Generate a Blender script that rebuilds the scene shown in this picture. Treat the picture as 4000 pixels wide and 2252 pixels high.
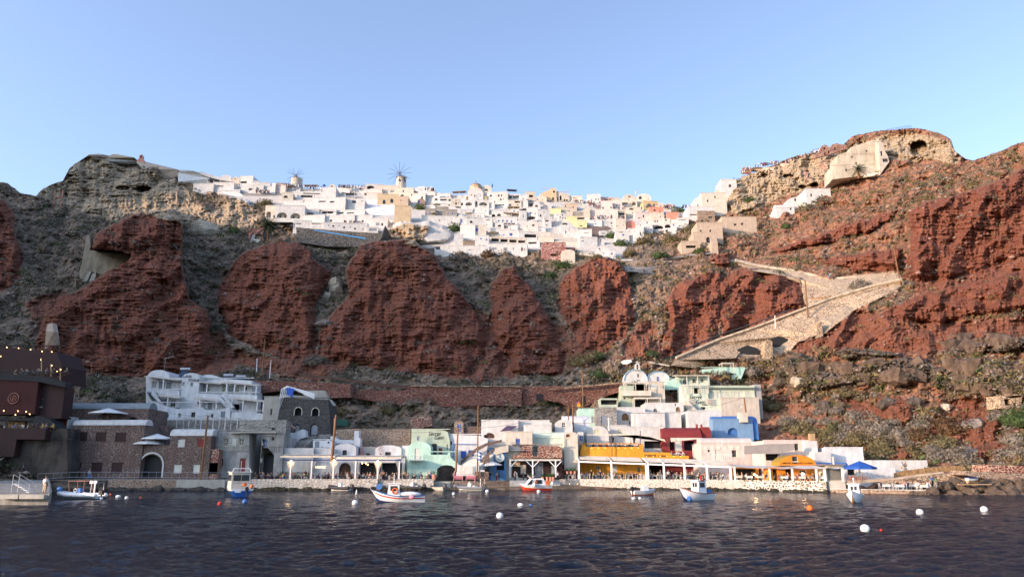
import bpy,bmesh,math,random
import numpy as np
from math import radians as R,sin,cos,tan,pi
from mathutils import Vector,Matrix
from mathutils.geometry import tessellate_polygon
S=bpy.context.scene
for o in list(bpy.data.objects):bpy.data.objects.remove(o)
COL=S.collection
rnd=random.Random(7)
# ---------------------------------------------------------------- camera
F=2889.0;CX,CY=2000.0,1126.0;PITCH=R(13.66);HC=3.6
cam=bpy.data.cameras.new("camera");camo=bpy.data.objects.new("camera",cam);COL.objects.link(camo)
camo.location=(0,0,HC);camo.rotation_euler=(pi/2+PITCH,0,0)
cam.sensor_width=36;cam.lens=26.0;cam.clip_end=20000;cam.clip_start=0.5
S.camera=camo
# ---------------------------------------------------------------- light
SUN_AZ,SUN_EL=R(60),R(10.5)      # azimuth: to the left, behind the camera
sv=Vector((-sin(SUN_AZ)*cos(SUN_EL),-cos(SUN_AZ)*cos(SUN_EL),sin(SUN_EL)))
sun=bpy.data.lights.new("sun",'SUN');suno=bpy.data.objects.new("sun",sun);COL.objects.link(suno)
sun.energy=2.9;sun.angle=R(2.5);sun.color=(1.0,0.72,0.52)
suno.rotation_euler=(-sv).to_track_quat('-Z','Y').to_euler();suno.location=(-60,-60,80)
world=bpy.data.worlds.new("World");S.world=world;world.use_nodes=True
nt=world.node_tree;bgn=nt.nodes['Background']
sky=nt.nodes.new('ShaderNodeTexSky');sky.sky_type='NISHITA';sky.sun_disc=False
sky.sun_elevation=R(24);sky.sun_rotation=R(240);sky.air_density=1.0;sky.dust_density=1.6;sky.ozone_density=5.0;sky.altitude=0
hs_=nt.nodes.new('ShaderNodeHueSaturation');hs_.inputs['Saturation'].default_value=.82;hs_.inputs['Hue'].default_value=.501;hs_.inputs['Value'].default_value=1.0;nt.links.new(sky.outputs[0],hs_.inputs['Color']);nt.links.new(hs_.outputs[0],bgn.inputs[0]);bgn.inputs[1].default_value=0.15
S.view_settings.view_transform='Standard';S.view_settings.look='None'
S.view_settings.exposure=1.26;S.view_settings.gamma=1
S.render.engine='CYCLES';S.cycles.max_bounces=5;S.cycles.diffuse_bounces=3;S.cycles.glossy_bounces=2
S.cycles.transmission_bounces=2;S.cycles.transparent_max_bounces=6
# ---------------------------------------------------------------- pixel -> world (photo is 4000 px wide)
def at(px,py,Y):
    u=(px-CX)/F;v=(CY-py)/F
    dy=cos(PITCH)-v*sin(PITCH);dz=sin(PITCH)+v*cos(PITCH)
    t=Y/dy
    return Vector((u*t,Y,HC+dz*t))
def yw(py,z=0.0):
    v=(CY-py)/F
    return(z-HC)/((sin(PITCH)+v*cos(PITCH))/(cos(PITCH)-v*sin(PITCH)))
class Fr:
    def __init__(s,ox,oy,k):s.ox,s.oy,s.k=ox,oy,k
    def p(s,X,Y):return(s.ox+X/s.k,s.oy+Y/s.k)
P4=Fr(0,0,1);OV=Fr(0,0,1/1.5534)
Z1=Fr(0,1300,2.071);Z2=Fr(900,1400,2.417);Z3=Fr(1800,1300,2.071);Z4=Fr(2200,1350,2.231);Z5=Fr(3000,1400,2.071)
T1=Fr(0,500,2.071);T6=Fr(0,1000,1.84);T7=Fr(1200,950,1.84)
R2=Fr(900,600,3.22);R3=Fr(1600,680,3.918);R4=Fr(2100,700,3.626);R5=Fr(2600,450,1.7057)
LS=Fr(700,1430,6.906);WC=Fr(1060,1740,3.903)
# ---------------------------------------------------------------- noise
_pr=np.random.RandomState(3);_perm=_pr.permutation(512).astype(np.int64)
def vnoise(x,y,s=0):
    x=np.asarray(x,float);y=np.asarray(y,float)
    xi=np.floor(x).astype(np.int64);yi=np.floor(y).astype(np.int64);xf=x-xi;yf=y-yi
    def h(a,b):return _perm[(_perm[(a+s*37)&511]+b)&511]/511.0
    u=xf*xf*(3-2*xf);v=yf*yf*(3-2*yf)
    return((h(xi,yi)*(1-u)+h(xi+1,yi)*u)*(1-v)+(h(xi,yi+1)*(1-u)+h(xi+1,yi+1)*u)*v)*2-1
def fbm(x,y,o=4,s=0,g=0.5):
    t=0;a=1.0
    for i in range(o):
        t=t+a*vnoise(x,y,s+i*5);x=x*2.03+11.3;y=y*2.01+7.7;a *= g
    return t
def sstep(x,a,b):
    t=np.clip((x-a)/(b-a),0,1);return t*t*(3-2*t)
# ---------------------------------------------------------------- terrain depth profiles
CTRL=[(-700,[(1905,95),(1700,110),(1500,130),(1200,165),(900,200),(600,240),(350,262)]),
 (0,[(1905,108),(1868,127),(1700,136),(1560,150),(1400,175),(1150,215),(900,255),(700,290)]),
 (250,[(1905,124),(1868,135),(1700,145),(1600,152),(1450,175),(1150,222),(900,272),(780,298),(600,320)]),
 (700,[(1905,131),(1870,150),(1700,158),(1500,180),(1400,205),(1000,255),(890,285),(690,335)]),
 (1200,[(1905,131),(1870,150),(1700,160),(1560,175),(1450,190),(1200,225),(1000,262),(880,290),(740,330)]),
 (2000,[(1905,133),(1870,152),(1700,162),(1560,176),(1450,190),(1200,225),(1000,268),(880,295),(770,328)]),
 (2500,[(1910,136),(1873,155),(1600,172),(1400,187),(1200,212),(1050,240),(960,272),(880,298),(780,330)]),
 (3000,[(1915,128),(1875,140),(1740,154),(1600,174),(1450,184),(1250,198),(1100,225),(950,258),(800,292),(600,325)]),
 (3500,[(1925,117),(1860,126),(1800,137),(1600,150),(1400,162),(1200,180),(1000,208),(800,238),(640,265),(500,285)]),
 (4000,[(1935,108),(1850,117),(1800,125),(1600,137),(1400,150),(1200,166),(1000,186),(800,205),(540,230)]),
 (4700,[(1935,93),(1700,108),(1400,128),(1000,155),(500,185),(300,200)])]
SKY=[(-700,500),(-300,640),(0,712),(30,718),(80,752),(140,766),(170,735),(245,705),(270,657),(295,640),(345,607),(400,604),(500,632),(600,650),(690,690),(800,712),(950,735),(1100,745),(1300,748),(1500,748),(1700,758),(1850,765),(2000,778),(2200,785),(2400,792),(2600,802),(2700,822),(2760,812),(2830,752),(2900,690),(3000,652),(3100,612),(3200,590),(3290,568),(3330,532),(3400,515),(3500,505),(3580,500),(3660,515),(3715,545),(3730,590),(3772,620),(3800,628),(3850,610),(3900,592),(4000,552),(4200,480),(4700,330)]
_sx=[a for a,b in SKY];_sy=[b for a,b in SKY]
def skyline(px):return np.interp(px,_sx,_sy)
def ybase(px,py):
    px=np.asarray(px,float);py=np.asarray(py,float)
    ys=[]
    for c,pr in CTRL:
        a=sorted(pr);ys.append(np.interp(py,[q[0]for q in a],[q[1]for q in a])+np.where(py<a[0][0],(a[0][0]-py)*0.16,0))
    out=np.zeros(np.broadcast(px,py).shape);cx=[c for c,_ in CTRL]
    for i in range(len(cx)-1):
        m=(px>=cx[i])&(px<=cx[i+1])if i else(px<=cx[1])
        if i==len(cx)-2:m=px>=cx[i]
        t=np.clip((px-cx[i])/(cx[i+1]-cx[i]),0,1)
        out=np.where(m,ys[i]*(1-t)+ys[i+1]*t,out)
    return out
def sdf(px,py,poly):                       # signed distance, positive inside
    d=np.full(np.broadcast(px,py).shape,1e9);ins=np.zeros(d.shape,bool);n=len(poly)
    for i in range(n):
        x0,y0=poly[i];x1,y1=poly[(i+1)% n];ex,ey=x1-x0,y1-y0
        wx,wy=px-x0,py-y0;t=np.clip((wx*ex+wy*ey)/(ex*ex+ey*ey+1e-9),0,1)
        d=np.minimum(d,np.hypot(wx-ex*t,wy-ey*t))
        c=((y0<=py)&(y1>py))|((y1<=py)&(y0>py))
        xx=x0+(py-y0)*ex/(ey if abs(ey)>1e-9 else 1e-9)
        ins ^= c&(px<xx)
    return np.where(ins,d,-d)
k=1.5534
def ovp(*pts):return[(a*k,b*k)for a,b in pts]
# polygon, yBottom, yTop, edge width, colour channel weights (red, tan), roughness
BLUFFS=[
 (ovp((228,625),(240,585),(280,565),(330,543),(380,530),(430,526),(452,548),(462,580),(460,640),(457,700),(478,750),(520,778),(532,850),(548,900),(500,942),(300,948),(165,935),(85,885),(110,800),(150,745),(200,730),(330,640)),168,218,40,'red'),
 (ovp((545,720),(575,680),(600,642),(650,618),(700,604),(750,608),(800,655),(835,690),(822,730),(790,770),(798,830),(795,890),(730,905),(640,880),(580,840),(545,790)),186,232,38,'red'),
 (ovp((885,640),(900,618),(940,606),(1000,602),(1042,602),(1090,640),(1130,700),(1172,752),(1205,800),(1225,850),(1222,900),(1185,948),(1000,935),(860,912),(795,895),(800,835),(850,770),(875,740),(870,680)),178,226,42,'red'),
 (ovp((1238,720),(1262,680),(1290,664),(1318,695),(1345,745),(1380,790),(1402,850),(1425,895),(1412,935),(1345,948),(1275,932),(1285,905),(1250,880),(1228,800)),182,222,30,'red'),
 (ovp((1285,900),(1320,878),(1350,862),(1385,880),(1422,905),(1412,940),(1345,948),(1275,935)),174,182,16,'red'),
 (ovp((1418,700),(1450,668),(1490,650),(1530,646),(1562,660),(1580,700),(1590,760),(1602,800),(1570,850),(1512,890),(1460,872),(1430,825),(1402,775),(1402,720)),186,226,34,'red'),
 (ovp((1682,735),(1720,702),(1770,688),(1810,680),(1818,760),(1803,840),(1760,858),(1700,862),(1660,852),(1672,800)),182,212,24,'red'),
 (ovp((1800,700),(1880,672),(1960,680),(2008,700),(2022,740),(2018,778),(1950,802),(1880,828),(1812,842),(1803,770)),174,204,28,'red'),
 (ovp((2285,530),(2340,505),(2400,490),(2470,470),(2575,425),(2900,330),(2900,650),(2575,640),(2500,680),(2400,706),(2300,710),(2268,690),(2285,640),(2292,580)),176,205,30,'red'),
 (ovp((1940,628),(2050,592),(2180,548),(2265,528),(2245,560),(2180,590),(2080,615),(1960,640)),218,230,12,'red'),
 (ovp((2040,655),(2150,640),(2270,618),(2262,690),(2150,682),(2090,668)),203,209,10,'red'),
 (ovp((2210,790),(2300,745),(2400,720),(2500,698),(2900,600),(2900,740),(2575,780),(2450,800),(2330,815),(2240,808)),161,177,22,'red'),
 (ovp((-450,420),(-100,470),(0,500),(28,520),(42,600),(60,640),(52,700),(10,730),(-100,760),(-450,800)),160,235,30,'red'),
 (ovp((1778,655),(1800,640),(1832,638),(1850,655),(1825,668),(1790,668)),230,233,8,'red'),
 ([(140,768),(170,737),(245,707),(270,660),(295,643),(345,608),(400,606),(430,622),(500,650),(600,668),(690,700),(740,745),(760,800),(800,815),(830,832),(905,775),(950,775),(985,810),(1010,850),(1005,888),(860,886),(720,884),(555,830),(444,862),(338,833),(290,809),(200,790)],322,338,22,'tan'),
 (ovp((2115,380),(2160,352),(2230,340),(2300,332),(2350,340),(2380,352),(2400,362),(2402,385),(2425,402),(2400,412),(2330,405),(2250,400),(2215,412),(2180,400)),262,282,20,'tan'),
 (ovp((1828,470),(1870,435),(1930,415),(2000,395),(2080,372),(2120,380),(2100,420),(2080,450),(2020,480),(1960,500),(1900,530),(1850,540),(1822,520)),268,312,16,'tan'),
 (ovp((1010,595),(980,575),(985,555),(1030,552),(1080,560),(1130,570),(1150,595),(1130,612),(1060,618),(1020,612)),256,266,14,'tan'),
 # dark lava strata, lower right
 (ovp((1940,955),(1965,915),(2010,885),(2050,905),(2090,918),(2130,925),(2200,905),(2280,895),(2340,905),(2350,940),(2300,962),(2230,955),(2150,968),(2090,975),(1980,978)),152,157,9,'dark'),
 (ovp((2330,925),(2400,915),(2460,900),(2540,905),(2900,880),(2900,985),(2575,998),(2480,985),(2400,985),(2350,965)),146,150,9,'dark'),
 (ovp((2380,880),(2450,868),(2540,850),(2900,800),(2900,840),(2575,880),(2460,890)),154,157,6,'dark'),
 (ovp((2080,885),(2140,875),(2230,882),(2300,890),(2220,898),(2120,905)),161,164,6,'dark'),
]
CAVES=[((555+0,738),(38,13),9),((478,735),(26,9),5),((3590,578),(34,30),12),((3080,688),(22,8),6),((3180,722),(18,9),6),((3135,730),(16,8),6),((2988,686),(14,8),5)]
def terrain(px,py,noise=True):
    px=np.asarray(px,float);py=np.asarray(py,float)
    Y=ybase(px,py)
    red=np.zeros(Y.shape);tan_=np.zeros(Y.shape);dark=np.zeros(Y.shape)
    if noise:
        wx=9*fbm(px/60,py/60,3,1)+2*fbm(px/9,py/9,2,2);wy=7*fbm(px/54,py/54,3,9)+2*fbm(px/9,py/9,2,12)
    else:wx=wy=0
    for pts,yb,yt,ew,ch in BLUFFS:
        xs=[p[0]for p in pts];ys=[p[1]for p in pts]
        sub=(px>min(xs)-60)&(px<max(xs)+60)&(py>min(ys)-60)&(py<max(ys)+60)
        if not np.any(sub):continue
        d=np.full(Y.shape,-60.0)
        d[sub]=sdf((px+wx)[sub],(py+wy)[sub],pts)
        m=sstep(d,-2,5)
        t=np.clip((max(ys)-py)/(max(ys)-min(ys)),0,1)
        t=t+0.10*np.sin(t*pi*2.2+px/150)
        gx=np.arange(min(xs),max(xs)+4,4.);lo=np.full(gx.shape,-1e9)        # foot line of the bluff
        for i in range(len(pts)):
            (x0,y0),(x1,y1)=pts[i],pts[(i+1)% len(pts)]
            if abs(x1-x0)<1e-6:continue
            f_=(gx-x0)/(x1-x0);lo=np.where((f_>=0)&(f_<=1),np.maximum(lo,y0+(y1-y0)*f_),lo)
        lo=np.where(lo<0,np.interp(gx,gx[lo>0],lo[lo>0]),lo);w=min(13,len(gx)//2*2-1);lo=np.convolve(np.pad(lo,w//2,'edge'),np.ones(w)/w,'valid')
        foot=np.interp(px,gx,lo);rate=(yt-yb)/(max(ys)-min(ys));sh_={'red':1.2,'tan':1.5,'dark':1.5}[ch]
        if yb==322:Yb=yb+(yt-yb)*t+(yb*0.026)*(1-sstep(d,0,ew*1.2))
        else:Yb=ybase(px,foot)-sh_+rate*(foot-py)+(yb*0.02)*(1-sstep(d,0,ew*1.2))+1.5*np.sin(t*6.9+px/60)
        Yb=np.minimum(Yb,Y+0.5)
        Y=Y*(1-m)+Yb*m
        if ch=='red':red=np.maximum(red,m)
        elif ch=='tan':tan_=np.maximum(tan_,m);red=red*(1-m)
        else:dark=np.maximum(dark,m)
    for(cx,cy),(rx,ry),dp in CAVES:
        q=((px-cx)/rx)**2+((py-cy)/ry)**2+(0.25*fbm(px/12,py/12,2,4)if noise else 0)
        Y=Y+dp*(1-sstep(q,0.7,1.15))
    return Y,red,tan_,dark
VILL=ovp((700,480),(1000,470),(1300,485),(1560,490),(1740,530),(1700,560),(1600,590),(1560,650),(1500,640),(1440,625),(1200,632),(1060,620),(1080,570),(1020,560),(960,585),(820,575),(690,560),(670,520),(500,470),(455,440),(600,440))
def surf(px,py):
    Y=terrain(np.array([px],float),np.array([py],float),False)[0]
    return float(Y[0])
# ---------------------------------------------------------------- materials
def N(nt,t,**kw):
    n=nt.nodes.new(t)
    for a,b in kw.items():
        if a.startswith('i_'):n.inputs[a[2:]].default_value=b
        else:setattr(n,a,b)
    return n
def newmat(name):
    m=bpy.data.materials.new(name);m.use_nodes=True;return m,m.node_tree,m.node_tree.nodes['Principled BSDF']
MATS={}
def c4(c):return(c[0],c[1],c[2],1)
def plain(name,col,rough=0.7,var=0.12,bump=0.15,scale=3.0,metal=0.0,spec=0.3):
    """painted / plastered surface with weathering"""
    if name in MATS:return MATS[name]
    m,t,b=newmat(name);L=t.links.new
    tc=N(t,'ShaderNodeTexCoord');no=N(t,'ShaderNodeTexNoise',i_Scale=scale*0.35,i_Detail=6.0,i_Roughness=0.65)
    mp=N(t,'ShaderNodeMapping');mp.inputs['Scale'].default_value=(1,1,0.45)
    L(tc.outputs['Object'],mp.inputs[0]);L(mp.outputs[0],no.inputs[0])
    rp=N(t,'ShaderNodeValToRGB');rp.color_ramp.elements[0].position=0.3;rp.color_ramp.elements[1].position=0.62
    rp.color_ramp.elements[0].color=c4([x*(1-var*1.6)for x in col]);rp.color_ramp.elements[1].color=c4([min(.9,x*(1+var*0.3))for x in col])
    L(no.outputs[0],rp.inputs[0]);L(rp.outputs[0],b.inputs['Base Color'])
    n2=N(t,'ShaderNodeTexNoise',i_Scale=scale*2,i_Detail=4.0);L(tc.outputs['Object'],n2.inputs[0])
    bp=N(t,'ShaderNodeBump',i_Strength=bump,i_Distance=0.12);L(n2.outputs[0],bp.inputs['Height']);L(bp.outputs[0],b.inputs['Normal'])
    b.inputs['Roughness'].default_value=rough;b.inputs['Metallic'].default_value=metal;b.inputs['Specular IOR Level'].default_value=spec
    MATS[name]=m;return m
def masonry(name,stone1,stone2,mortar,scale=2.2,mw=0.06,zs=1.5,bump=0.6,cov=0.0):
    if name in MATS:return MATS[name]
    m,t,b=newmat(name);L=t.links.new
    tc=N(t,'ShaderNodeTexCoord');mp=N(t,'ShaderNodeMapping');mp.inputs['Scale'].default_value=(1,1,zs)
    L(tc.outputs['Object'],mp.inputs[0])
    nz=N(t,'ShaderNodeTexNoise',i_Scale=2.0);L(mp.outputs[0],nz.inputs[0])
    mx=N(t,'ShaderNodeMixRGB',blend_type='ADD',i_Fac=0.25);L(mp.outputs[0],mx.inputs[1]);L(nz.outputs['Color'],mx.inputs[2])
    v=N(t,'ShaderNodeTexVoronoi',feature='DISTANCE_TO_EDGE',i_Scale=scale);L(mx.outputs[0],v.inputs['Vector'])
    v2=N(t,'ShaderNodeTexVoronoi',i_Scale=scale);L(mx.outputs[0],v2.inputs['Vector'])
    sp=N(t,'ShaderNodeSeparateColor');L(v2.outputs['Color'],sp.inputs[0])
    cm=N(t,'ShaderNodeMixRGB');cm.inputs[1].default_value=c4(stone1);cm.inputs[2].default_value=c4(stone2);L(sp.outputs[0],cm.inputs[0])
    n3=N(t,'ShaderNodeTexNoise',i_Scale=0.5,i_Detail=5.0);L(tc.outputs['Object'],n3.inputs[0])
    mw_=N(t,'ShaderNodeMapRange');mw_.inputs[1].default_value=0.3;mw_.inputs[2].default_value=0.7;mw_.inputs[3].default_value=mw*0.4;mw_.inputs[4].default_value=mw*1.8
    L(n3.outputs[0],mw_.inputs[0])
    lt=N(t,'ShaderNodeMath',operation='LESS_THAN');L(v.outputs['Distance'],lt.inputs[0]);L(mw_.outputs[0],lt.inputs[1])
    fm=N(t,'ShaderNodeMixRGB');L(lt.outputs[0],fm.inputs[0]);L(cm.outputs[0],fm.inputs[1]);fm.inputs[2].default_value=c4(mortar)
    L(fm.outputs[0],b.inputs['Base Color'])
    bp=N(t,'ShaderNodeBump',i_Strength=bump,i_Distance=0.15);L(v.outputs['Distance'],bp.inputs['Height']);L(bp.outputs[0],b.inputs['Normal'])
    b.inputs['Roughness'].default_value=0.9;MATS[name]=m;return m
def emit(name,col,st):
    if name in MATS:return MATS[name]
    m,t,b=newmat(name);b.inputs['Base Color'].default_value=c4(col)
    b.inputs['Emission Color'].default_value=c4(col);b.inputs['Emission Strength'].default_value=st;MATS[name]=m;return m
PAL=dict(white=(.55,.54,.515),bluewhite=(.60,.60,.60),cream=(.57,.51,.42),pink=(.60,.51,.46),tanw=(.55,.42,.27),beige=(.5,.44,.36),  # pink and cream put shading variety into the colour of some village walls
    sand=(.46,.36,.27),grey=(.34,.33,.31),concrete=(.38,.36,.31),yellow=(.68,.30,.025),paleyellow=(.6,.55,.3),terracotta=(.55,.24,.17),rust=(.4,.17,.12),
    mint=(.42,.62,.52),sage=(.40,.46,.36),palesage=(.56,.62,.50),blue=(.035,.09,.36),midblue=(.06,.17,.42),skyblue=(.12,.28,.5),oxblood=(.2,.028,.028),
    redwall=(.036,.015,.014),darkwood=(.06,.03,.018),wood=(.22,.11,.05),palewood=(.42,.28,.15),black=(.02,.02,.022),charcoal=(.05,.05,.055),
    orange=(.75,.16,.03),boatred=(.55,.04,.03),olive=(.33,.30,.17),canvas=(.62,.56,.45),thatch=(.28,.2,.12),navy=(.02,.035,.12),ochre=(.62,.22,.02),ochreroof=(.3,.2,.03),pinkbench=(.8,.3,.35),green=(.06,.1,.04),reed=(.42,.26,.12),skin=(.45,.25,.17),hair=(.03,.02,.015))
def P(n,**kw):
    kw.setdefault('var',.17);return plain(n,PAL[n],**kw)
def glass():
    if 'glass' in MATS:return MATS['glass']
    m,t,b=newmat('window_glass');b.inputs['Base Color'].default_value=(.025,.03,.035,1);b.inputs['Roughness'].default_value=.12;MATS['glass']=m;return m
def mget(n):
    if n=='glass':return glass()
    if n in MATS:return MATS[n]
    if n=='darkstone':return masonry('darkstone',(.065,.035,.03),(.12,.07,.055),(.22,.185,.155),2.4,.045)
    if n=='redstone':return masonry('redstone',(.09,.02,.015),(.2,.05,.035),(.42,.3,.22),1.6,.07,2.2)
    if n=='redterrace':return masonry('redterrace',(.07,.018,.014),(.16,.045,.03),(.33,.22,.16),1.1,.035,3.2)
    if n=='brownstone':return masonry('brownstone',(.12,.07,.045),(.28,.18,.12),(.34,.28,.22),2.0,.06)
    if n=='greystone':return masonry('greystone',(.13,.12,.11),(.26,.24,.21),(.36,.34,.3),1.6,.05,1.8)
    if n=='blackstone':return masonry('blackstone',(.028,.026,.027),(.06,.055,.053),(.11,.1,.09),2.0,.04,1.6)
    if n=='palestone':return masonry('palestone',(.38,.27,.17),(.56,.42,.28),(.13,.09,.06),1.35,.08,2.2)
    if n=='quaystone':return masonry('quaystone',(.46,.43,.38),(.55,.51,.45),(.24,.2,.155),1.7,.045,1.5,1.2)
    if n=='whitecap':return masonry('whitecap',(.09,.07,.05),(.18,.135,.1),(.58,.54,.47),1.9,.10,1.3)
    if n=='crag':return plain('crag',(.085,.07,.058),.95,var=.5,bump=1.6,scale=1.6)
    if n=='signglow':return emit('signglow',(1.0,.8,.5),1.0)
    if n=='shutterlight':return plain(n,(.55,.55,.48),.6)
    if n=='greydoor':return plain(n,(.22,.24,.27),.6)
    if n=='bulb':return emit('bulb',(1.0,.55,.2),4)
    if n=='lampglow':return emit('lampglow',(1.0,.75,.4),5)
    if n=='metal':return plain(n,(.35,.36,.38),.35,metal=.8)
    if n=='rubber':return plain(n,(.03,.03,.035),.5)
    if n=='rubbergrey':return plain(n,(.16,.17,.19),.5)
    if n=='gloss_white':return plain(n,(.78,.78,.76),.3,var=.04,bump=.02)
    if n=='foliage':return plain(n,(.045,.07,.025),.8,var=.4)
    if n=='solar':return plain(n,(.03,.05,.09),.15,bump=.02)
    return P(n)
# ---------------------------------------------------------------- objects & tags
def tag(o,label=None,cat=None,group=None,kind=None):
    if label:o['label']=label
    if cat:o['category']=cat
    if group:o['group']=group
    if kind:o['kind']=kind
    return o
def thing(name,label,cat,loc=(0,0,0),yaw=0,group=None):
    o=bpy.data.objects.new(name,None);COL.objects.link(o);o.location=loc;o.rotation_euler=(0,0,yaw);o.empty_display_size=.3
    return tag(o,label,cat,group)
class MB:
    def __init__(s):s.v=[];s.f=[]
    def add(s,vs,fs):
        n=len(s.v);s.v+=[tuple(q)for q in vs];s.f+=[tuple(i+n for i in f)for f in fs];return s
    def box(s,x0,x1,y0,y1,z0,z1):
        return s.add([(x0,y0,z0),(x1,y0,z0),(x1,y1,z0),(x0,y1,z0),(x0,y0,z1),(x1,y0,z1),(x1,y1,z1),(x0,y1,z1)],
            [(0,3,2,1),(4,5,6,7),(0,1,5,4),(1,2,6,5),(2,3,7,6),(3,0,4,7)])
    def bar(s,a,b,w,h=None,n=4):
        return s.cyl(a,b,w/2*1.41 if n==4 else w/2,None,n,math.pi/4 if n==4 else 0)
    def cyl(s,a,b,r0,r1=None,n=10,ph=0,caps=True):
        a=Vector(a);b=Vector(b);r1=r0 if r1 is None else r1;d=(b-a).normalized()
        up=Vector((0,0,1))if abs(d.z)<.95 else Vector((0,1,0));u=d.cross(up).normalized();w=d.cross(u)
        vs=[]
        for q,r in((a,r0),(b,r1)):
            for i in range(n):
                t=2*pi*i/n+ph;vs.append(q+u*cos(t)*r+w*sin(t)*r)
        fs=[(i,(i+1)% n,n+(i+1)% n,n+i)for i in range(n)]
        if caps:fs+=[tuple(range(n))[::-1],tuple(range(n,2*n))]
        return s.add(vs,fs)
    def tube(s,pts,r,n=6):
        for i in range(len(pts)-1):s.cyl(pts[i],pts[i+1],r,None,n)
        return s
    def sph(s,c,rx,ry=None,rz=None,n=12,m=8):
        ry=rx if ry is None else ry;rz=rx if rz is None else rz;vs=[];fs=[]
        for j in range(m+1):
            p=pi*j/m-pi/2
            for i in range(n):
                t=2*pi*i/n;vs.append((c[0]+rx*cos(p)*cos(t),c[1]+ry*cos(p)*sin(t),c[2]+rz*sin(p)))
        for j in range(m):
            for i in range(n):fs.append((j*n+i,j*n+(i+1)% n,(j+1)*n+(i+1)% n,(j+1)*n+i))
        return s.add(vs,fs)
    def prism(s,poly,y0,y1):                 # poly in x,z
        n=len(poly);tr=tessellate_polygon([[Vector((p[0],p[1],0))for p in poly]])
        vs=[(p[0],y0,p[1])for p in poly]+[(p[0],y1,p[1])for p in poly]
        return s.add(vs,[tuple(t)for t in tr]+[tuple(i+n for i in t)[::-1]for t in tr]+[(i,(i+1)% n,n+(i+1)% n,n+i)for i in range(n)])
    def plan(s,poly,z0,z1):                  # poly in x,y
        n=len(poly);tr=tessellate_polygon([[Vector((p[0],p[1],0))for p in poly]])
        vs=[(p[0],p[1],z0)for p in poly]+[(p[0],p[1],z1)for p in poly]
        return s.add(vs,[tuple(t)[::-1]for t in tr]+[tuple(i+n for i in t)for t in tr]+[(i,(i+1)% n,n+(i+1)% n,n+i)for i in range(n)])
    def build(s,name,mat,parent=None,smooth=False,off=None):
        me=bpy.data.meshes.new(name);v=s.v
        if off is not None:v=[(a-off[0],b-off[1],c-off[2])for a,b,c in v]
        me.from_pydata(v,[],s.f);me.update()
        bm=bmesh.new();bm.from_mesh(me);bmesh.ops.recalc_face_normals(bm,faces=bm.faces);bm.to_mesh(me);bm.free()
        if smooth:me.shade_smooth()if hasattr(me,'shade_smooth')else None
        me.materials.append(mget(mat)if isinstance(mat,str)else mat)
        o=bpy.data.objects.new(name,me);COL.objects.link(o)
        if parent:o.parent=parent
        return o
def fast_mesh(name,V,Fc,mat,nper=3,attrs=None,smooth=False):
    me=bpy.data.meshes.new(name);V=np.asarray(V,np.float32);Fc=np.asarray(Fc,np.int32)
    me.vertices.add(len(V));me.vertices.foreach_set('co',V.ravel())
    me.loops.add(Fc.size);me.loops.foreach_set('vertex_index',Fc.ravel())
    me.polygons.add(len(Fc));me.polygons.foreach_set('loop_start',np.arange(0,Fc.size,nper,dtype=np.int32))
    if smooth:me.polygons.foreach_set('use_smooth',np.ones(len(Fc),bool))
    me.update(calc_edges=True)
    for nm,arr in(attrs or{}).items():
        a=me.attributes.new(nm,'FLOAT_COLOR','POINT');a.data.foreach_set('color',np.asarray(arr,np.float32).ravel())
    me.validate();me.materials.append(mat);o=bpy.data.objects.new(name,me);COL.objects.link(o);return o
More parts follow.
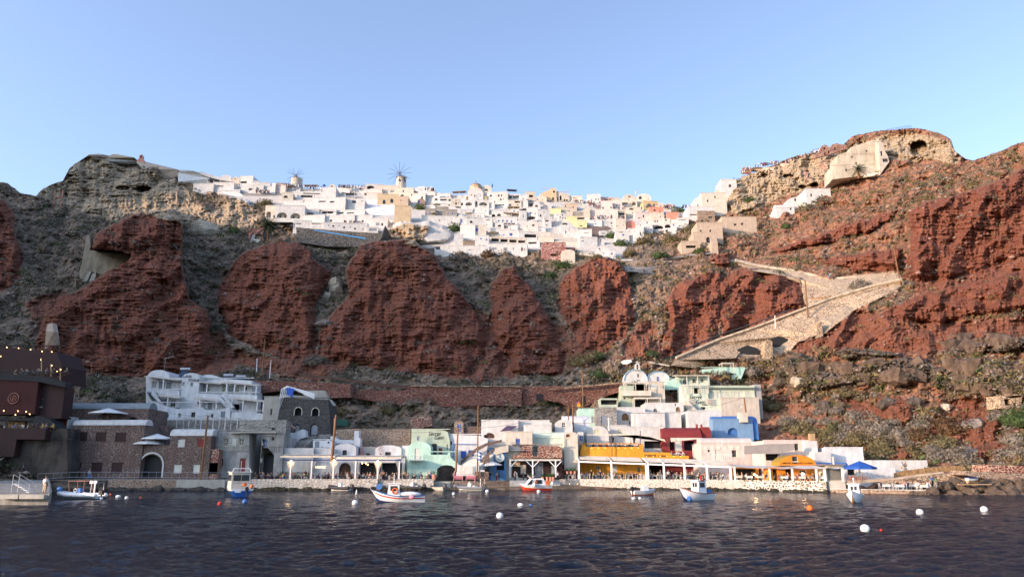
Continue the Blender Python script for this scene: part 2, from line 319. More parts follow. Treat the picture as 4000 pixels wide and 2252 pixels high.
# ---------------------------------------------------------------- terrain mesh
def rock_material():
    m,t,b=newmat('hillside_rock');L=t.links.new
    at_=N(t,'ShaderNodeAttribute',attribute_name='mask');sp=N(t,'ShaderNodeSeparateColor');L(at_.outputs['Color'],sp.inputs[0])
    a2=N(t,'ShaderNodeAttribute',attribute_name='mask2');s2=N(t,'ShaderNodeSeparateColor');L(a2.outputs['Color'],s2.inputs[0])
    tc=N(t,'ShaderNodeTexCoord')
    def noise(sc,det,vec=None,ro=.6):
        n=N(t,'ShaderNodeTexNoise',i_Scale=sc,i_Detail=det,i_Roughness=ro);L(vec or tc.outputs['Object'],n.inputs[0]);return n
    mp=N(t,'ShaderNodeMapping');mp.inputs['Scale'].default_value=(.35,.35,1.5);L(tc.outputs['Object'],mp.inputs[0])
    n1=noise(.9,8,mp.outputs[0],.72);n2=noise(.12,5);n3=noise(2.2,6,None,.7);n4=noise(.5,7,None,.75)
    def ramp(src,st):
        r=N(t,'ShaderNodeValToRGB');e=r.color_ramp.elements
        e[0].position,e[0].color=st[0][0],c4(st[0][1]);e[1].position,e[1].color=st[-1][0],c4(st[-1][1])
        for p,c in st[1:-1]:
            q=e.new(p);q.color=c4(c)
        L(src,r.inputs[0]);return r.outputs[0]
    def mix(f,a,bb,mode='MIX',fac=None):
        x=N(t,'ShaderNodeMixRGB',blend_type=mode)
        if f is not None:L(f,x.inputs[0])
        else:x.inputs[0].default_value=fac
        for i,q in((1,a),(2,bb)):
            if isinstance(q,tuple):x.inputs[i].default_value=c4(q)
            else:L(q,x.inputs[i])
        return x.outputs[0]
    red=ramp(n1.outputs[0],[(.28,(.07,.032,.023)),(.42,(.155,.057,.036)),(.54,(.225,.08,.048)),(.66,(.30,.122,.076)),(.8,(.40,.26,.20))])
    red2=ramp(n4.outputs[0],[(.35,(.105,.045,.031)),(.5,(.195,.07,.043)),(.68,(.30,.15,.105))])
    redc=mix(n2.outputs[0],red,red2)
    scrub=ramp(n4.outputs[0],[(.3,(.07,.048,.033)),(.43,(.17,.118,.08)),(.53,(.245,.18,.127)),(.64,(.32,.255,.2)),(.8,(.46,.38,.31))])
    warm=ramp(n4.outputs[0],[(.3,(.08,.032,.02)),(.43,(.21,.088,.05)),(.54,(.32,.155,.095)),(.64,(.40,.235,.155)),(.78,(.55,.41,.31))])  # right-slope soil: rust, with sunlit orange put into the colour
    base=mix(s2.outputs[2],scrub,warm)
    veg=ramp(n3.outputs[0],[(.3,(.04,.038,.026)),(.5,(.10,.09,.058)),(.7,(.18,.16,.11))])
    vf=N(t,'ShaderNodeMapRange');vf.inputs[1].default_value=.5;vf.inputs[2].default_value=.56;L(n2.outputs[0],vf.inputs[0])
    nv=noise(.33,5);vg=N(t,'ShaderNodeMapRange');vg.inputs[1].default_value=.5;vg.inputs[2].default_value=.58;L(nv.outputs[0],vg.inputs[0])
    vm=N(t,'ShaderNodeMath',operation='MULTIPLY');L(vg.outputs[0],vm.inputs[0]);vm.inputs[1].default_value=.75
    base=mix(vm.outputs[0],base,veg)
    tanc=ramp(n1.outputs[0],[(.25,(.12,.085,.05)),(.42,(.30,.22,.14)),(.56,(.42,.33,.225)),(.75,(.52,.43,.32))])
    darkc=ramp(n4.outputs[0],[(.3,(.035,.028,.024)),(.46,(.10,.078,.062)),(.6,(.18,.14,.11)),(.8,(.30,.24,.18))])
    stone=ramp(n3.outputs[0],[(.3,(.1,.06,.04)),(.45,(.36,.27,.19)),(.6,(.52,.42,.31)),(.75,(.62,.53,.42))])
    white=ramp(n3.outputs[0],[(.3,(.42,.39,.35)),(.5,(.66,.63,.58)),(.75,(.74,.71,.66))])
    c=mix(sp.outputs[0],base,redc);c=mix(sp.outputs[1],c,tanc);c=mix(sp.outputs[2],c,darkc)
    c=mix(s2.outputs[0],c,stone);c=mix(s2.outputs[1],c,white)
    L(c,b.inputs['Base Color']);b.inputs['Roughness'].default_value=.95;b.inputs['Specular IOR Level'].default_value=.15
    v=N(t,'ShaderNodeTexVoronoi',i_Scale=.55);L(tc.outputs['Object'],v.inputs['Vector'])
    hs=N(t,'ShaderNodeMath',operation='ADD');L(n1.outputs[0],hs.inputs[0]);L(n3.outputs[0],hs.inputs[1])
    h2=N(t,'ShaderNodeMath',operation='ADD');L(hs.outputs[0],h2.inputs[0])
    vmul=N(t,'ShaderNodeMath',operation='MULTIPLY');L(v.outputs['Distance'],vmul.inputs[0]);L(sp.outputs[2],vmul.inputs[1]);L(vmul.outputs[0],h2.inputs[1])
    bp=N(t,'ShaderNodeBump',i_Strength=.8,i_Distance=.6);L(h2.outputs[0],bp.inputs['Height']);nf=noise(5.5,6,None,.75);b2=N(t,'ShaderNodeBump',i_Strength=.5,i_Distance=.15);L(nf.outputs[0],b2.inputs['Height']);L(bp.outputs[0],b2.inputs['Normal']);L(b2.outputs[0],b.inputs['Normal'])
    return m
def polymask(px,py,poly,w=6):
    xs=[p[0]for p in poly];ys=[p[1]for p in poly]
    sub=(px>min(xs)-40)&(px<max(xs)+40)&(py>min(ys)-40)&(py<max(ys)+40);m=np.zeros(px.shape)
    if np.any(sub):m[sub]=sstep(sdf(px[sub],py[sub],poly),-w,w)
    return m
REDSOIL=[ovp((2380,1010),(2450,1000),(2500,1040),(2560,1060),(2575,1150),(2420,1160),(2380,1120),(2330,1150),(2250,1160),(2260,1120),(2330,1080)),
 ovp((1980,780),(2100,760),(2200,790),(2300,820),(2500,800),(2700,780),(2700,870),(2400,880),(2300,895),(2150,880),(2000,880)),
 ovp((1640,870),(1720,850),(1800,850),(1900,840),(1800,880),(1700,905),(1600,900),(1540,900)),ovp((2100,1000),(2300,1000),(2300,1060),(2150,1040)),
 ovp((560,870),(700,900),(830,880),(900,920),(800,960),(640,930),(560,900)),ovp((1150,740),(1230,800),(1290,900),(1300,950),(1180,960),(1200,850)),ovp((1380,800),(1440,850),(1530,900),(1440,930),(1390,860)),ovp((440,850),(560,830),(600,930),(500,950)),
 ovp((1600,800),(1650,820),(1640,880),(1560,900)),ovp((60,760),(160,735),(200,780),(120,860)),ovp((1180,900),(1240,920),(1200,950),(1100,950)),ovp((2290,705),(2420,700),(2575,650),(2700,600),(2700,720),(2450,735),(2300,735))]
PATH=[ovp((1690,912),(1700,905),(1800,862),(1900,828),(2000,790),(2100,752),(2200,722),(2272,706),(2272,716),(2220,745),(2150,780),(2075,838),(2010,855),(1990,880),(1925,900),(1862,895),(1800,905),(1750,920)),ovp((1828,655),(1850,650),(1905,665),(1990,676),(2090,700),(2170,690),(2258,680),(2272,706),(2190,722),(2110,752),(2030,776),(2020,740),(2008,700),(1950,682),(1880,672))]
def build_terrain():
    xs=np.concatenate([np.linspace(-700,-20,90),np.linspace(-17,4017,1560),np.linspace(4022,4700,90)])
    rows=560;r=np.linspace(0,1,rows)
    PX=np.repeat(xs[None,:],rows,0);top=skyline(PX)+3*fbm(PX/25,PX*0+3.3,4,6)
    PY=1905+(top-1905)*r[:,None]
    Y,red,tn,dk=terrain(PX,PY,True)
    vill=np.zeros(PX.shape)
    vill=polymask(PX,PY,VILL,8)
    stone=np.zeros(PX.shape)
    for q in PATH:stone=np.maximum(stone,polymask(PX,PY,q,4))
    for q in REDSOIL:red=np.maximum(red,.85*polymask(PX+14*fbm(PX/40,PY/40,3,5),PY+10*fbm(PX/30,PY/30,3,8),q,12))
    red=np.where(stone>.5,0,red)
    front=sstep(PY,1700,1760)*(PX>900)*(PX<3200)
    rough=np.clip(1-vill*1.0-front,.0,1)
    # rock relief: strata, lumps, gullies
    lump=fbm(PX/60,PY/45,5,3,.55);strata=fbm(PX/45,PY/6.5+0.4*fbm(PX/90,PY/90,2,7),4,21,.6);fine=fbm(PX/7,PY/5,3,31,.6)
    gully=1-np.abs(fbm(PX/42,PY/190,4,17,.55))
    scale=Y/200
    facet=np.abs(fbm(PX/110+.3*PY/85,PY/140,3,71,.42));dred=red*(1.5*lump+.6*strata+.38*fine-1.5*(gully-.5)*sstep(red,0,1)+5.5*(facet-.25))
    dtan=tn*(2.0*lump+.55*strata+.5*fine-1.6*(gully-.5))
    blocks=np.abs(fbm(PX/26,PY/20,3,41,.5));ddk=dk*(1.2*lump-1.5*sstep(blocks,.02,.3)+.3*fine+.5*strata)
    dbase=(1-np.clip(red+tn+dk,0,1))*(2.6*lump+.35*fine+.45*fbm(PX/18,PY/12,3,51)+.6*fbm(PX/130,PY/16,3,81))*(1-stone*.7)
    Y=Y+(dred+dtan+ddk+dbase)*rough*scale
    Y=np.where(PY>1860,np.minimum(Y,ybase(PX,PY)+3),Y)
    # forbid folds: depth must not fall more than slightly when going up
    u=(PX-CX)/F;v=(CY-PY)/F;dy=cos(PITCH)-v*sin(PITCH);dz=sin(PITCH)+v*cos(PITCH);t=Y/dy
    X=u*t;Z=HC+dz*t
    ext=[]
    for dist,drop in((6,.5),(30,2),(120,8),(500,60)):
        ext.append((X[-1]*(1+dist/Y[-1]*.7),Y[-1]+dist,Z[-1]-drop))
    for a,b,c in ext:
        X=np.vstack([X,a[None]]);Y=np.vstack([Y,b[None]]);Z=np.vstack([Z,c[None]])
    X=np.vstack([X[:1],X]);Y=np.vstack([Y[:1]-.5,Y]);Z=np.vstack([np.full((1,X.shape[1]),-4.),Z])
    pad=lambda M:np.vstack([M[:1],M,M[-1:],M[-1:],M[-1:],M[-1:]])
    warm=sstep(PX+0.35*(PY-1200),2350,2900)*.9  # right side of the slope takes the painted sunlit orange
    m1=np.stack([pad(red),pad(tn),pad(dk),np.ones(X.shape)],-1);m2=np.stack([pad(stone),pad(vill*.8),pad(warm),np.ones(X.shape)],-1)
    nr,nc=X.shape;idx=np.arange(nr*nc).reshape(nr,nc)
    Fq=np.stack([idx[:-1,:-1],idx[:-1,1:],idx[1:,1:],idx[1:,:-1]],-1).reshape(-1,4)
    o=fast_mesh('hillside',np.stack([X,Y,Z],-1).reshape(-1,3),Fq,rock_material(),4,{'mask':m1.reshape(-1,4),'mask2':m2.reshape(-1,4)},True)
    tag(o,kind='structure',label='red and grey caldera hillside with rock bluffs above the harbour')
    return xs,top[0],rows,Y,red,tn,vill,stone
TER=build_terrain()
def headland():                                # unseen cape left of the frame, its ridge shaped to shade the bay
    D=330.0;h=Vector((-sin(SUN_AZ),-cos(SUN_AZ),0));p=Vector((cos(SUN_AZ),-sin(SUN_AZ),0));ctr=Vector((0,200,0));c0=ctr.dot(p)
    prof=[(-520,275),(-400,248),(-368,222),(-346,152),(-290,142),(-240,140),(-200,132),(-178,114),(-158,100),(-146,84),(-137,66),(-128,30),(-120,-2)]
    V=[];na=150;nt_=40
    A=np.linspace(-520,-120,na)
    for j in range(nt_):
        tt=j/(nt_-1)
        for a in A:
            H=np.interp(a,[q[0]for q in prof],[q[1]for q in prof]);e=math.sin(pi*tt)
            z=-3+(H+3)*min(1,e*1.15)if e<.87 else H
            z+=float(fbm(a/22,tt*6,4,60))*3.5*e
            q=ctr+h*(D-60+120*tt)+p*(a-c0);V.append((q.x,q.y,z))
    idx=np.arange(na*nt_).reshape(nt_,na);Fq=np.stack([idx[:-1,:-1],idx[:-1,1:],idx[1:,1:],idx[1:,:-1]],-1).reshape(-1,4)
    n=len(V);att=np.zeros((n,4));att[:,0]=.5;att[:,3]=1;a2=np.zeros((n,4));a2[:,3]=1
    o=fast_mesh('headland',V,Fq,bpy.data.materials['hillside_rock'],4,{'mask':att,'mask2':a2},True)
    tag(o,kind='structure',label='unseen rocky headland left of the frame, ridge shaped to shade the bay')
headland()
# ---------------------------------------------------------------- sea
def build_sea():
    m,t,b=newmat('sea_water');L=t.links.new
    b.inputs['Base Color'].default_value=(.002,.008,.026,1);b.inputs['Roughness'].default_value=.09;b.inputs['IOR'].default_value=1.33;b.inputs['Specular IOR Level'].default_value=.3
    tc=N(t,'ShaderNodeTexCoord');mp=N(t,'ShaderNodeMapping');mp.inputs['Scale'].default_value=(.8,1.4,1);mp.inputs['Rotation'].default_value=(0,0,.3);L(tc.outputs['Object'],mp.inputs[0])
    n=N(t,'ShaderNodeTexNoise',i_Scale=3.2,i_Detail=6.0,i_Roughness=.66);L(mp.outputs[0],n.inputs[0])
    bp=N(t,'ShaderNodeBump',i_Strength=1.0,i_Distance=.75);L(n.outputs[0],bp.inputs['Height']);L(bp.outputs[0],b.inputs['Normal'])
    # rows spaced by perspective
    ys=np.concatenate([[-400,-60,2],1/np.linspace(1/14.,1/175.,900),[260,900]]);nx=520
    k=np.linspace(-1,1,nx);V=[]
    Yg=np.repeat(ys[:,None],nx,1);W=np.clip(np.abs(Yg)*.80+6,60,None)*np.where((Yg<3)|(Yg>200),9,1.0)
    Xg=k[None,:]*W;Zg=np.zeros(Xg.shape);rs=np.random.RandomState(5)
    for i in range(70):
        lam=.25*(2.4/.25)**(rs.rand()**1.1);th=radians_dir=-1.25+rs.randn()*.55;kk=2*pi/lam;amp=.0105*lam**.5
        ph=kk*(Xg*cos(th)+Yg*sin(th))+rs.rand()*6.28;fade=np.clip(1.4-Yg*.11/(lam*6),0,1)
        Zg+=amp*fade*(1-2*np.abs(np.sin(ph/2))**1.2+.2)
    Zg *= np.clip((150-Yg)/60,.45,1)*np.clip((Yg+60)/60,0,1)*(Yg<200)
    nr,nc=Xg.shape;idx=np.arange(nr*nc).reshape(nr,nc)
    Fq=np.stack([idx[:-1,:-1],idx[:-1,1:],idx[1:,1:],idx[1:,:-1]],-1).reshape(-1,4)
    o=fast_mesh('sea',np.stack([Xg,Yg,Zg],-1).reshape(-1,3),Fq,m,4,None,True);tag(o,kind='structure',label='dark rippled blue sea water in the harbour')
build_sea()
def tsurf(px,py):
    xs,top,rows,Yg=TER[:4];c=int(np.clip(np.searchsorted(xs,px),0,len(xs)-1));r=int(np.clip(round((1905-py)/(1905-top[c])*(rows-1)),0,rows-1));return float(Yg[r+1,c]),r,c
# ---------------------------------------------------------------- buildings
def arc(xc,z,r,h,n=12,a0=0.,a1=180.):
    return[(xc+r*cos(R(a0+(a1-a0)*i/n)),z+h*sin(R(a0+(a1-a0)*i/n)))for i in range(n+1)]
# opening kinds: (pane material, frame material, arched, recess, object name, mullions); X and Y get black backs that paint the shade inside
KIND=dict(w=('glass','shutterlight',0,.22,'window',1),k=('charcoal','cream',0,.3,'window',0),b=('blue','white',0,.15,'window',1),d=('charcoal','wood',0,.3,'door',0),
    B=('blue','white',0,.15,'door',0),g=('greydoor','greydoor',0,.15,'door',0),G=('greydoor','shutterlight',0,.15,'window',1),a=('glass','shutterlight',1,.25,'window',1),A=('charcoal','white',1,.5,'archway',0),
    o=('charcoal','white',2,.3,'window',0),r=('redwall','redwall',0,.15,'window',1),L=('cream','white',0,1.6,'balcony_recess',0),V=('cream','white',1,1.6,'archway',0),D=('darkwood','wood',0,.25,'door',0),
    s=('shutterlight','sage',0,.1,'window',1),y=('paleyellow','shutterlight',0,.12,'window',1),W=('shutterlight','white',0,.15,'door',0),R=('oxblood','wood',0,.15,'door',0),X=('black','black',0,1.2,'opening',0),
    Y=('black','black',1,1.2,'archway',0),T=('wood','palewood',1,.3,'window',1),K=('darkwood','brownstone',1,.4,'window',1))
def holepoly(x,z,w,h,arched):
    if arched==2:return[(x+w/2*cos(2*pi*i/12),z+h/2*sin(2*pi*i/12))for i in range(12)]
    if arched==1:
        ah=min(w/2,h*.6);zs=z+h/2-ah
        return[(x-w/2,z-h/2),(x+w/2,z-h/2)]+arc(x,zs,w/2,ah,8)
    return[(x-w/2,z-h/2),(x+w/2,z-h/2),(x+w/2,z+h/2),(x-w/2,z+h/2)]
def windows(root,wins,tiny=False,y=0.0):
    """window / door children; returns hole outlines and reveals for the wall"""
    holes=[]
    for kd,x,z,w,h in wins:
        pm,fm,ar,rc,nm,mul=KIND[kd]
        hp=holepoly(x,z,w,h,ar);holes.append((hp,rc))
        ff=min(.09,w*.09)
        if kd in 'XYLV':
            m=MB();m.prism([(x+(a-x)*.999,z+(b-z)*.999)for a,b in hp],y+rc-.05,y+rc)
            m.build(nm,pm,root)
            if kd in 'LV':
                n=max(1,int(w/1.6))
                for i in range(n):
                    mm=MB();xx=x-w/2+w*(i+.5)/n;mm.box(xx-.33,xx+.33,y+rc-.12,y+rc-.052,z-h/2+.3,z+h*.12)
                    mm.build('door','greydoor' if rnd.random()<.6 else 'darkwood',root)
            continue
        fr=MB()                                     # frame ring just inside the reveal
        inner=holepoly(x,z,w-2*ff,h-2*ff,ar);n=len(hp);yy=y+rc-.06
        vs=[(a,yy,b)for a,b in hp]+[(a,yy,b)for a,b in inner]
        fr.add(vs,[(i,(i+1)% n,n+(i+1)% n,n+i)for i in range(n)])
        if mul and not tiny:
            fr.box(x-.03,x+.03,yy-.02,yy+.01,z-h/2+ff,z+h/2-ff)
            if ar != 1:fr.box(x-w/2+ff,x-.031,yy-.02,yy+.01,z-.03,z+.03);fr.box(x+.031,x+w/2-ff,yy-.02,yy+.01,z-.03,z+.03)
        f=fr.build(nm,fm,root)
        pn=MB();pn.prism(inner,y+rc-.04,y+rc-.01);pn.build('pane' if nm=='window' else 'panel',pm,f)
        if not tiny and nm=='window' and ar==0 and w>.5:
            s=MB();s.box(x-w/2-.08,x+w/2+.08,y-.08,y-.003,z-h/2-.09,z-h/2-.003);s.build('sill',fm,f)
    return holes
def shell(root,outline,depth,mat,holes=(),roofmat=None,wallname='wall',y=0.0):
    """front polygon with holes, sides and back; up-facing flanks become the roof part"""
    loops=[[Vector((a,b,0))for a,b in outline]]+[[Vector((a,b,0))for a,b in h[0]]for h in holes]
    tr=tessellate_polygon(loops);flat=[q for l in loops for q in l]
    m=MB();m.add([(q.x,y,q.y)for q in flat],[tuple(t)for t in tr])
    for hp,rc in holes:
        n=len(hp);m.add([(a,y,b)for a,b in hp]+[(a,y+rc,b)for a,b in hp],[(i,(i+1)% n,n+(i+1)% n,n+i)for i in range(n)])
    n=len(outline);area=sum(outline[i][0]*outline[(i+1)% n][1]-outline[(i+1)% n][0]*outline[i][1]for i in range(n))
    if area<0:outline=outline[::-1]
    rf=MB()
    for i in range(n):
        (x0,z0),(x1,z1)=outline[i],outline[(i+1)% n]
        nz=(x0-x1)/max(1e-6,math.hypot(x1-x0,z1-z0))     # ccw: outward normal z
        (rf if nz>.3 else m).add([(x0,y,z0),(x1,y,z1),(x1,y+depth,z1),(x0,y+depth,z0)],[(0,1,2,3)])
    m.add([(a,y+depth,b)for a,b in outline],[tuple(range(n))])
    me=m.build(wallname,mat,root)
    if rf.v:rf.build('roof',roofmat or mat,root)
    return me
def bld(fr,x0,y0,x1,y1,label,mat='white',roof='flat',wins='',cat='house',name=None,Y=None,dY=-.8,depth=9,rise=None,yaw=0,ext=3.5,roofmat=None,group=None,poly=None,tiny=None,into=None):
    """x0,y0,x1,y1: front face (left, top, right, bottom) in the frame's coordinates"""
    px0,py0=fr.p(x0,y0);px1,py1=fr.p(x1,y1);pm=(px0+px1)/2
    if Y is None:Y=min(surf(pm,py1),tsurf(pm,py1)[0]+1)+dY
    b=at(pm,py1,Y);tp=at(pm,py0,Y);W=(at(px1,(py0+py1)/2,Y)-at(px0,(py0+py1)/2,Y)).x;H=tp.z-b.z
    if abs(yaw)>.01:W=W/cos(yaw)
    nm=name or dict(house='house',hotel='hotel',wall='stone_wall').get(cat,cat.replace(' ','_'))
    root=thing(nm,label,cat,b,yaw,group);hw=W/2
    if tiny is None:tiny=Y>210
    def loc(X_,Y_):
        a=at(*fr.p(X_,Y_),Y);return(a.x-b.x)/(cos(yaw)if yaw else 1),a.z-b.z
    ws=[]
    for w in(wins.split(';')if wins else[]):
        w=w.strip()
        if not w:continue
        kd=w[0];n=[float(q)for q in w[1:].split(',')]
        x,z=loc(n[0],n[1]);s=Y/F/fr.k*1.01
        ww,hh=n[2]*s,n[3]*s
        lo=-hw+ww/2+.08;x=min(max(x,lo),hw-ww/2-.08)if lo<hw-ww/2-.08 else 0
        ws.append((kd,x,z,ww,hh))
    r=rise if rise is not None else(min(hw*.9,H*.45))
    if rise is not None:r=rise*Y/F/fr.k
    if poly:
        out=[loc(*q)for q in poly]
    elif roof=='arch':out=[(-hw,-ext),(hw,-ext)]+arc(0,H-r,hw,r,14)
    elif roof=='gable':out=[(-hw,-ext),(hw,-ext),(hw,H-r),(0,H),(-hw,H-r)]
    elif roof=='vault':out=[(-hw,-ext),(hw,-ext),(hw,H-r),(-hw,H-r)]
    else:out=[(-hw,-ext),(hw,-ext),(hw,H),(-hw,H)]
    ok=[]
    if not poly:
        for q in ws:
            kd,x,z,ww,hh=q
            top=H-r if roof in('gable','vault')else H
            if roof=='arch':top=H-r+r*math.sqrt(max(0,1-((abs(x)+ww/2)/hw)**2))if abs(x)+ww/2<hw else H-r
            if z+hh/2>top-.1:z=top-.1-hh/2
            ok.append((kd,x,z,ww,hh))
    else:ok=ws
    holes=windows(root,ok,tiny)
    try:shell(root,out,depth,mat,holes,roofmat)
    except Exception as e:print('shell fail',label,e);shell(root,out,depth,mat,[],roofmat)
    if roof=='vault':
        n=8;m=MB();d=min(depth,r*2.6);vs=[]
        for sx in(-hw-.12,hw+.12):
            vs+=[(sx,-.12+(d+.24)*(1-cos(pi*i/n))/2,H-r+.003+r*sin(pi*i/n))for i in range(n+1)]
        m.add(vs,[(i,i+1,n+2+i,n+1+i)for i in range(n)]+[tuple(range(n+1)),tuple(range(n+1,2*n+2))]);m.build('vault_roof',roofmat or mat,root)
    elif roof=='flat' and H>2 and W>3:
        m=MB();t=.14 if not tiny else .2
        m.box(-hw-t/2,hw+t/2,-t/2,.22,H+.003,H+.003+t);m.build('parapet',mat,root)
    if into is not None:                         # more wall blocks of the same building
        d=b-into.location
        for ch in list(COL.objects):
            if ch.parent is root:ch.parent=into;ch.location=ch.location+d
        bpy.data.objects.remove(root);root=into
    return root,loc,Y
def slab(fr,pts,label,mat='palestone',cat='wall',name=None,Y=None,th=3.0,dY=0.,group=None,kind=None,lab=True):
    """stepped or sloping wall following the hillside: each vertex takes its own distance; extruded back"""
    q=[fr.p(*p)for p in pts];Ys=[Y if Y is not None else surf(*a)+dY for a in q]
    if Y is None:                                # keep the plane just clear of the rough ground
        mid=(min(a[1]for a in q)+max(a[1]for a in q))/2
        Ys=[tsurf(*a)[0]+.8 if a[1]>mid+4 else min(y,tsurf(*a)[0]+dY*.6)for a,y in zip(q,Ys)]
    w=[at(a[0],a[1],y)for a,y in zip(q,Ys)];c=w[0].copy();n=len(w)
    tr=tessellate_polygon([[Vector((p[0],-p[1],0))for p in q]])
    m=MB();vs=[tuple(a-c)for a in w]+[tuple(a-c+Vector((0,abs(th),0)))for a in w]
    m.add(vs,[tuple(t)for t in tr]+[tuple(i+n for i in t)for t in tr]+[(i,(i+1)% n,n+(i+1)% n,n+i)for i in range(n)])
    o=m.build(name or cat.replace(' ','_'),mat);o.location=c
    return tag(o,label,cat,group,kind)
def parasol(px,py,Y,r=1.5,h=2.5,label='',mat='canvas',kind='parasol',name='parasol',pointed=.5,group=None,bottom=None,drop=.15):
    """canopy centre at px,py"""
    c=at(px,py,Y);t=thing(name,label,'parasol',c-Vector((0,0,h)),0,group)
    m=MB();n=8;vs=[(0,0,h+pointed)]+[(r*cos(2*pi*i/n+.3),r*sin(2*pi*i/n+.3),h)for i in range(n)]+[(r*cos(2*pi*i/n+.3),r*sin(2*pi*i/n+.3),h-drop)for i in range(n)]
    m.add(vs,[(0,1+i,1+(i+1)% n)for i in range(n)]+[(1+i,1+(i+1)% n,1+n+(i+1)% n,1+n+i)for i in range(n)]+[(0,1+n+(i+1)% n,1+n+i)for i in range(0)])
    m.build('canopy',mat,t);m=MB();m.cyl((0,0,0),(0,0,h+pointed+.1),.035,None,6);m.build('pole','palewood',t);return t
def text_on(root,s,x,z,size,mat,y=-.03,italic=0.,name='lettering',yaw=0,wscale=1.0,rot=0):
    cu=bpy.data.curves.new(name,'FONT');cu.body=s;cu.size=size;cu.extrude=.012;cu.align_x='CENTER';cu.shear=italic;cu.offset=size*.006;cu.resolution_u=3
    tmp=bpy.data.objects.new('tmp',cu);COL.objects.link(tmp);bpy.context.view_layer.update()
    dg=bpy.context.evaluated_depsgraph_get();me=bpy.data.meshes.new_from_object(tmp.evaluated_get(dg));bpy.data.objects.remove(tmp)
    me.transform(Matrix.Translation((x,y,z))@ Matrix.Rotation(rot,4,'Y')@ Matrix.Scale(wscale,4,(1,0,0))@ Matrix.Rotation(pi/2,4,'X'))
    me.materials.clear();me.materials.append(mget(mat)if isinstance(mat,str)else mat);o=bpy.data.objects.new(name,me);COL.objects.link(o);o.parent=root;return o
def quick(name,label,cat,mb,mat,off,group=None,smooth=False):
    o=mb.build(name,mat,None,smooth,off);o.location=off;return tag(o,label,cat,group)
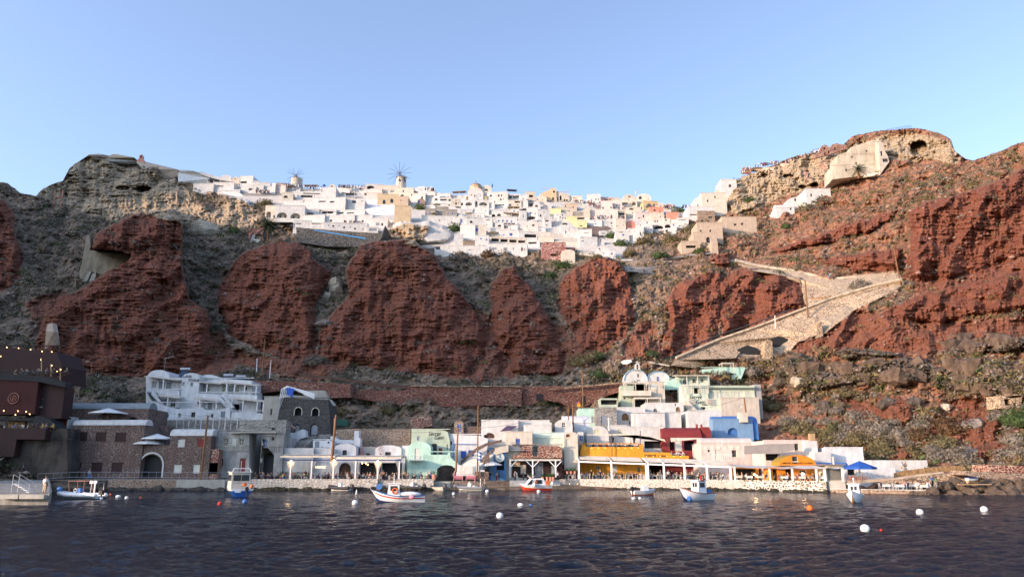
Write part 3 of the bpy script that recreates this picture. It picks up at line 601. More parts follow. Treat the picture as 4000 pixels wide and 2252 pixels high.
# ================================================================ the cliff-top village
# --- around the domed church (frame R3)
V3=[
 (85,195,275,262,'white barrel vault roof on the skyline left of the umbrella tree','white','vault','k180,240,60,14'),
 (275,190,370,275,'small white vaulted house on the skyline with people along its wall','white','arch','k345,250,14,14'),
 (50,260,135,340,'little house with a dark rubble stone arched front below the skyline','brownstone','arch','k95,315,18,30'),
 (60,300,240,430,'white house with an arched lattice door beside the stone arched front','white','flat','a192,362,34,44;k130,400,14,14'),
 (238,325,372,412,'white terrace house with a long beige recessed porch','white','flat','L300,372,110,34'),
 (370,330,462,425,'white house with a blue arched door under the long dark railing','white','flat','a408,385,50,44'),
 (452,362,642,450,'white terrace house with a beige porch under the railing','white','flat','L520,392,110,30;V612,395,40,40'),
 (370,285,470,335,'white block with a flat top left of the busy railing terrace','white','flat','k400,305,10,14;k440,305,10,14'),
 (468,300,625,365,'white hotel terrace block crowded with dark railings','white','flat','X520,345,60,10;X590,345,40,10'),
 (620,320,888,352,'long plain white house under the brown pergola','white','flat','k700,338,8,12;k820,336,8,12'),
 (625,362,782,505,'white round-gabled house with a dark door and small square windows','cream','arch','d712,448,26,46;k712,400,16,16;k674,432,16,14;k750,436,16,14'),
 (780,385,862,505,'narrow white house with a dark arched doorway beside the round-gabled house','white','flat','Y803,455,32,46'),
 (842,400,998,522,'white cave house with a wide barrel arch left of the twin arch','white','flat','V905,455,110,58;k880,505,14,12'),
 (998,335,1062,505,'tall narrow white house with a slim arched window','white','flat','a1025,440,26,60'),
 (1040,398,1218,525,'white cave house with a wide barrel arch and brown eave','white','flat','V1128,455,130,56;k1085,480,14,14;k1150,490,14,14'),
 (1216,432,1300,520,'white barrel cave roof right of the brown eave','white','arch',''),
 (868,345,990,392,'brown stone walled terrace house below the church','brownstone','flat','k900,370,10,12'),
 (1000,340,1190,402,'house with a long olive awning right of the church base','olive','flat','k1120,385,14,12'),
 (1185,282,1292,405,'white house with red figured window beside the flag pole','white','flat','w1246,332,40,34;k1246,385,16,14'),
 (1292,276,1500,432,'two-storey pinkish white house with paired dark windows','pink','flat','w1365,326,32,42;w1408,326,18,40;w1397,386,34,30;k1438,386,16,16;d1300,420,18,30'),
 (1480,310,1692,402,'white pergola house with an open loggia of pillars','white','flat','L1530,350,70,50;L1625,350,100,50'),
 (1500,402,1712,492,'white balcony house below the pillared loggia','cream','flat','k1540,468,22,28;L1650,425,90,30;k1655,470,30,20'),
 (1692,318,1812,490,'tall plain white house with three tiny windows in a column','white','flat','k1735,378,16,26;k1800,394,14,20'),
 (1768,272,1932,420,'beige house with a canopied balcony left of the tan tower','beige','flat','X1858,335,62,42;w1857,408,22,22'),
 (1930,300,2098,428,'beige gabled house directly under the tan tower','beige','gable','b1955,384,20,32;k2030,400,16,16'),
 (1290,452,1512,492,'white terrace with a long brown shade under the potted plants','white','flat','X1380,474,150,20'),
 (970,508,1212,602,'long low white house with a row of small hatch windows','white','flat','k1164,566,14,24;k1000,535,20,10;k1100,540,20,10'),
 (1216,518,1262,562,'tiny white dome left of the flower terrace','white','arch','k1240,545,10,12'),
 (1255,562,1542,652,'white terrace wall with two dark creeper covered arches','white','flat','Y1280,632,56,56;Y1368,628,66,56;k1170,560,1,1'),
 (1540,540,1682,640,'white house behind the brown thatched pergola','white','flat','k1600,565,24,24;a1660,580,34,20'),
 (1310,652,1642,748,'white hotel front with a row of four blue windows','white','flat','b1367,713,38,24;b1427,716,30,36;b1492,719,28,36;b1560,721,28,34'),
 (1308,745,1442,812,'white house with a low barrel arch below the four blue windows','white','flat','V1376,788,60,36'),
 (1640,690,1792,812,'plain white cube with one tiny window beside the blue-windowed hotel','white','flat','k1657,702,14,20;k1740,760,10,10'),
 (1680,562,1792,702,'white cube with a pale upright window below the brown pergola','white','flat','G1743,642,24,48'),
 (1790,512,1962,690,'tall white house with three blue windows behind the dark umbrellas','white','flat','b1855,591,24,30;b1921,609,16,28;k1930,660,12,12'),
 (1890,412,2002,545,'white barrel house with a black lattice right of the dark umbrellas','white','arch','k1945,490,46,40;k1926,520,10,14'),
 (2046,425,2172,522,'pinkish barrel vault house below the tan tower','pink','arch','k2100,490,14,14'),
 (1960,552,2152,702,'white house with a dark arched doorway and pocket windows','white','flat','Y2006,632,26,40;k2058,580,14,14;k1968,632,12,22;k2100,640,14,14'),
 (2062,690,2172,800,'white house with a balcony of olive blinds','white','flat','X2100,715,60,24;k2100,780,26,18'),
 (1740,712,1972,882,'rosy white round-gabled house with a fan window','pink','arch','a1894,780,46,36;k1800,796,18,18;k1840,850,12,12'),
 (1702,882,1952,915,'low white terrace below the rosy round-gabled house','white','flat',''),
 (1968,822,2080,885,'white cube with one grey window under the sloping village wall','white','flat','G2006,858,30,34'),
 (1390,852,1668,992,'white cube house with a big blue window and two slim ones','white','flat','b1553,922,50,50;b1442,928,14,40;b1415,940,12,30'),
 (1668,882,1955,1012,'white house with a deep shaded balcony right of the big blue window','white','flat','X1850,942,190,56;b1850,950,1,1'),
 (1790,1012,1992,1102,'lower white balcony house with blue railing and beige parasol','white','flat','X1880,1050,130,30'),
 (1002,942,1215,1132,'white two-storey house with two blue windows and a tall brown door','white','flat','b1093,987,28,28;b1180,1001,26,30;k1075,1081,12,18;D1125,1108,28,58'),
 (770,782,1002,962,'white stepped house with a long sloping left wing','white','flat','k795,800,1,1'),
 (895,782,1172,962,'angular white house with one deep square window and slanting stair wall','cream','flat','b1022,850,52,56;k1000,880,1,1'),
 (682,922,822,1092,'small white stepped block at the left end of the white hotel','white','flat','k795,980,8,14'),
 (690,605,872,780,'white gabled house with two blue doors and a blue balcony','white','gable','B793,640,42,62;b787,715,14,16;b778,756,34,34'),
 (870,662,1150,792,'wide white house with a dark arched window right of the blue balcony','white','flat','A945,732,50,40;b1112,782,18,12;b900,668,56,12;b1000,672,26,12'),
 (1150,672,1268,795,'white house with a wide glass front against the rock','white','flat','G1200,700,70,30;k1180,770,16,14'),
 (236,532,392,640,'rubble stone house with blue windows in shade','greystone','flat','b260,606,28,26;b316,592,26,40'),
 (388,505,592,620,'rubble stone house with a white dome between blue terraces','greystone','flat','b440,580,26,24;b560,552,1,1'),
 (570,545,722,652,'rubble stone house with blue double doors under a parasol','greystone','flat','b658,600,28,36;b600,590,16,20'),
 (118,372,232,470,'cave house with a bright blue door at the left of the village bowl','brownstone','arch','b142,408,36,44;b232,420,1,1'),
 (330,430,592,475,'two low white barrel roofs above the stone houses','white','vault',''),
 (470,492,592,568,'white barrel house with a blue terrace','white','arch','b530,540,46,24'),
 (590,492,722,585,'white barrel house with one small blue window','white','arch','b645,545,24,16'),
 (722,502,962,602,'row of low white domes with a parasol','white','vault','k790,575,16,12;k860,570,14,12'),
 (230,480,390,530,'low white curved terrace house above the stone houses','white','vault','b150,470,1,1'),
 (180,640,702,762,'long plain white retaining house with one grey window','white','flat','G457,705,22,40;k532,700,12,12'),
 (820,972,1008,1022,'white balcony wall above the brown stone panel','white','flat',''),
 (820,1022,1006,1128,'brown rubble stone panel wall in the white hotel','brownstone','flat',''),
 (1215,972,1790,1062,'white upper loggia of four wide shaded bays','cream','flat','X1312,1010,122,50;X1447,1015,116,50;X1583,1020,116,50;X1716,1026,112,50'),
 (1215,1062,1802,1192,'long white lower hotel storey with paired windows and air units','white','flat','G1300,1134,70,44;G1472,1140,60,46;G1590,1142,26,46;d1720,1152,26,58;k1757,1155,18,24'),
 (380,1098,1180,1178,'long low white terrace wall house left of the hotel loggia','white','flat','k437,1112,70,50;b318,1084,20,30;k600,1140,1,1'),
 (1240,820,1395,930,'white terrace with a brown stone back and beige parasol','white','flat','k1330,900,80,30'),
 (1510,790,1650,850,'white cube above the big blue window','white','flat','k1540,830,10,30;k1620,848,30,12'),
 (960,600,1150,662,'white terrace house with folded parasols and dark doors','white','flat','k985,640,26,14;k1050,640,22,14;k1086,645,20,14'),
 (100,840,200,880,'','',''),
]
for e in V3:
    if not e[4]:continue
    x0,y0,x1,y1,lb,mt,rf=e[:7];wn=e[7]if len(e)>7 else ''
    wn=';'.join(w for w in wn.split(';')if w and float(w.split(',')[2])>2)
    bld(R3,x0,y0,x1,y1+6,lb,mt,rf,wn,yaw=R(rnd.uniform(-9,9)))
# --- the church
def church():
    Y=surf(*R3.p(1000,345))-3
    b=at(*R3.p(1008,345),Y);t=thing('domed_church','tan domed church with a cross towering over the white village','church',b);s=Y/F/3.918
    def q(x,y):a=at(*R3.p(x,y),Y)-b;return a.x,a.z
    x0,zt=q(900,270);dr=105*s;z0=q(1008,270)[1];z1=q(1008,158)[1]
    m=MB();m.cyl((0,dr+1,z0-3),(0,dr+1,z1),dr,None,8,pi/8);m.build('drum','tanw',t)
    for i,a in enumerate((-1,0,1)):
        m=MB();an=-pi/2+a*pi/4;cx,cy=cos(an)*dr*.935,dr+1+sin(an)*dr*.935;w_=13*s
        ux,uy=-sin(an),cos(an);pts=holepoly(0,(z0+z1)/2+20*s*.2,w_*1.6,46*s,1)
        nx,ny=cos(an)*.15,sin(an)*.15
        m.add([(cx+ux*p[0]+nx,cy+uy*p[0]+ny,p[1])for p in pts],[tuple(range(len(pts)))]);m.build('arched_window','brownstone',t)
    m=MB();m.cyl((0,dr+1,z1),(0,dr+1,z1+.35),dr*1.03,dr*1.0,16);m.build('cornice','tanw',t)
    m=MB();n=20;zr=q(1008,98)[1]-z1-.3;rr=dr*.93;vs=[];mm=7
    for j in range(mm+1):
        for i in range(n):vs.append((rr*cos(pi/2*j/mm)*cos(2*pi*i/n),dr+1+rr*cos(pi/2*j/mm)*sin(2*pi*i/n),z1+.33+zr*sin(pi/2*j/mm)))
    m.add(vs,[(j*n+i,j*n+(i+1)% n,(j+1)*n+(i+1)% n,(j+1)*n+i)for j in range(mm)for i in range(n)]);m.build('dome',plain('domebrown',(.25,.17,.105),.8),t,True)
    m=MB();zc=z1+.3+zr;m.bar((0,dr+1,zc),(0,dr+1,zc+1.6),.12);m.bar((-.45,dr+1,zc+1.1),(.45,dr+1,zc+1.1),.1);m.build('cross','charcoal',t)
    bld(R3,892,205,1112,345,'white round-gabled church front below the dome','pink','arch','k1065,300,12,22;A945,318,24,26',cat='church',name='church_hall',Y=Y-1,depth=3,into=t)
    bld(R3,1104,166,1252,292,'cream round-gabled chapel with a half-moon window right of the dome','cream','arch','a1175,240,58,38',cat='chapel',name='chapel',Y=Y+3)
    bld(R3,900,290,985,348,'small white barrel annex at the foot of the church','white','arch','Y945,318,20,22',cat='annex',name='church_annex',Y=Y-2.2,depth=3)
    bld(R3,1035,252,1128,348,'white barrel annex with two little windows at the right foot of the church','white','arch','k1085,325,14,16;k1060,300,10,14',cat='annex',name='church_annex',Y=Y-2.6,depth=3)
    p=at(*R3.p(1258,225),Y);f=thing('flag_pole','thin flag pole with a furled dark flag beside the domed church','flag',p);h=100*s
    m=MB();m.cyl((0,0,0),(0,0,h),.07,.05,6);m.build('pole','metal',f)
    m=MB();m.add([(0,0,h*.95),(.5,.1,h*.7),(.45,.2,h*.25),(0,.05,h*.3),(.2,-.15,h*.6)],[(0,1,4),(1,2,4),(2,3,4),(3,0,4)]);m.build('flag','navy',f)
church()
# --- tan ruin pair
bld(R3,2010,218,2182,405,'blank tan side wing of the roofless tower house on the ridge','tanw','flat','',poly=[(2010,405),(2182,405),(2182,218),(2010,292)],depth=7)
bld(R3,2182,215,2250,405,'roofless tan stone tower house with black window holes','tanw','flat','X2211,268,32,36;X2190,376,26,52',depth=7,dY=-1.6)
bld(R3,2248,270,2448,412,'grey roofless mansion with arched black openings beside the tan tower','beige','flat','Y2311,362,30,84;X2272,378,18,52;X2372,400,24,40;X2408,404,30,40',poly=[(2248,412),(2448,412),(2446,300),(2248,270)])
# --- parasols
for i,(x,y,mt,lb)in enumerate([(735,510,'charcoal','brown thatch-like parasol beside the white domes'),(415,458,'canvas','pale parasol above the blue and stone houses'),(380,590,'canvas','light green parasol on the stone house terrace'),
    (905,592,'canvas','beige parasol over the small dome terrace'),(1305,828,'canvas','large olive parasol right of the angular white house'),(1268,884,'canvas','olive parasol just below the large one'),
    (1880,462,'charcoal','dark parasol highest on the slope by the beige gable'),(1762,542,'charcoal','dark parasol above the three blue windows'),(1858,664,'charcoal','wide dark parasol over the terrace below the blue windows')]):
    p=R3.p(x,y);parasol(p[0],p[1]+1,surf(p[0],p[1]+9)-3.2,1.9 if i>3 else 1.7,2.4,lb,mt,group='parasols on the village terraces')
def pergola(fr,x0,x1,ytop,ybot,label,mat='thatch',post='white',n=3,d=3.0,Y=None,slope=0,name='pergola',cat='pergola',roofh=.18,dY=-2.5,slats=0):
    px0,py0=fr.p(x0,ytop);px1,py1=fr.p(x1,ybot);Y=Y or surf((px0+px1)/2,py1)+dY
    b=at((px0+px1)/2,py1,Y);W=(at(px1,py1,Y)-at(px0,py1,Y)).x/2;H=(at(px0,py0,Y)-b).z;t=thing(name,label,cat,b)
    m=MB();sl=slope
    m.add([(-W-.2,-.2,H),(W+.2,-.2,H+sl),(W+.2,d,H+sl+.3),(-W-.2,d,H+.3),(-W-.2,-.2,H+roofh),(W+.2,-.2,H+sl+roofh),(W+.2,d,H+sl+.3+roofh),(-W-.2,d,H+.3+roofh)],
        [(0,3,2,1),(4,5,6,7),(0,1,5,4),(1,2,6,5),(2,3,7,6),(3,0,4,7)]);m.build('canopy',mat,t)
    for i in range(n):
        x=-W+2*W*i/(n-1);m=MB();m.box(x-.09,x+.09,0,.18,0,H+sl*i/(n-1)-.004);m.build('post',post,t)
    return t
pergola(R3,1440,1680,588,655,'long brown reed pergola over the hotel terrace','thatch',slope=-.6)
pergola(R3,1436,1615,748,805,'white timber pergola below the four blue windows','white',n=4)
pergola(R3,655,862,270,345,'brown canvas pergola on the skyline left of the church','thatch',slope=.3)
pergola(R3,1490,1640,235,262,'dark shade sail on the skyline roof terrace','charcoal',slope=-.3,n=2)
pergola(R3,1500,1680,500,545,'straw pergola beside the potted plants','thatch',n=3)
# --- right half of the village (frame R4)
V4=[
 (445,240,632,302,'long cream terrace house right of the grey roofless mansion','cream','flat','k530,262,60,8'),
 (635,290,722,358,'white cube with two little windows below the cream terrace','white','flat','k655,330,10,12;k690,330,10,14'),
 (700,215,892,332,'white two-storey house with three small windows on the skyline','white','flat','G765,290,20,30;k826,284,26,20;w863,290,12,34'),
 (892,252,1158,302,'long flat beige roofed house on the skyline','beige','flat','k960,290,60,12;k1060,290,40,10'),
 (898,310,1062,432,'rosy white house with a dark cross-shaped window','pink','flat','A928,402,22,36;k990,380,10,14;r1040,402,22,26'),
 (1060,292,1196,412,'rosy white house with one big oval window','pink','flat','o1122,369,24,28;k1090,402,30,12;k1150,402,30,12'),
 (1196,272,1292,382,'white terrace house with olive blinds under the double-vaulted mansion','cream','flat','X1240,340,80,24'),
 (1215,212,1395,322,'left half of the big double-vaulted cream mansion','cream','arch','w1301,244,46,18'),
 (1395,205,1606,335,'right half of the big double-vaulted cream mansion with arched blue window','cream','arch','a1457,258,48,50;k1566,285,18,14'),
 (1290,262,1412,385,'cream house with a deep arched porch below the mansion','cream','flat','V1365,345,62,60;A1320,340,14,20'),
 (1498,312,1712,402,'yellow ochre house with a tall dark door','ochreclay','flat','d1583,364,28,42'),
 (1710,335,1787,402,'small cream house right of the yellow ochre house','cream','flat','G1745,378,18,28'),
 (1785,342,1942,412,'low cream double vault at the right end of the skyline','cream','arch','k1822,372,10,10'),
 (1590,398,1790,522,'terracotta house with one white arched window','terracotta','flat','a1660,435,38,36;A1733,455,16,24'),
 (1835,470,2002,562,'dusty pink ruined house behind the stepped white terraces','terracotta','flat','k1930,510,10,10'),
 (1252,402,1452,522,'peach house with a small arched balcony','cream','flat','V1330,420,70,30;G1348,475,20,22'),
 (1380,470,1602,562,'peach terrace house with a round-topped white door','pink','flat','a1503,520,26,44;k1440,550,40,14'),
 (745,432,1137,568,'big blank rosy building with two slim crosses on its front','pink','flat','w803,517,22,32;r873,552,28,18;r935,550,20,16;r760,556,14,16'),
 (655,415,747,572,'rounded grey-beige tower house left of the big rosy building','beige','flat',''),
 (1137,440,1252,560,'brown shaded terrace house right of the big rosy building','beige','flat','X1190,490,90,30;X1190,530,80,20'),
 (375,347,557,437,'beige house with tall windows under the people terrace','sand','flat','w395,382,16,40;w490,398,14,34;w508,400,12,34'),
 (265,402,502,492,'long sand-coloured sloping wall house with a skylight','beige','flat','k445,452,40,14'),
 (500,470,658,527,'rough stone walled terrace in the middle of the village','greystone','flat',''),
 (530,530,738,592,'low house with a brown canvas veranda','cream','flat','X600,552,130,30'),
 (170,418,332,500,'pale yellow walled house with a round end','paleyellow','flat',''),
 (415,527,562,642,'yellow painted wall house in the village centre','paleyellow','flat','k500,578,8,12'),
 (560,590,700,682,'lower yellow painted house with an arch','paleyellow','flat','k620,660,40,18'),
 (232,478,322,592,'white barrel gable left of the one with dark red windows','white','arch','k286,508,16,14;k262,560,12,18'),
 (300,475,422,602,'white barrel gable with four dark red windows','white','arch','k352,503,18,22;r322,538,14,24;r357,546,16,24;r391,548,14,24'),
 (320,592,502,745,'white barrel vault house with a shaded lunette','white','arch','V388,618,90,30;k450,690,8,30'),
 (0,428,110,540,'white house with an arched blue door at the left of the central stairs','white','flat','b8,500,24,24;Y45,512,20,36;k90,465,14,14'),
 (85,530,215,640,'white terrace house with a creeper and small red window','white','flat','k115,556,40,14;r125,640,14,14'),
 (640,580,912,662,'long white house with a blue arched bay','white','flat','b822,634,24,20;k812,596,24,12;k700,640,12,12'),
 (905,560,1112,662,'row of white vaults behind the dark stone terraces','white','vault','k1048,580,28,22;k1055,660,18,18'),
 (1108,560,1252,702,'white stepped house under the brown parasol','cream','flat','k1120,664,26,12;k1215,640,14,12'),
 (1250,585,1388,684,'terracotta barrel house in the right of the village','terracotta','arch','k1308,655,10,24;k1335,660,14,10'),
 (880,728,1012,778,'small white terrace house with a dark slot among stone terraces','white','flat','k938,765,50,14'),
 (1018,712,1122,785,'white house with a grey door left of the blue-door house','white','flat','G1053,748,26,26;k1110,740,10,12'),
 (1112,742,1302,905,'white house with a blue window above a scalloped balcony','white','flat','b1216,786,32,28;k1188,740,60,12'),
 (1300,792,1402,892,'white block right of the scalloped balcony','white','flat',''),
 (1280,702,1402,795,'white house with slim windows above the white block','white','flat','b1404,770,1,1;k1300,730,14,16;k1375,735,14,14'),
 (1400,640,1510,830,'tall white house with small square windows in two rows','white','flat','k1460,650,14,16;G1430,680,14,14;k1458,760,16,36;G1495,745,14,24'),
 (1505,590,1632,765,'white house with a grid of eight small windows','white','flat','w1552,614,22,26;G1520,680,14,26;G1548,680,14,26;G1580,680,14,26;G1536,742,14,26;G1560,742,14,26;G1605,720,14,18'),
 (1600,472,1792,582,'grey-beige stepped concrete block below the terracotta house','beige','flat','k1740,530,14,24'),
 (1630,572,1795,655,'white house with a row of square windows over the black arches','pink','flat','w1665,592,24,28;w1699,592,22,28'),
 (1795,552,1882,655,'white house with wide window over the right black arch','cream','flat','w1817,577,34,22'),
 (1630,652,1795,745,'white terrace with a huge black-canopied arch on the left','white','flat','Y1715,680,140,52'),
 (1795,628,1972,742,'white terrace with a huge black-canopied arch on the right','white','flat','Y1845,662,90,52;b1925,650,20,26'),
 (1880,570,1978,640,'white terrace block right of the black arches','white','flat','k1938,612,10,14'),
 (1975,552,2142,672,'stepped small white terraces at the right end of the village','white','flat','X2050,575,110,10;k2015,660,26,18'),
 (380,700,575,842,'plain white stepped house with a narrow stair slit','white','flat','k447,690,8,36;k535,720,10,12;k400,745,18,40'),
 (570,715,770,852,'plain white house with a dark red window','white','flat','r738,835,26,30;k690,760,60,10'),
 (600,820,850,942,'stepped white house below the dark red window','white','flat','k640,875,40,14;k632,830,12,12'),
 (835,842,947,922,'tiny white chapel with a belfry arch','white','flat','Y897,852,20,22;k895,885,14,22'),
 (820,958,1010,1090,'white barrel chapel house with an arched bell window','white','arch','Y878,980,24,24;G890,1010,20,14;b937,1050,14,22;k915,1035,16,12'),
 (1005,1015,1105,1112,'last white cube at the foot of the village with one blue window','white','flat','b1053,1053,28,30'),
 (5,815,232,905,'cream box house above the dark red warehouse','cream','flat',''),
]
PAL['ochreclay']=(.55,.40,.2)
for e in V4:
    x0,y0,x1,y1,lb,mt,rf,wn=e
    wn=';'.join(w for w in wn.split(';')if w and float(w.split(',')[2])>2)
    bld(R4,x0,y0,x1,y1+5,lb,mt,rf,wn,yaw=R(rnd.uniform(-8,8)))
def chimney(fr,x,ytop,ybot,w,label,mat='cream',Y=None,cap=False):
    px,py=fr.p(x,ybot);Y=Y or surf(px,py)-1.5;b=at(px,py,Y);h=(at(px,fr.p(x,ytop)[1],Y)-b).z;r=w*Y/F/fr.k/2
    m=MB();m.cyl((0,0,0),(0,0,h),r,r*.85,8);m.box(-r*1.25,r*1.25,-r*1.25,r*1.25,h*.86,h*.93)
    o=m.build('chimney',mat);o.location=b;return tag(o,label,'chimney')
chimney(R4,1397,148,215,18,'tall slim cream chimney between the two vaults of the mansion')
slab(R4,[(175,745),(560,840),(760,905),(870,985),(870,1090),(560,1075),(470,1010),(350,940),(235,880),(175,850)],'long sloping grey plastered retaining wall below the village','beige','retaining wall','retaining_wall',dY=-2.5,th=5)
slab(R4,[(0,745),(180,742),(180,820),(0,815)],'grey plaster wall above the cream box house','beige','retaining wall','retaining_wall',dY=-2,th=5)
bld(R4,60,900,530,1080,'long dark red warehouse with a low stone-ringed arch','oxstone','flat','Y235,1075,110,44',poly=[(60,1105),(530,1105),(530,1000),(380,950),(260,905),(60,895)],cat='warehouse',depth=5,dY=-4)if False else None
masonry('oxstone',(.16,.03,.025),(.26,.06,.045),(.5,.4,.35),.9,.05,3.)
bld(R4,60,898,400,1085,'dark red plastered warehouse with a low arch below the village','oxstone','flat','Y235,1068,112,36',cat='warehouse',name='warehouse',depth=5,dY=-3)
bld(R4,400,960,535,1010,'dark red warehouse wing under the sloping grey wall','oxstone','flat','',cat='warehouse',name='warehouse',depth=5,dY=-2)
bld(R4,340,993,530,1092,'cream domed cistern beside the red warehouse','cream','arch','',cat='cistern',name='cistern',dY=-4.5,depth=6)
for nm,p in(('dark stone terrace wall below the row of white vaults',[(590,650),(740,640),(980,655),(1080,720),(1100,790),(1010,850),(930,870),(800,840),(740,760)]),('dark stone bank beside the tiny chapel',[(720,850),(830,800),(935,790),(935,842),(830,850),(830,910),(740,905)])):
    slab(R4,p,nm,'darkstone','stone bank','stone_bank',dY=-1.2,th=3)
# stone terraces under the village
slab(R4,[(1200,1150),(1420,1148),(1655,1140),(1668,1235),(1230,1222)],'upper rubble terrace wall with a pale rim below the village','brownstone','terrace wall','terrace_wall',dY=-1.5,th=3)
slab(R4,[(1230,1232),(1660,1245),(1680,1340),(1300,1318),(1240,1300)],'lower rubble terrace wall with a pale rim below the village','greystone','terrace wall','terrace_wall',dY=-1.5,th=3)
slab(R4,[(1675,1165),(1900,1110),(2150,1060),(2480,1030),(2480,1052),(2150,1090),(1900,1150),(1680,1215)],'long thin dry-stone wall climbing right towards the stepped hotel','greystone','terrace wall','terrace_wall',dY=-1,th=2)
slab(R4,[(1195,1130),(1345,1134),(1350,1152),(1198,1148)],'white painted bench wall at the end of the village path','white','low wall','low_wall',dY=-2,th=1.2)
# --- left half of the village (frame R2)
V2=[
 (20,288,118,325,'beige pitched roof house at the far left of the skyline','beige','gable','k60,312,20,10'),
 (115,285,282,385,'white flat house on the left skyline with a dark slot','white','flat','X165,358,90,30'),
 (268,335,352,372,'pair of white rounded chimneys blocks on the left skyline','white','vault',''),
 (340,362,497,412,'long low stone-topped white house','white','flat',''),
 (235,395,412,490,'white house with a broad black window and grey veranda','white','flat','X318,438,80,24;G285,470,60,30;G360,476,46,28'),
 (410,412,525,488,'white house with a dark shaded carport','white','flat','X455,470,50,22'),
 (515,372,560,500,'white stair tower left of the rosy block','white','flat',''),
 (560,402,692,492,'rosy white block with a red-edged top below the first windmill','pink','flat','k600,440,12,16'),
 (690,430,880,475,'low white terrace below the first windmill','white','flat','k740,450,40,10;k820,455,30,10'),
 (880,440,1145,480,'white terrace with people and a balustrade','white','flat','k940,462,60,8;k1050,462,60,8'),
 (1240,382,1318,445,'cream barrel house on the skyline by the blue bell tower','cream','arch','k1277,412,26,16'),
 (1390,460,1500,510,'white cube with an outside lamp between two skyline terraces','white','flat','k1420,496,30,14'),
 (1330,420,1710,470,'long low white skyline house with dark shades','white','flat','k1490,428,80,10;Y1635,445,40,20'),
 (1700,385,1905,500,'white vault house with a huge black arch left of the tall windmill','white','flat','Y1765,425,100,48'),
 (1868,400,2112,520,'cream house with a rose roofline below the tall windmill','cream','flat','G2037,473,52,32'),
 (2108,432,2302,560,'cream house with a round arch right of the tall windmill','cream','flat','w2175,470,20,32;A2160,525,50,30;k2280,520,16,26'),
 (2300,478,2365,540,'rubble stone arched house near the second windmill','brownstone','arch','k2330,520,12,20'),
 (1755,440,1905,530,'pinkish slab house with a slanting top','pink','flat',''),
 (1675,492,1905,600,'rosy white sloping wing above the rough white wall','pink','flat','k1700,510,30,30'),
 (640,490,782,600,'white house with a deep arched window at the left end','cream','flat','A697,541,54,36'),
 (780,478,1150,522,'white terrace below a long dark roof shade','white','flat','X1020,500,220,14'),
 (835,520,1052,580,'white house with a brown shade and hatch windows','white','flat','X960,535,150,30'),
 (650,590,1022,692,'broad white house with one dark pocket window','white','flat','k924,600,18,18;k690,650,30,10'),
 (1150,425,1322,560,'white triangular wall house rising to a peak','white','flat',''),
 (1010,555,1445,720,'big white curved house with a slot window and a half-moon window','white','flat','X1152,598,96,18;A1280,605,66,24'),
 (1060,545,1220,590,'white upper storey with a long slot above the curved house','white','flat','k1130,570,60,10'),
 (1465,572,1685,712,'white square house with a three-part window','white','flat','w1556,605,54,38;k1655,595,16,14'),
 (1405,560,1470,650,'narrow white stair house with a dark recess','white','flat','X1435,600,36,30'),
 (428,655,562,830,'cream house end with a tall arched opening beside the palm','cream','flat','V480,765,64,84;A555,790,26,40'),
 (560,652,925,835,'white house with two great shaded arches','white','flat','V652,775,130,74;V816,780,130,74'),
 (915,700,1112,790,'white house with a low shaded arch under a brown awning','white','flat','V985,755,130,36'),
 (1110,700,1330,790,'white terrace with black triangular shade sails on the left','white','flat','X1220,740,150,28'),
 (1328,710,1690,795,'white terrace with black triangular shade sails on the right','white','flat','X1385,740,80,24;X1510,745,100,16;k1600,790,60,8'),
 (900,775,1185,885,'plain white wall house left of the two dark windows','white','flat','k960,850,60,16'),
 (1182,775,1560,890,'long white house with two dark square windows','white','flat','k1263,840,34,30;k1448,852,34,30'),
 (1555,775,1785,895,'white house with a single shuttered window','white','flat','w1664,850,26,32'),
 (1010,872,1182,945,'white terrace below the shade sails with slit windows','white','flat','X1080,880,120,10;k1045,925,10,14;k1130,925,10,14'),
 (1180,875,1712,975,'long white terrace front with round porthole windows','white','flat','o1297,915,30,30;o1432,927,30,30;o1564,938,30,30;k1238,906,12,20;k1368,910,12,20;k1507,923,12,20;k1661,940,12,22'),
 (1768,808,1975,915,'white house with a pale garage-like window right of the portholes','white','flat','G1855,885,50,40;k1910,890,26,36'),
 (1705,925,1855,990,'white end block with a shaded porch at the right of the portholes','white','flat','G1795,955,100,40'),
 (2060,655,2262,850,'blank tan stone bastion below the arched tan house','tanw','flat',''),
 (1848,512,2104,660,'tan stone house with two arched windows','tanw','flat','a1935,607,42,58;a2031,590,42,60'),
 (2100,540,2235,668,'tan stone side wing with a tiny window','sand','flat','k2144,588,10,22'),
 (2330,410,2480,480,'white double vault on the right of the second windmill','white','arch','k2400,450,14,14'),
 (2480,425,2576,500,'white vaulted house with people in front','white','arch','k2530,460,30,14'),
 (2300,500,2440,600,'white cave house with an arched glazed door','white','flat','a2414,548,34,30;X2360,520,20,10'),
 (2440,480,2576,600,'white terrace house with a beige shaded front','white','flat','L2510,540,100,30'),
 (790,842,1012,945,'white terrace with curved steps above the dark stone wall','white','flat','k860,880,70,14'),
]
for e in V2:
    x0,y0,x1,y1,lb,mt,rf,wn=e
    bld(R2,x0,y0,x1,y1+5,lb,mt,rf,wn,yaw=R(rnd.uniform(-7,7)))
slab(R2,[(1640,580),(1850,560),(1850,640),(2070,640),(2070,790),(1960,800),(1780,790),(1640,690)],'rough whitewashed rock face under the arched tan house',plain('whiterock',(.74,.71,.68),.9,var=.2,bump=1.,scale=1.2),'rock face','whitewashed_crag',dY=-3,th=5)
slab(R2,[(130,470),(400,478),(660,492),(650,560),(520,580),(300,600),(160,560)],'grey dry-stone terrace below the broad black window','greystone','stone terrace','stone_terrace',dY=-1,th=3)
slab(R2,[(540,375),(590,365),(700,372),(815,395),(810,418),(540,400)],'brown rubble wall at the foot of the first windmill','brownstone','rubble wall','rubble_wall',dY=-1,th=2)
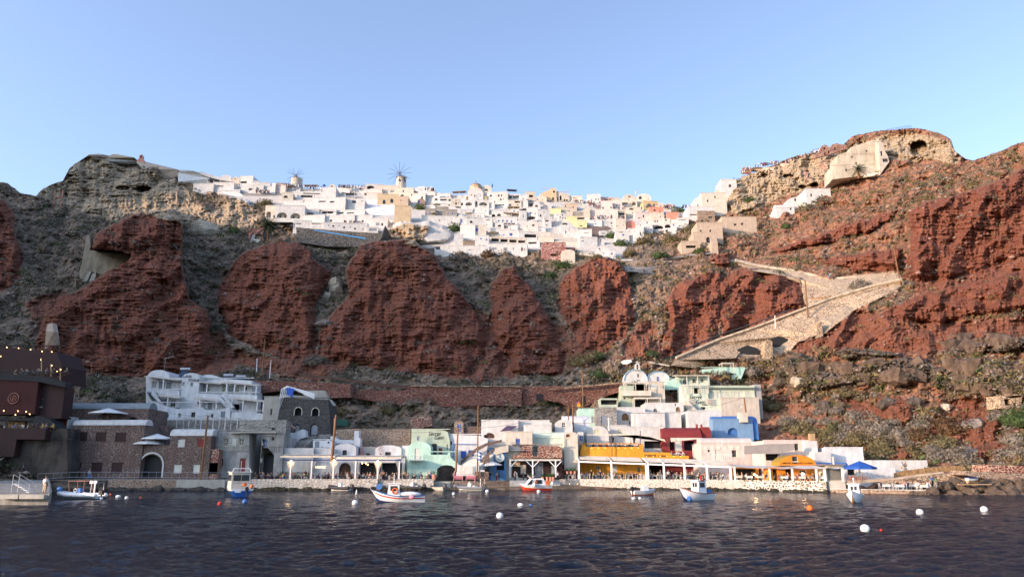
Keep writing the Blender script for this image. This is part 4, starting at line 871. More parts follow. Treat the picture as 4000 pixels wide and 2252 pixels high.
slab(R2,[(825,925),(1050,945),(1250,960),(1600,985),(1900,1000),(1935,930),(1950,900),(1900,1070),(1740,1165),(1500,1170),(1200,1165),(840,1110)],'dark stone retaining wall under the white porthole terrace',masonry('poolwall',(.03,.028,.028),(.11,.1,.09),(.2,.18,.15),.9,.05,1.8),'retaining wall','retaining_wall',Y=267.2,th=18)
slab(R2,[(1050,955),(1700,1060),(1700,1075),(1050,965)],'long bright blue pool edge crossing the dark stone wall',plain('poolblue',(.08,.35,.7),.4),'pool edge','pool_edge',Y=266.9,th=.2)
slab(R2,[(230,935),(430,930),(430,1110),(405,1110),(400,1030),(380,1010),(360,1040),(355,1110),(320,1110),(310,1020),(285,985),(260,1010),(248,1110),(228,1110)],'red-brown stone arcade beside the palm tree','redterrace','arcade','arcade',dY=-2.5,th=2)
slab(R2,[(240,1000),(430,1000),(430,1115),(240,1115)],'pale plastered back wall behind the stone arcade','cream','wall','plaster_wall',dY=-.6,th=1)
pergola(R2,310,770,868,930,'long black canvas canopy behind the palm tree','black','charcoal',4,4,dY=-2.5)
pergola(R2,925,1090,395,425,'brown reed pergola on the left skyline','thatch',n=3)
pergola(R2,120,270,292,330,'grey shade roof on the far left skyline house','charcoal',n=2)
pergola(R2,1440,1560,500,560,'black shade sail beside the three-part window','charcoal',n=2)
pergola(R2,1110,1320,722,775,'black shade sail left of the white pillar','charcoal',n=3,slope=-.4)
pergola(R2,1450,1650,735,775,'black shade sail right of the white pillar','charcoal',n=2,slope=-.9)
# --- windmills
def windmill(cx,ytop,ybot,w,label,cap,hub,sails,rs):
    fr=R2;Y=surf(*fr.p(cx,ybot))-1.5;s=Y/F/fr.k;b=at(*fr.p(cx,ybot),Y);t=thing('windmill',label,'windmill',b);r=w*s/2;H=(ybot-ytop)*s*1.04
    m=MB();m.cyl((0,r,-2),(0,r,H),r*1.05,r*.93,22);m.build('tower','cream',t,False)
    if cap:
        m=MB();m.cyl((0,r,H),(0,r,H+40*s),r*1.08,.05,18);m.build('cap','thatch',t)
    hx,hz=(hub[0]-cx)*s,(ybot-hub[1])*s*1.04
    m=MB();m.cyl((hx,-1.2,hz),(hx,r,hz),.28,.3,8);m.sph((hx,-1.2,hz),.35);m.build('hub','rust',t)
    for(sx,sy)in sails:
        m=MB();e=Vector(((sx-cx)*s,-1.2,(ybot-sy)*s*1.04));m.cyl((hx,-1.2,hz),e,.10,.06,5);m.build('sail_spar','charcoal',t)
    for x,z in rs:
        m=MB();xx=(x-cx)*s;m.box(xx-.35,xx+.35,r-math.sqrt(max(0,r*r-xx*xx))-.12,r,(ybot-z)*s-.5,(ybot-z)*s+.5);m.build('window','charcoal',t)
windmill(808,280,412,160,'squat cream windmill without a cap on the left of the skyline',False,(822,278),[(775,168),(725,190),(703,225),(875,180),(912,198),(942,238),(945,320),(710,320),(732,368),(778,378),(885,392),(925,355)],[])
windmill(2135,268,412,142,'tall cream windmill with a dark conical cap on the skyline',True,(2125,240),[(2120,92),(2038,115),(1980,172),(1955,257),(2200,108),(2268,162),(2292,240),(2275,318),(1978,332),(2045,385),(2128,392),(2205,378)],[(2123,322),(2190,322),(2182,288)])
# blue bell tower
def belltower():
    Y=surf(*R2.p(1176,425))-1;b=at(*R2.p(1176,425),Y);t=thing('bell_tower','small bright blue bell arch on the skyline','bell tower',b);s=Y/F/3.22
    shell(t,[(-17*s,0),(17*s,0)]+arc(0,34*s,17*s,14*s,10),1.2,'midblue',[(holepoly(0,28*s,14*s,26*s,1),1.2)],wallname='arch')
    m=MB();m.cyl((0,.6,26*s),(0,.6,33*s),4*s,2*s,8);m.build('bell','metal',t)
belltower()
# --- far left rim (frame T1)
slab(T1,[(715,215),(800,208),(880,222),(1085,245),(1085,262),(870,246),(790,228),(715,222)],'low ruined stone parapet on top of the left cliff','sand','ruined wall','ruined_wall',dY=-1,th=2)
slab(T1,[(875,232),(905,212),(950,212),(1085,238),(1085,258),(1030,262),(875,246)],'ruined tan stone house wall left of the pink belfry','tanw','ruined wall','ruined_wall',dY=-1.5,th=4)
slab(T1,[(1170,270),(1440,335),(1440,410),(1300,375),(1150,330),(1100,272)],'long tan retaining wall right of the pink belfry','sand','retaining wall','retaining_wall',dY=-2,th=2)
slab(T1,[(870,248),(1100,268),(1155,300),(1155,325),(1000,300),(880,270)],'dark rubble wall under the ruined house on the left cliff','greystone','rubble wall','rubble_wall',dY=-1.5,th=2)
slab(T1,[(1440,338),(1560,345),(1690,385),(1690,408),(1440,362)],'grey concrete roof edge above the long white wall','concrete','wall','concrete_wall',dY=-1,th=5)
slab(T1,[(1440,362),(1695,408),(1700,452),(1725,495),(1640,490),(1530,465),(1440,435)],'long smooth white wall on the left rim','white','wall','white_wall',dY=-2,th=4)
slab(T1,[(1620,350),(1700,375),(1880,425),(1880,440),(1700,400),(1620,372)],'thin white house edge behind the slatted pergola','white','house','house',dY=0,th=4)
def chapel_belfry():
    Y=surf(*T1.p(1135,275))-2;b=at(*T1.p(1135,275),Y);t=thing('belfry','small pink stepped belfry with one bell arch on the left rim','belfry',b);s=Y/F/2.071
    shell(t,[(-38*s,0),(38*s,0),(22*s,28*s),(16*s,34*s),(14*s,58*s)]+arc(0,58*s,14*s,10*s,8)+[(-14*s,34*s),(-22*s,28*s)],1.4,'terracotta',[(holepoly(0,50*s,13*s,24*s,1),1.4)],wallname='gable')
    m=MB();m.bar((0,.7,66*s),(0,.7,80*s),.12);m.bar((-.35,.7,74*s),(.35,.7,74*s),.1);m.build('cross','rust',t)
chapel_belfry()
pergola(T1,1675,1880,418,465,'slatted dark pergola beside the long white wall','charcoal','white',5,4,slope=-1.2)
V1=[(1775,378,1870,425,'little white dome house behind the slatted pergola','white','arch',''),(1720,440,1890,500,'white terrace house under the slatted pergola','white','flat','k1780,470,60,10'),
 (1760,490,1940,525,'white curved terrace above the white marquee','white','vault',''),(1945,440,2071,520,'white house with a sloping side stair on the left rim','white','gable','k2030,495,40,20'),(1560,450,1725,500,'white terrace with small tents under the long white wall','white','flat','')]
for x0,y0,x1,y1,lb,mt,rf,wn in V1:bld(T1,x0,y0,x1,y1+4,lb,mt,rf,wn)
slab(T1,[(1745,555),(1790,510),(1850,492),(1930,505),(1985,568),(1950,570),(1860,562)],'white marquee tent on top of the orange crag',plain('tent',(.7,.68,.64),.8),'tent','marquee',dY=-2.5,th=6)
slab(T1,[(1968,570),(2010,590),(2071,625),(2075,645),(2040,640),(1990,605)],'white boat-shaped terrace wall beside the marquee','white','wall','white_wall',dY=-4,th=2)
# --- right slope (frame R5)
V5=[
 (245,518,412,650,'beige hotel with a square window at the right end of the village','cream','flat','w281,570,12,18;k330,545,10,16'),
 (340,500,412,560,'beige hotel balcony with shaded pillars','cream','flat','X385,545,50,22'),
 (195,548,248,650,'white vaulted wing of the beige hotel','white','arch','k215,600,10,12'),
 (150,610,330,688,'white stepped terraces leading down from the beige hotel','white','flat','X200,662,80,8;X240,640,60,8'),
 (375,428,478,520,'upper white terrace house with a black shade sail','white','flat','k430,470,20,20'),
 (218,640,330,700,'brown stone terraced house under the beige hotel','brownstone','flat','k300,680,30,14'),
 (215,715,385,835,'upper earth-coloured cube of the stepped modern hotel','sand','flat','k236,772,14,20;k300,772,16,20'),
 (378,678,612,775,'long earth-coloured upper wing of the stepped modern hotel','sand','flat','k465,728,20,16;k512,724,20,16'),
 (190,780,345,870,'middle earth-coloured block with a round arch','sand','flat','A285,830,30,42'),
 (108,840,232,905,'lowest earth-coloured block with a dark veranda','sand','flat','X170,875,70,18'),
 (310,840,352,915,'small earth-coloured pier below the round arch','sand','flat',''),
 (740,590,860,640,'white curved end of the long white cave house','white','vault','A832,590,16,16'),
 (815,545,960,602,'white middle section of the long cave house with blue arched window','white','arch','a865,562,16,24;k918,548,12,16'),
 (940,490,1105,560,'white upper section of the long cave house','white','flat','w972,532,14,22'),
]
for x0,y0,x1,y1,lb,mt,rf,wn in V5:bld(R5,x0,y0,x1,y1+4,lb,mt,rf,wn,tiny=True)
# the big cream house on the right rim: three stepped blocks turned to the sun
def mansion():
    t0=bld(R5,1150,260,1400,420,'large old cream mansion with stepped plaster walls on the right hillside',plain('oldplaster',(.50,.43,.33),.9,var=.3,bump=.6,scale=1),'flat','k1203,342,12,12;k1208,363,14,18;k1270,318,14,14;k1243,277,16,12;k1338,240,16,16',yaw=R(-4),
        poly=[(1115,425),(1430,395),(1430,255),(1415,160),(1235,212),(1235,235),(1150,262),(1150,310),(1115,330)],cat='mansion',name='mansion',depth=9,dY=-5)
    bld(R5,1400,175,1490,340,'shaded grey side wing of the cream mansion with a broken window','beige','flat','k1440,255,16,36;k1465,300,40,26',poly=[(1430,395),(1490,310),(1480,270),(1455,230),(1450,185),(1418,162)],cat='mansion wing',name='mansion_wing',depth=3,dY=-3.5)
    m_=t0[0]
    bld(R5,1117,330,1420,420,'','oldplaster','flat','k1208,363,14,18',poly=[(1117,423),(1420,392),(1420,318),(1117,336)],into=m_,depth=2,dY=-6.6)
    bld(R5,1152,268,1425,330,'','oldplaster','flat','',poly=[(1152,332),(1425,300),(1425,292),(1152,322)],into=m_,depth=2,dY=-7)
    bld(R5,1152,268,1425,330,'','tanw','flat','',poly=[(1152,268),(1300,238),(1428,212),(1428,206),(1300,231),(1152,262)],into=m_,depth=1,dY=-7)
    slab(R5,[(1075,440),(1080,372),(1110,395),(1110,420),(1430,380),(1400,395),(1200,430)],'cream garden wall in front of the cream mansion','cream','garden wall','garden_wall',dY=-7,th=1.5)
mansion()
def ruin():
    Y=surf(*R5.p(1110,275))-3;c=R5.p(1110,275);b=at(*c,Y);t=thing('ruin','roofless dark red stone ruin with arched windows on the skyline','ruin',b);s=Y/F/1.7057
    q=lambda x,y:((x-1110)*s,(275-y)*s)
    out=[q(1030,275),q(1090,262),q(1150,240),q(1220,215),q(1222,185),q(1180,180),q(1150,172),q(1120,182),q(1100,205),q(1092,200),q(1082,188),q(1066,183),q(1048,190),q(1034,212),q(1020,232),q(990,255),q(985,290)]
    hs=[(holepoly(*q(1061,255),12*s,22*s,0),1.2),(holepoly(*q(1090,240),12*s,20*s,0),1.2),(holepoly(*q(1061,213),14*s,18*s,1),1.2),(holepoly(*q(1137,215),14*s,24*s,1),1.2)]
    shell(t,out,1.2,'redstone',hs,wallname='facade')
ruin()
for i,(x,y,w_,h_)in enumerate([(545,362,55,40),(1000,270,30,30),(960,430,40,40),(650,355,140,22),(1060,330,40,60),(935,395,26,50),(800,330,120,20)]):
    n=7;pts=[(x-w_/2,y+h_/2),(x-w_/2,y-h_/2*.7),(x-w_/4,y-h_/2),(x,y-h_/2*.6),(x+w_/4,y-h_/2*.9),(x+w_/2,y-h_/2*.5),(x+w_/2,y+h_/2)]
    slab(R5,pts,['broken red stone tower stump left of the rim path','broken red wall just left of the arched ruin','ruined red stone terrace above the white cave house','tan parapet of the crowded lookout','fallen red wall below the arched ruin','narrow ruined pier between two caves','pale parapet of the rim path'][i],['redstone','redstone','redterrace','sand','redstone','redstone','sand'][i],'ruined wall','ruined_wall',dY=-1.5,th=2)
def fence_rail():
    Y=281;pts=[(1465,98),(1500,90),(1545,82),(1600,72),(1635,70)];w=[at(*R5.p(*p),Y)for p in pts];b=w[0];t=thing('railing','thin metal railing on the highest right crag','railing',b)
    m=MB();m.tube([p-b+Vector((0,0,.0))for p in w],.05);m.tube([p-b+Vector((0,0,-.6))for p in w],.04);m.build('rail','charcoal',t)
    for i in range(12):
        f_=i/11*4;j=min(3,int(f_));p=w[j].lerp(w[j+1],f_-j)-b;m=MB();m.cyl(p,p-Vector((0,0,1.8)),.045,None,5);m.build('post','charcoal',t)
fence_rail()
# distant people along the rims: far crowds that read as one mass
def crowd(fr,segs,label,n,dz=0):
    m=MB();b=None
    for i in range(n):
        a,c=rnd.choice(segs);f_=rnd.random();x=a[0]+(c[0]-a[0])*f_;y=a[1]+(c[1]-a[1])*f_+rnd.uniform(-3,3)
        px,py=fr.p(x,y);p=at(px,py,surf(px,max(py,skyline(px)+2))-rnd.uniform(2,4));b=b or p;q=p-b;h=rnd.uniform(1.5,1.8)
        m.cyl(q,q+Vector((0,0,h*.5)),.13,.2,6);m.cyl(q+Vector((0,0,h*.5)),q+Vector((0,0,h*.85)),.2,.13,6);m.sph(q+Vector((0,0,h*.93)),.12,n=6,m=4)
    t=newmat('crowd_clothes');mm,nt_,bs=t;g=N(nt_,'ShaderNodeNewGeometry');rp=N(nt_,'ShaderNodeValToRGB');rp.color_ramp.interpolation='CONSTANT'
    e=rp.color_ramp.elements;e[0].color=(.03,.03,.04,1);e[1].position=.8;e[1].color=(.6,.58,.55,1);q=e.new(.35);q.color=(.06,.1,.2,1);q=e.new(.5);q.color=(.3,.05,.04,1);q=e.new(.62);q.color=(.2,.15,.1,1)
    nt_.links.new(g.outputs['Random Per Island'],rp.inputs[0]);nt_.links.new(rp.outputs[0],bs.inputs['Base Color'])
    o=m.build('crowd',mm);o.location=b;tag(o,label,'crowd',kind='stuff')
crowd(R5,[((590,345),(760,322)),((800,320),(960,262)),((960,262),(1030,240)),((640,340),(740,325)),((505,390),(560,360))],'far crowd of sightseers lining the right rim lookout',110)
crowd(R4,[((480,320),(720,345)),((720,345),(900,365)),((740,380),(880,400)),((1200,415),(1280,440)),((1400,460),(1480,430)),((1480,400),(1700,385)),((1780,410),(1960,405)),((2000,490),(1960,485)),((2040,410),(2240,390)),((780,560),(1130,545)),((900,310),(1090,318)),((1160,580),(1230,575))],'far crowd of people on the terraces and lanes of the village',240)
crowd(R2,[((640,405),(900,420)),((900,435),(1150,450)),((1350,430),(1700,430)),((1420,875),(1680,895)),((2440,460),(2560,470)),((300,480),(500,498))],'far crowd of people on the terraces near the windmills',150)
# ================================================================ the harbour front
def Q(px):return float(np.interp(px,[0,205,860,1700,1720,2140,2230,2860,3230,3330,4000],[128,129,130,131.5,134,141,142,131,119,116.5,112]))
def gp(px,Y,z=0):a=at(px,1860,Y);return(a.x,a.y)
ZQ=1.6
def quay(name,pts,z0,z1,label,mat,back=165,cat='quay'):
    poly=[gp(*p)[:2]for p in pts]+[(gp(pts[-1][0],pts[-1][1])[0]*back/pts[-1][1]*.98,back),(gp(pts[0][0],pts[0][1])[0]*back/pts[0][1],back)]
    m=MB();m.plan([tuple(p)for p in poly],z0,z1);c=Vector((poly[0][0],poly[0][1],0));o=m.build(name,mat,None,False,c);o.location=c
    return tag(o,kind='structure',label=label)
plain('quaytop',(.33,.31,.28),.9);plain('whitequay',(.66,.63,.57),.9,var=.22,bump=.8);plain('mossrock',(.05,.045,.025),.95,var=.5,bump=1.2)
quay('promenade',[(196,129),(700,129.3),(985,130)],-1,1.75,'grey stone promenade in front of the stone buildings','quaytop')
quay('restaurant_quay',[(986,130.6),(1250,131),(1692,131.4)],-1,ZQ,'whitewashed quay under the curtained restaurant','quaytop')
quay('landing',[(1693,133.4),(1750,134),(2150,139.5)],-1,1.35,'low landing between the two quays','quaytop')
quay('tavern_quay',[(2151,142),(2230,142),(2500,137.5),(2866,131),(3240,119),(3300,117.5)],-1,ZQ,'whitewashed quay under the tavern pergolas','quaytop',158)
def qwall(pts,z0,z1,label,mat,th=.45,name='quay_wall',cat='quay wall',off=.0):
    m=MB();n=len(pts);P_=[Vector((*gp(p[0],p[1]-off),0))for p in pts];c=P_[0].copy()
    poly=[(p.x-c.x,p.y-c.y)for p in P_]+[(p.x-c.x,p.y-c.y+th)for p in P_[::-1]]
    m.plan(poly,z0,z1);o=m.build(name,mat);o.location=c;return tag(o,label,cat)
qwall([(985,130.5),(1310,131),(1476,131.2)],-.6,1.85,'whitewashed rubble quay wall below the left restaurant curtains','quaystone',off=.5)
qwall([(1552,131.3),(1694,131.4)],-.6,1.85,'short whitewashed quay wall in front of the mint house','quaystone',off=.5)
qwall([(1477,131.25),(1551,131.3)],-.6,.9,'grey painted step in the restaurant quay wall','greydoor',off=.4)
qwall([(2190,142),(2240,142),(2500,137.5),(2866,131),(2900,130)],-.6,ZQ+.12,'long whitewashed rubble quay wall below the yellow tavern','quaystone',off=.5)
qwall([(2901,130),(3225,119.2)],-.6,ZQ+.1,'quay wall of dark stones with thick white joints on the right','whitecap',off=.5)
qwall([(196,129),(420,129.1)],-.8,1.7,'rough dark rock footing left of the promenade','crag',off=.7,name='rock_footing',cat='footing')
qwall([(421,129.2),(690,129.3)],-.8,1.7,'weathered layered stone footing under the promenade','brownstone',off=.6,name='rock_footing',cat='footing')
qwall([(691,129.3),(880,129.6)],-.8,1.72,'smooth concrete footing behind the blue cabin boat','concrete',off=.8,name='rock_footing',cat='footing')
qwall([(1694,133.5),(1760,133.8)],-.8,1.4,'rusty concrete landing wall behind the grey inflatable','concrete',off=.5,name='rock_footing',cat='footing')
qwall([(1761,133.8),(1900,135.5),(1990,137)],-.8,1.5,'red rubble landing wall right of the pink benches','brownstone',off=.4,name='rock_footing',cat='footing')
qwall([(1991,137),(2188,140.5)],-.8,1.5,'pale rough landing wall behind the red and white boat','whitequay',off=.4,name='rock_footing',cat='footing')
# weed-covered rocks along the waterline
def rocks(name,label,pts,n,r,mat,zc=0.,spread=.8,seed=1,cat='rocks'):
    rr=random.Random(seed);m=MB();P_=[Vector((*gp(*p),0))for p in pts];c=P_[0].copy();L=[(P_[i+1]-P_[i]).length for i in range(len(P_)-1)];T=sum(L)
    for i in range(n):
        d=rr.random()*T;j=0
        while d>L[j]and j<len(L)-1:d -= L[j];j+=1
        q=P_[j].lerp(P_[j+1],d/L[j])-c+Vector((0,-rr.uniform(0,spread),zc+rr.uniform(-.1,.12)));s=r*rr.uniform(.6,1.4)
        k0=len(m.v);m.sph(q,s*rr.uniform(1,1.6),s,s*rr.uniform(.5,.9),8,6)
        for t in range(k0,len(m.v)):
            v=Vector(m.v[t])-q;f_=1+.3*float(vnoise(v.x*2/s+i*3.1,v.z*2/s+v.y/s*1.7,9));m.v[t]=tuple(q+v*f_)
    o=m.build(name,mat);o.location=c;return tag(o,label,cat,kind='stuff')
rocks('shore_rocks','weedy brown rocks at the waterline under the left restaurant quay',[(985,129.6),(1694,130.6)],150,.5,'mossrock',0,.6,3)
rocks('shore_rocks','dark weedy stones along the foot of the long tavern quay',[(2190,141),(2500,136.6),(2866,130.2),(3230,118.4)],190,.38,'mossrock',-.05,.5,4)
rocks('shore_rocks','dark broken rocks at the waterline below the promenade',[(200,128),(880,128.6)],110,.55,'crag',0,.7,5)
rocks('shore_rocks','brown tumbled rocks under the landing',[(1694,132.8),(2190,140)],90,.42,'crag',0,.6,6)
# --- left pier
def pier():
    a=gp(-260,78);b_=gp(203,78.2);c_=gp(212,84);d=gp(196,128.7);e=gp(-560,128.7)
    m=MB();V=[(a[0],a[1],1.08),(b_[0],b_[1],1.08),(c_[0],c_[1],1.1),(d[0],d[1],1.74),(e[0],e[1],1.74)];n=5
    m.add(V+[(x,y,-2)for x,y,z in V],[tuple(range(n)),tuple(range(n,2*n))]+[(i,(i+1)% n,n+(i+1)% n,n+i)for i in range(n)])
    c=Vector((b_[0],b_[1],0));o=m.build('pier',plain('pierconc',(.3,.28,.25),.9,var=.3,bump=.6),None,False,c);o.location=c;tag(o,kind='structure',label='grey concrete pier at the left edge')
    m=MB()
    for x0,x1 in((20,95),(100,195)):
        p0,p1=gp(x0,77.9),gp(x1,77.9);m.box(p0[0],p1[0],77.35,77.98,.62,1.02)
    c=Vector((gp(20,78)[0],77.5,0));o=m.build('fender_beam','concrete',None,False,c);o.location=c;tag(o,'two worn concrete lips on the face of the left pier','pier edge')
pier()
# --- buildings, frame Z1
B_=bld
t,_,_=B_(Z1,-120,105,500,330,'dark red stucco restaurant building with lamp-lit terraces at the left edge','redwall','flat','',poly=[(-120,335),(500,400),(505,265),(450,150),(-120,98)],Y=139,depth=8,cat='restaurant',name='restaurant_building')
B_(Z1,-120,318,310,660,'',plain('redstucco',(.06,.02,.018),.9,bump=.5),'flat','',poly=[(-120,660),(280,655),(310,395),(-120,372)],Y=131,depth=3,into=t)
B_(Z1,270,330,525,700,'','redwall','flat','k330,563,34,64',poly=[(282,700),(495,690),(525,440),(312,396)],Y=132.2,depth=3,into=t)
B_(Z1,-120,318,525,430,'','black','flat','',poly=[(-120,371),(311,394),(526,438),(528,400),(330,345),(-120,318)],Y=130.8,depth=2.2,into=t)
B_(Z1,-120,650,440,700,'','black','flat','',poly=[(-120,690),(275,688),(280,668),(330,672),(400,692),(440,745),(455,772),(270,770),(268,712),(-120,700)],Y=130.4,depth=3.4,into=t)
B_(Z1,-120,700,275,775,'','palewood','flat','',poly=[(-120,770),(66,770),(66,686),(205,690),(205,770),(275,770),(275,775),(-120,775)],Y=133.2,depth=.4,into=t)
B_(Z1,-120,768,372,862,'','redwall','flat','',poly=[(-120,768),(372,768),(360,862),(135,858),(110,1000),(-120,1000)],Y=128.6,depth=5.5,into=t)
def ring(fr,x,y,r,Y,label,mat='rust'):
    b=at(*fr.p(x,y),Y);s=Y/F/fr.k;m=MB()
    for rr_,th in((r,.12),(r*.55,.1),(r*.2,.1)):
        pts=[(rr_*s*cos(2*pi*i/20),-.08,rr_*s*sin(2*pi*i/20))for i in range(21)];m.tube(pts,th*.6,5)
    return m,b
m,b=ring(Z1,110,527,42,130.9,'');o=m.build('spiral_emblem','rust',t);o.location=b-t.location
B_(Z1,100,860,545,1175,'dark natural rock face with a black cavity under the red restaurant','crag','flat','',poly=[(-120,1195),(100,1195),(120,1170),(545,1170),(545,770),(372,775),(360,866),(135,862),(100,990),(-120,960)],Y=130.2,depth=7,cat='rock face',name='cliff_face')
B_(Z1,428,675,545,775,'small white doorway wall beside the big stone building','white','flat','R510,735,60,78',Y=134.5,depth=3,cat='doorway',name='doorway_wall')
B_(Z1,505,560,1185,760,'low rubble house with a blue-grey vaulted roof behind the big stone building','darkstone','vault','Y1075,700,80,40',Y=139,depth=8,rise=52,roofmat=plain('greyroof',(.2,.23,.25),.8))
B_(Z1,540,697,1122,1172,'big dark stone warehouse with a white vaulted roof and maroon windows','darkstone','vault','r663,833,82,66;r818,835,82,66;r977,838,86,66;r635,1068,42,38;r782,1086,86,76;r945,1086,86,76',Y=134,depth=10,rise=46,roofmat='white',cat='warehouse',name='stone_building')
t,_,_=B_(Z1,1110,912,1352,1172,'stone arcade wall with a large white-rimmed archway','darkstone','flat','Y1213,1078,182,182',Y=134.3,depth=6,cat='archway',name='archway_wall')
def ringarch(root,fr,x,y0,y1,w,Y,mat='white',th=12):
    b=root.location;s=Y/F/fr.k;a=at(*fr.p(x,y1),Y)-b;r=w/2*s;zs=(y1-y0)*s-r;m=MB();T=th*s
    o_=[(-r-T,0)]+[(-p[0],p[1])for p in arc(0,zs,r+T,r+T,14)]+[(r+T,0)];i_=[(-r,0)]+[(-p[0],p[1])for p in arc(0,zs,r,r,14)]+[(r,0)];n=len(o_)
    vs=[(p[0],-.14,p[1])for p in o_]+[(p[0],-.14,p[1])for p in i_]+[(p[0],.1,p[1])for p in o_]+[(p[0],.1,p[1])for p in i_]
    m.add(vs,[(i,i+1,n+i+1,n+i)for i in range(n-1)]+[(i,i+1,2*n+i+1,2*n+i)for i in range(n-1)]+[(n+i,n+i+1,3*n+i+1,3*n+i)for i in range(n-1)])
    o=m.build('arch_surround',mat,root);o.location=a
ringarch(t,Z1,1213,985,1168,178,134.3)
B_(Z1,1130,760,1345,912,'rubble terrace wall with plants behind the two small white parasols','darkstone','flat','',Y=140,depth=4,cat='terrace wall',name='terrace_wall')
B_(Z1,1345,772,1680,1172,'reddish stone house with a white vaulted roof and white shutters','darkstone','vault','W1465,890,58,60;W1437,1098,62,64;W1588,1098,54,64;R1624,888,52,66',Y=134,depth=9,rise=56,roofmat='white')
B_(Z1,1680,938,1752,1172,'low reddish stone annex with a red panel beside the utility pole','redstone','flat','r1700,1090,70,80',Y=134.2,depth=7,cat='annex',name='stone_annex')
B_(Z1,1752,785,2016,1172,'grey plastered ruined house with a white balustrade balcony',plain('ruinplaster',(.36,.35,.33),.9,var=.35,bump=.9,scale=2),'flat','w1826,880,38,62;W1890,880,40,62;w1953,880,36,56;a1785,1046,38,72;R1961,1070,46,110',Y=136,depth=8,poly=[(1680,1172),(2016,1172),(2016,800),(1750,790),(1680,860)])
B_(Z2,270,735,480,1112,'grey patched plaster house with a pale blue shutter and shaded ground floor','ruinplaster','flat','b335,795,28,74;G215,790,24,60;X350,1000,110,170;k252,960,14,40;k410,660,24,30',Y=136.5,depth=8)
slab(Z2,[(0,690),(430,690),(430,702),(180,700),(0,705)],'broken concrete roof slab projecting over the grey ruined houses','concrete','roof slab','roof_slab',Y=135,th=5)
B_(Z2,75,585,520,700,'long rough stone wall behind the grey ruined houses','greystone','flat','k403,663,30,28',Y=143,depth=3,cat='wall',name='stone_wall')
def railing(fr,pts,Y,label,mat='white',h=1.0,step=.35,name='railing',cat='railing',z=None,tb=.03,post=0):
    w=[at(*fr.p(*p),Y if not isinstance(Y,(list,tuple))else Y[i])for i,p in enumerate(pts)];b=w[0].copy();t=thing(name,label,cat,b)
    m=MB();up=Vector((0,0,h));m.tube([p-b+up for p in w],tb,5);m.tube([p-b+up*.15 for p in w],tb,5);m.build('rail',mat,t)
    m=MB()
    for i in range(len(w)-1):
        L_=(w[i+1]-w[i]).length;n=max(1,int(L_/step))
        for j in range(n):q=w[i].lerp(w[i+1],j/n)-b;m.cyl(q,q+up,tb*.7,None,4)
    m.build('balusters',mat,t);return t
railing(Z1,[(1752,952),(2016,948)],135.4,'white cross-patterned balcony railing on the grey ruined house','cream',1.1,.3)
railing(Z2,[(300,885),(480,885)],136,'dark brown balcony railing beside the pale blue shutter','darkwood',1.0,.4)
railing(Z1,[(300,1185),(620,1172),(1200,1172),(1820,1176)],129.6,'long thin metal promenade railing in front of the stone buildings','metal',1.0,1.2)
for px,py,Y,r,lb in((422,1612,137,3.3,'large low white parasol behind the big stone building'),(613,1712,136,2.9,'upper white parasol on the terrace above the archway'),(581,1731,135.5,2.7,'lower white parasol on the terrace above the archway')):
    parasol(px,py,Y,r,2.3,lb,'gloss_white',pointed=.9,group='white parasols among the stone buildings')
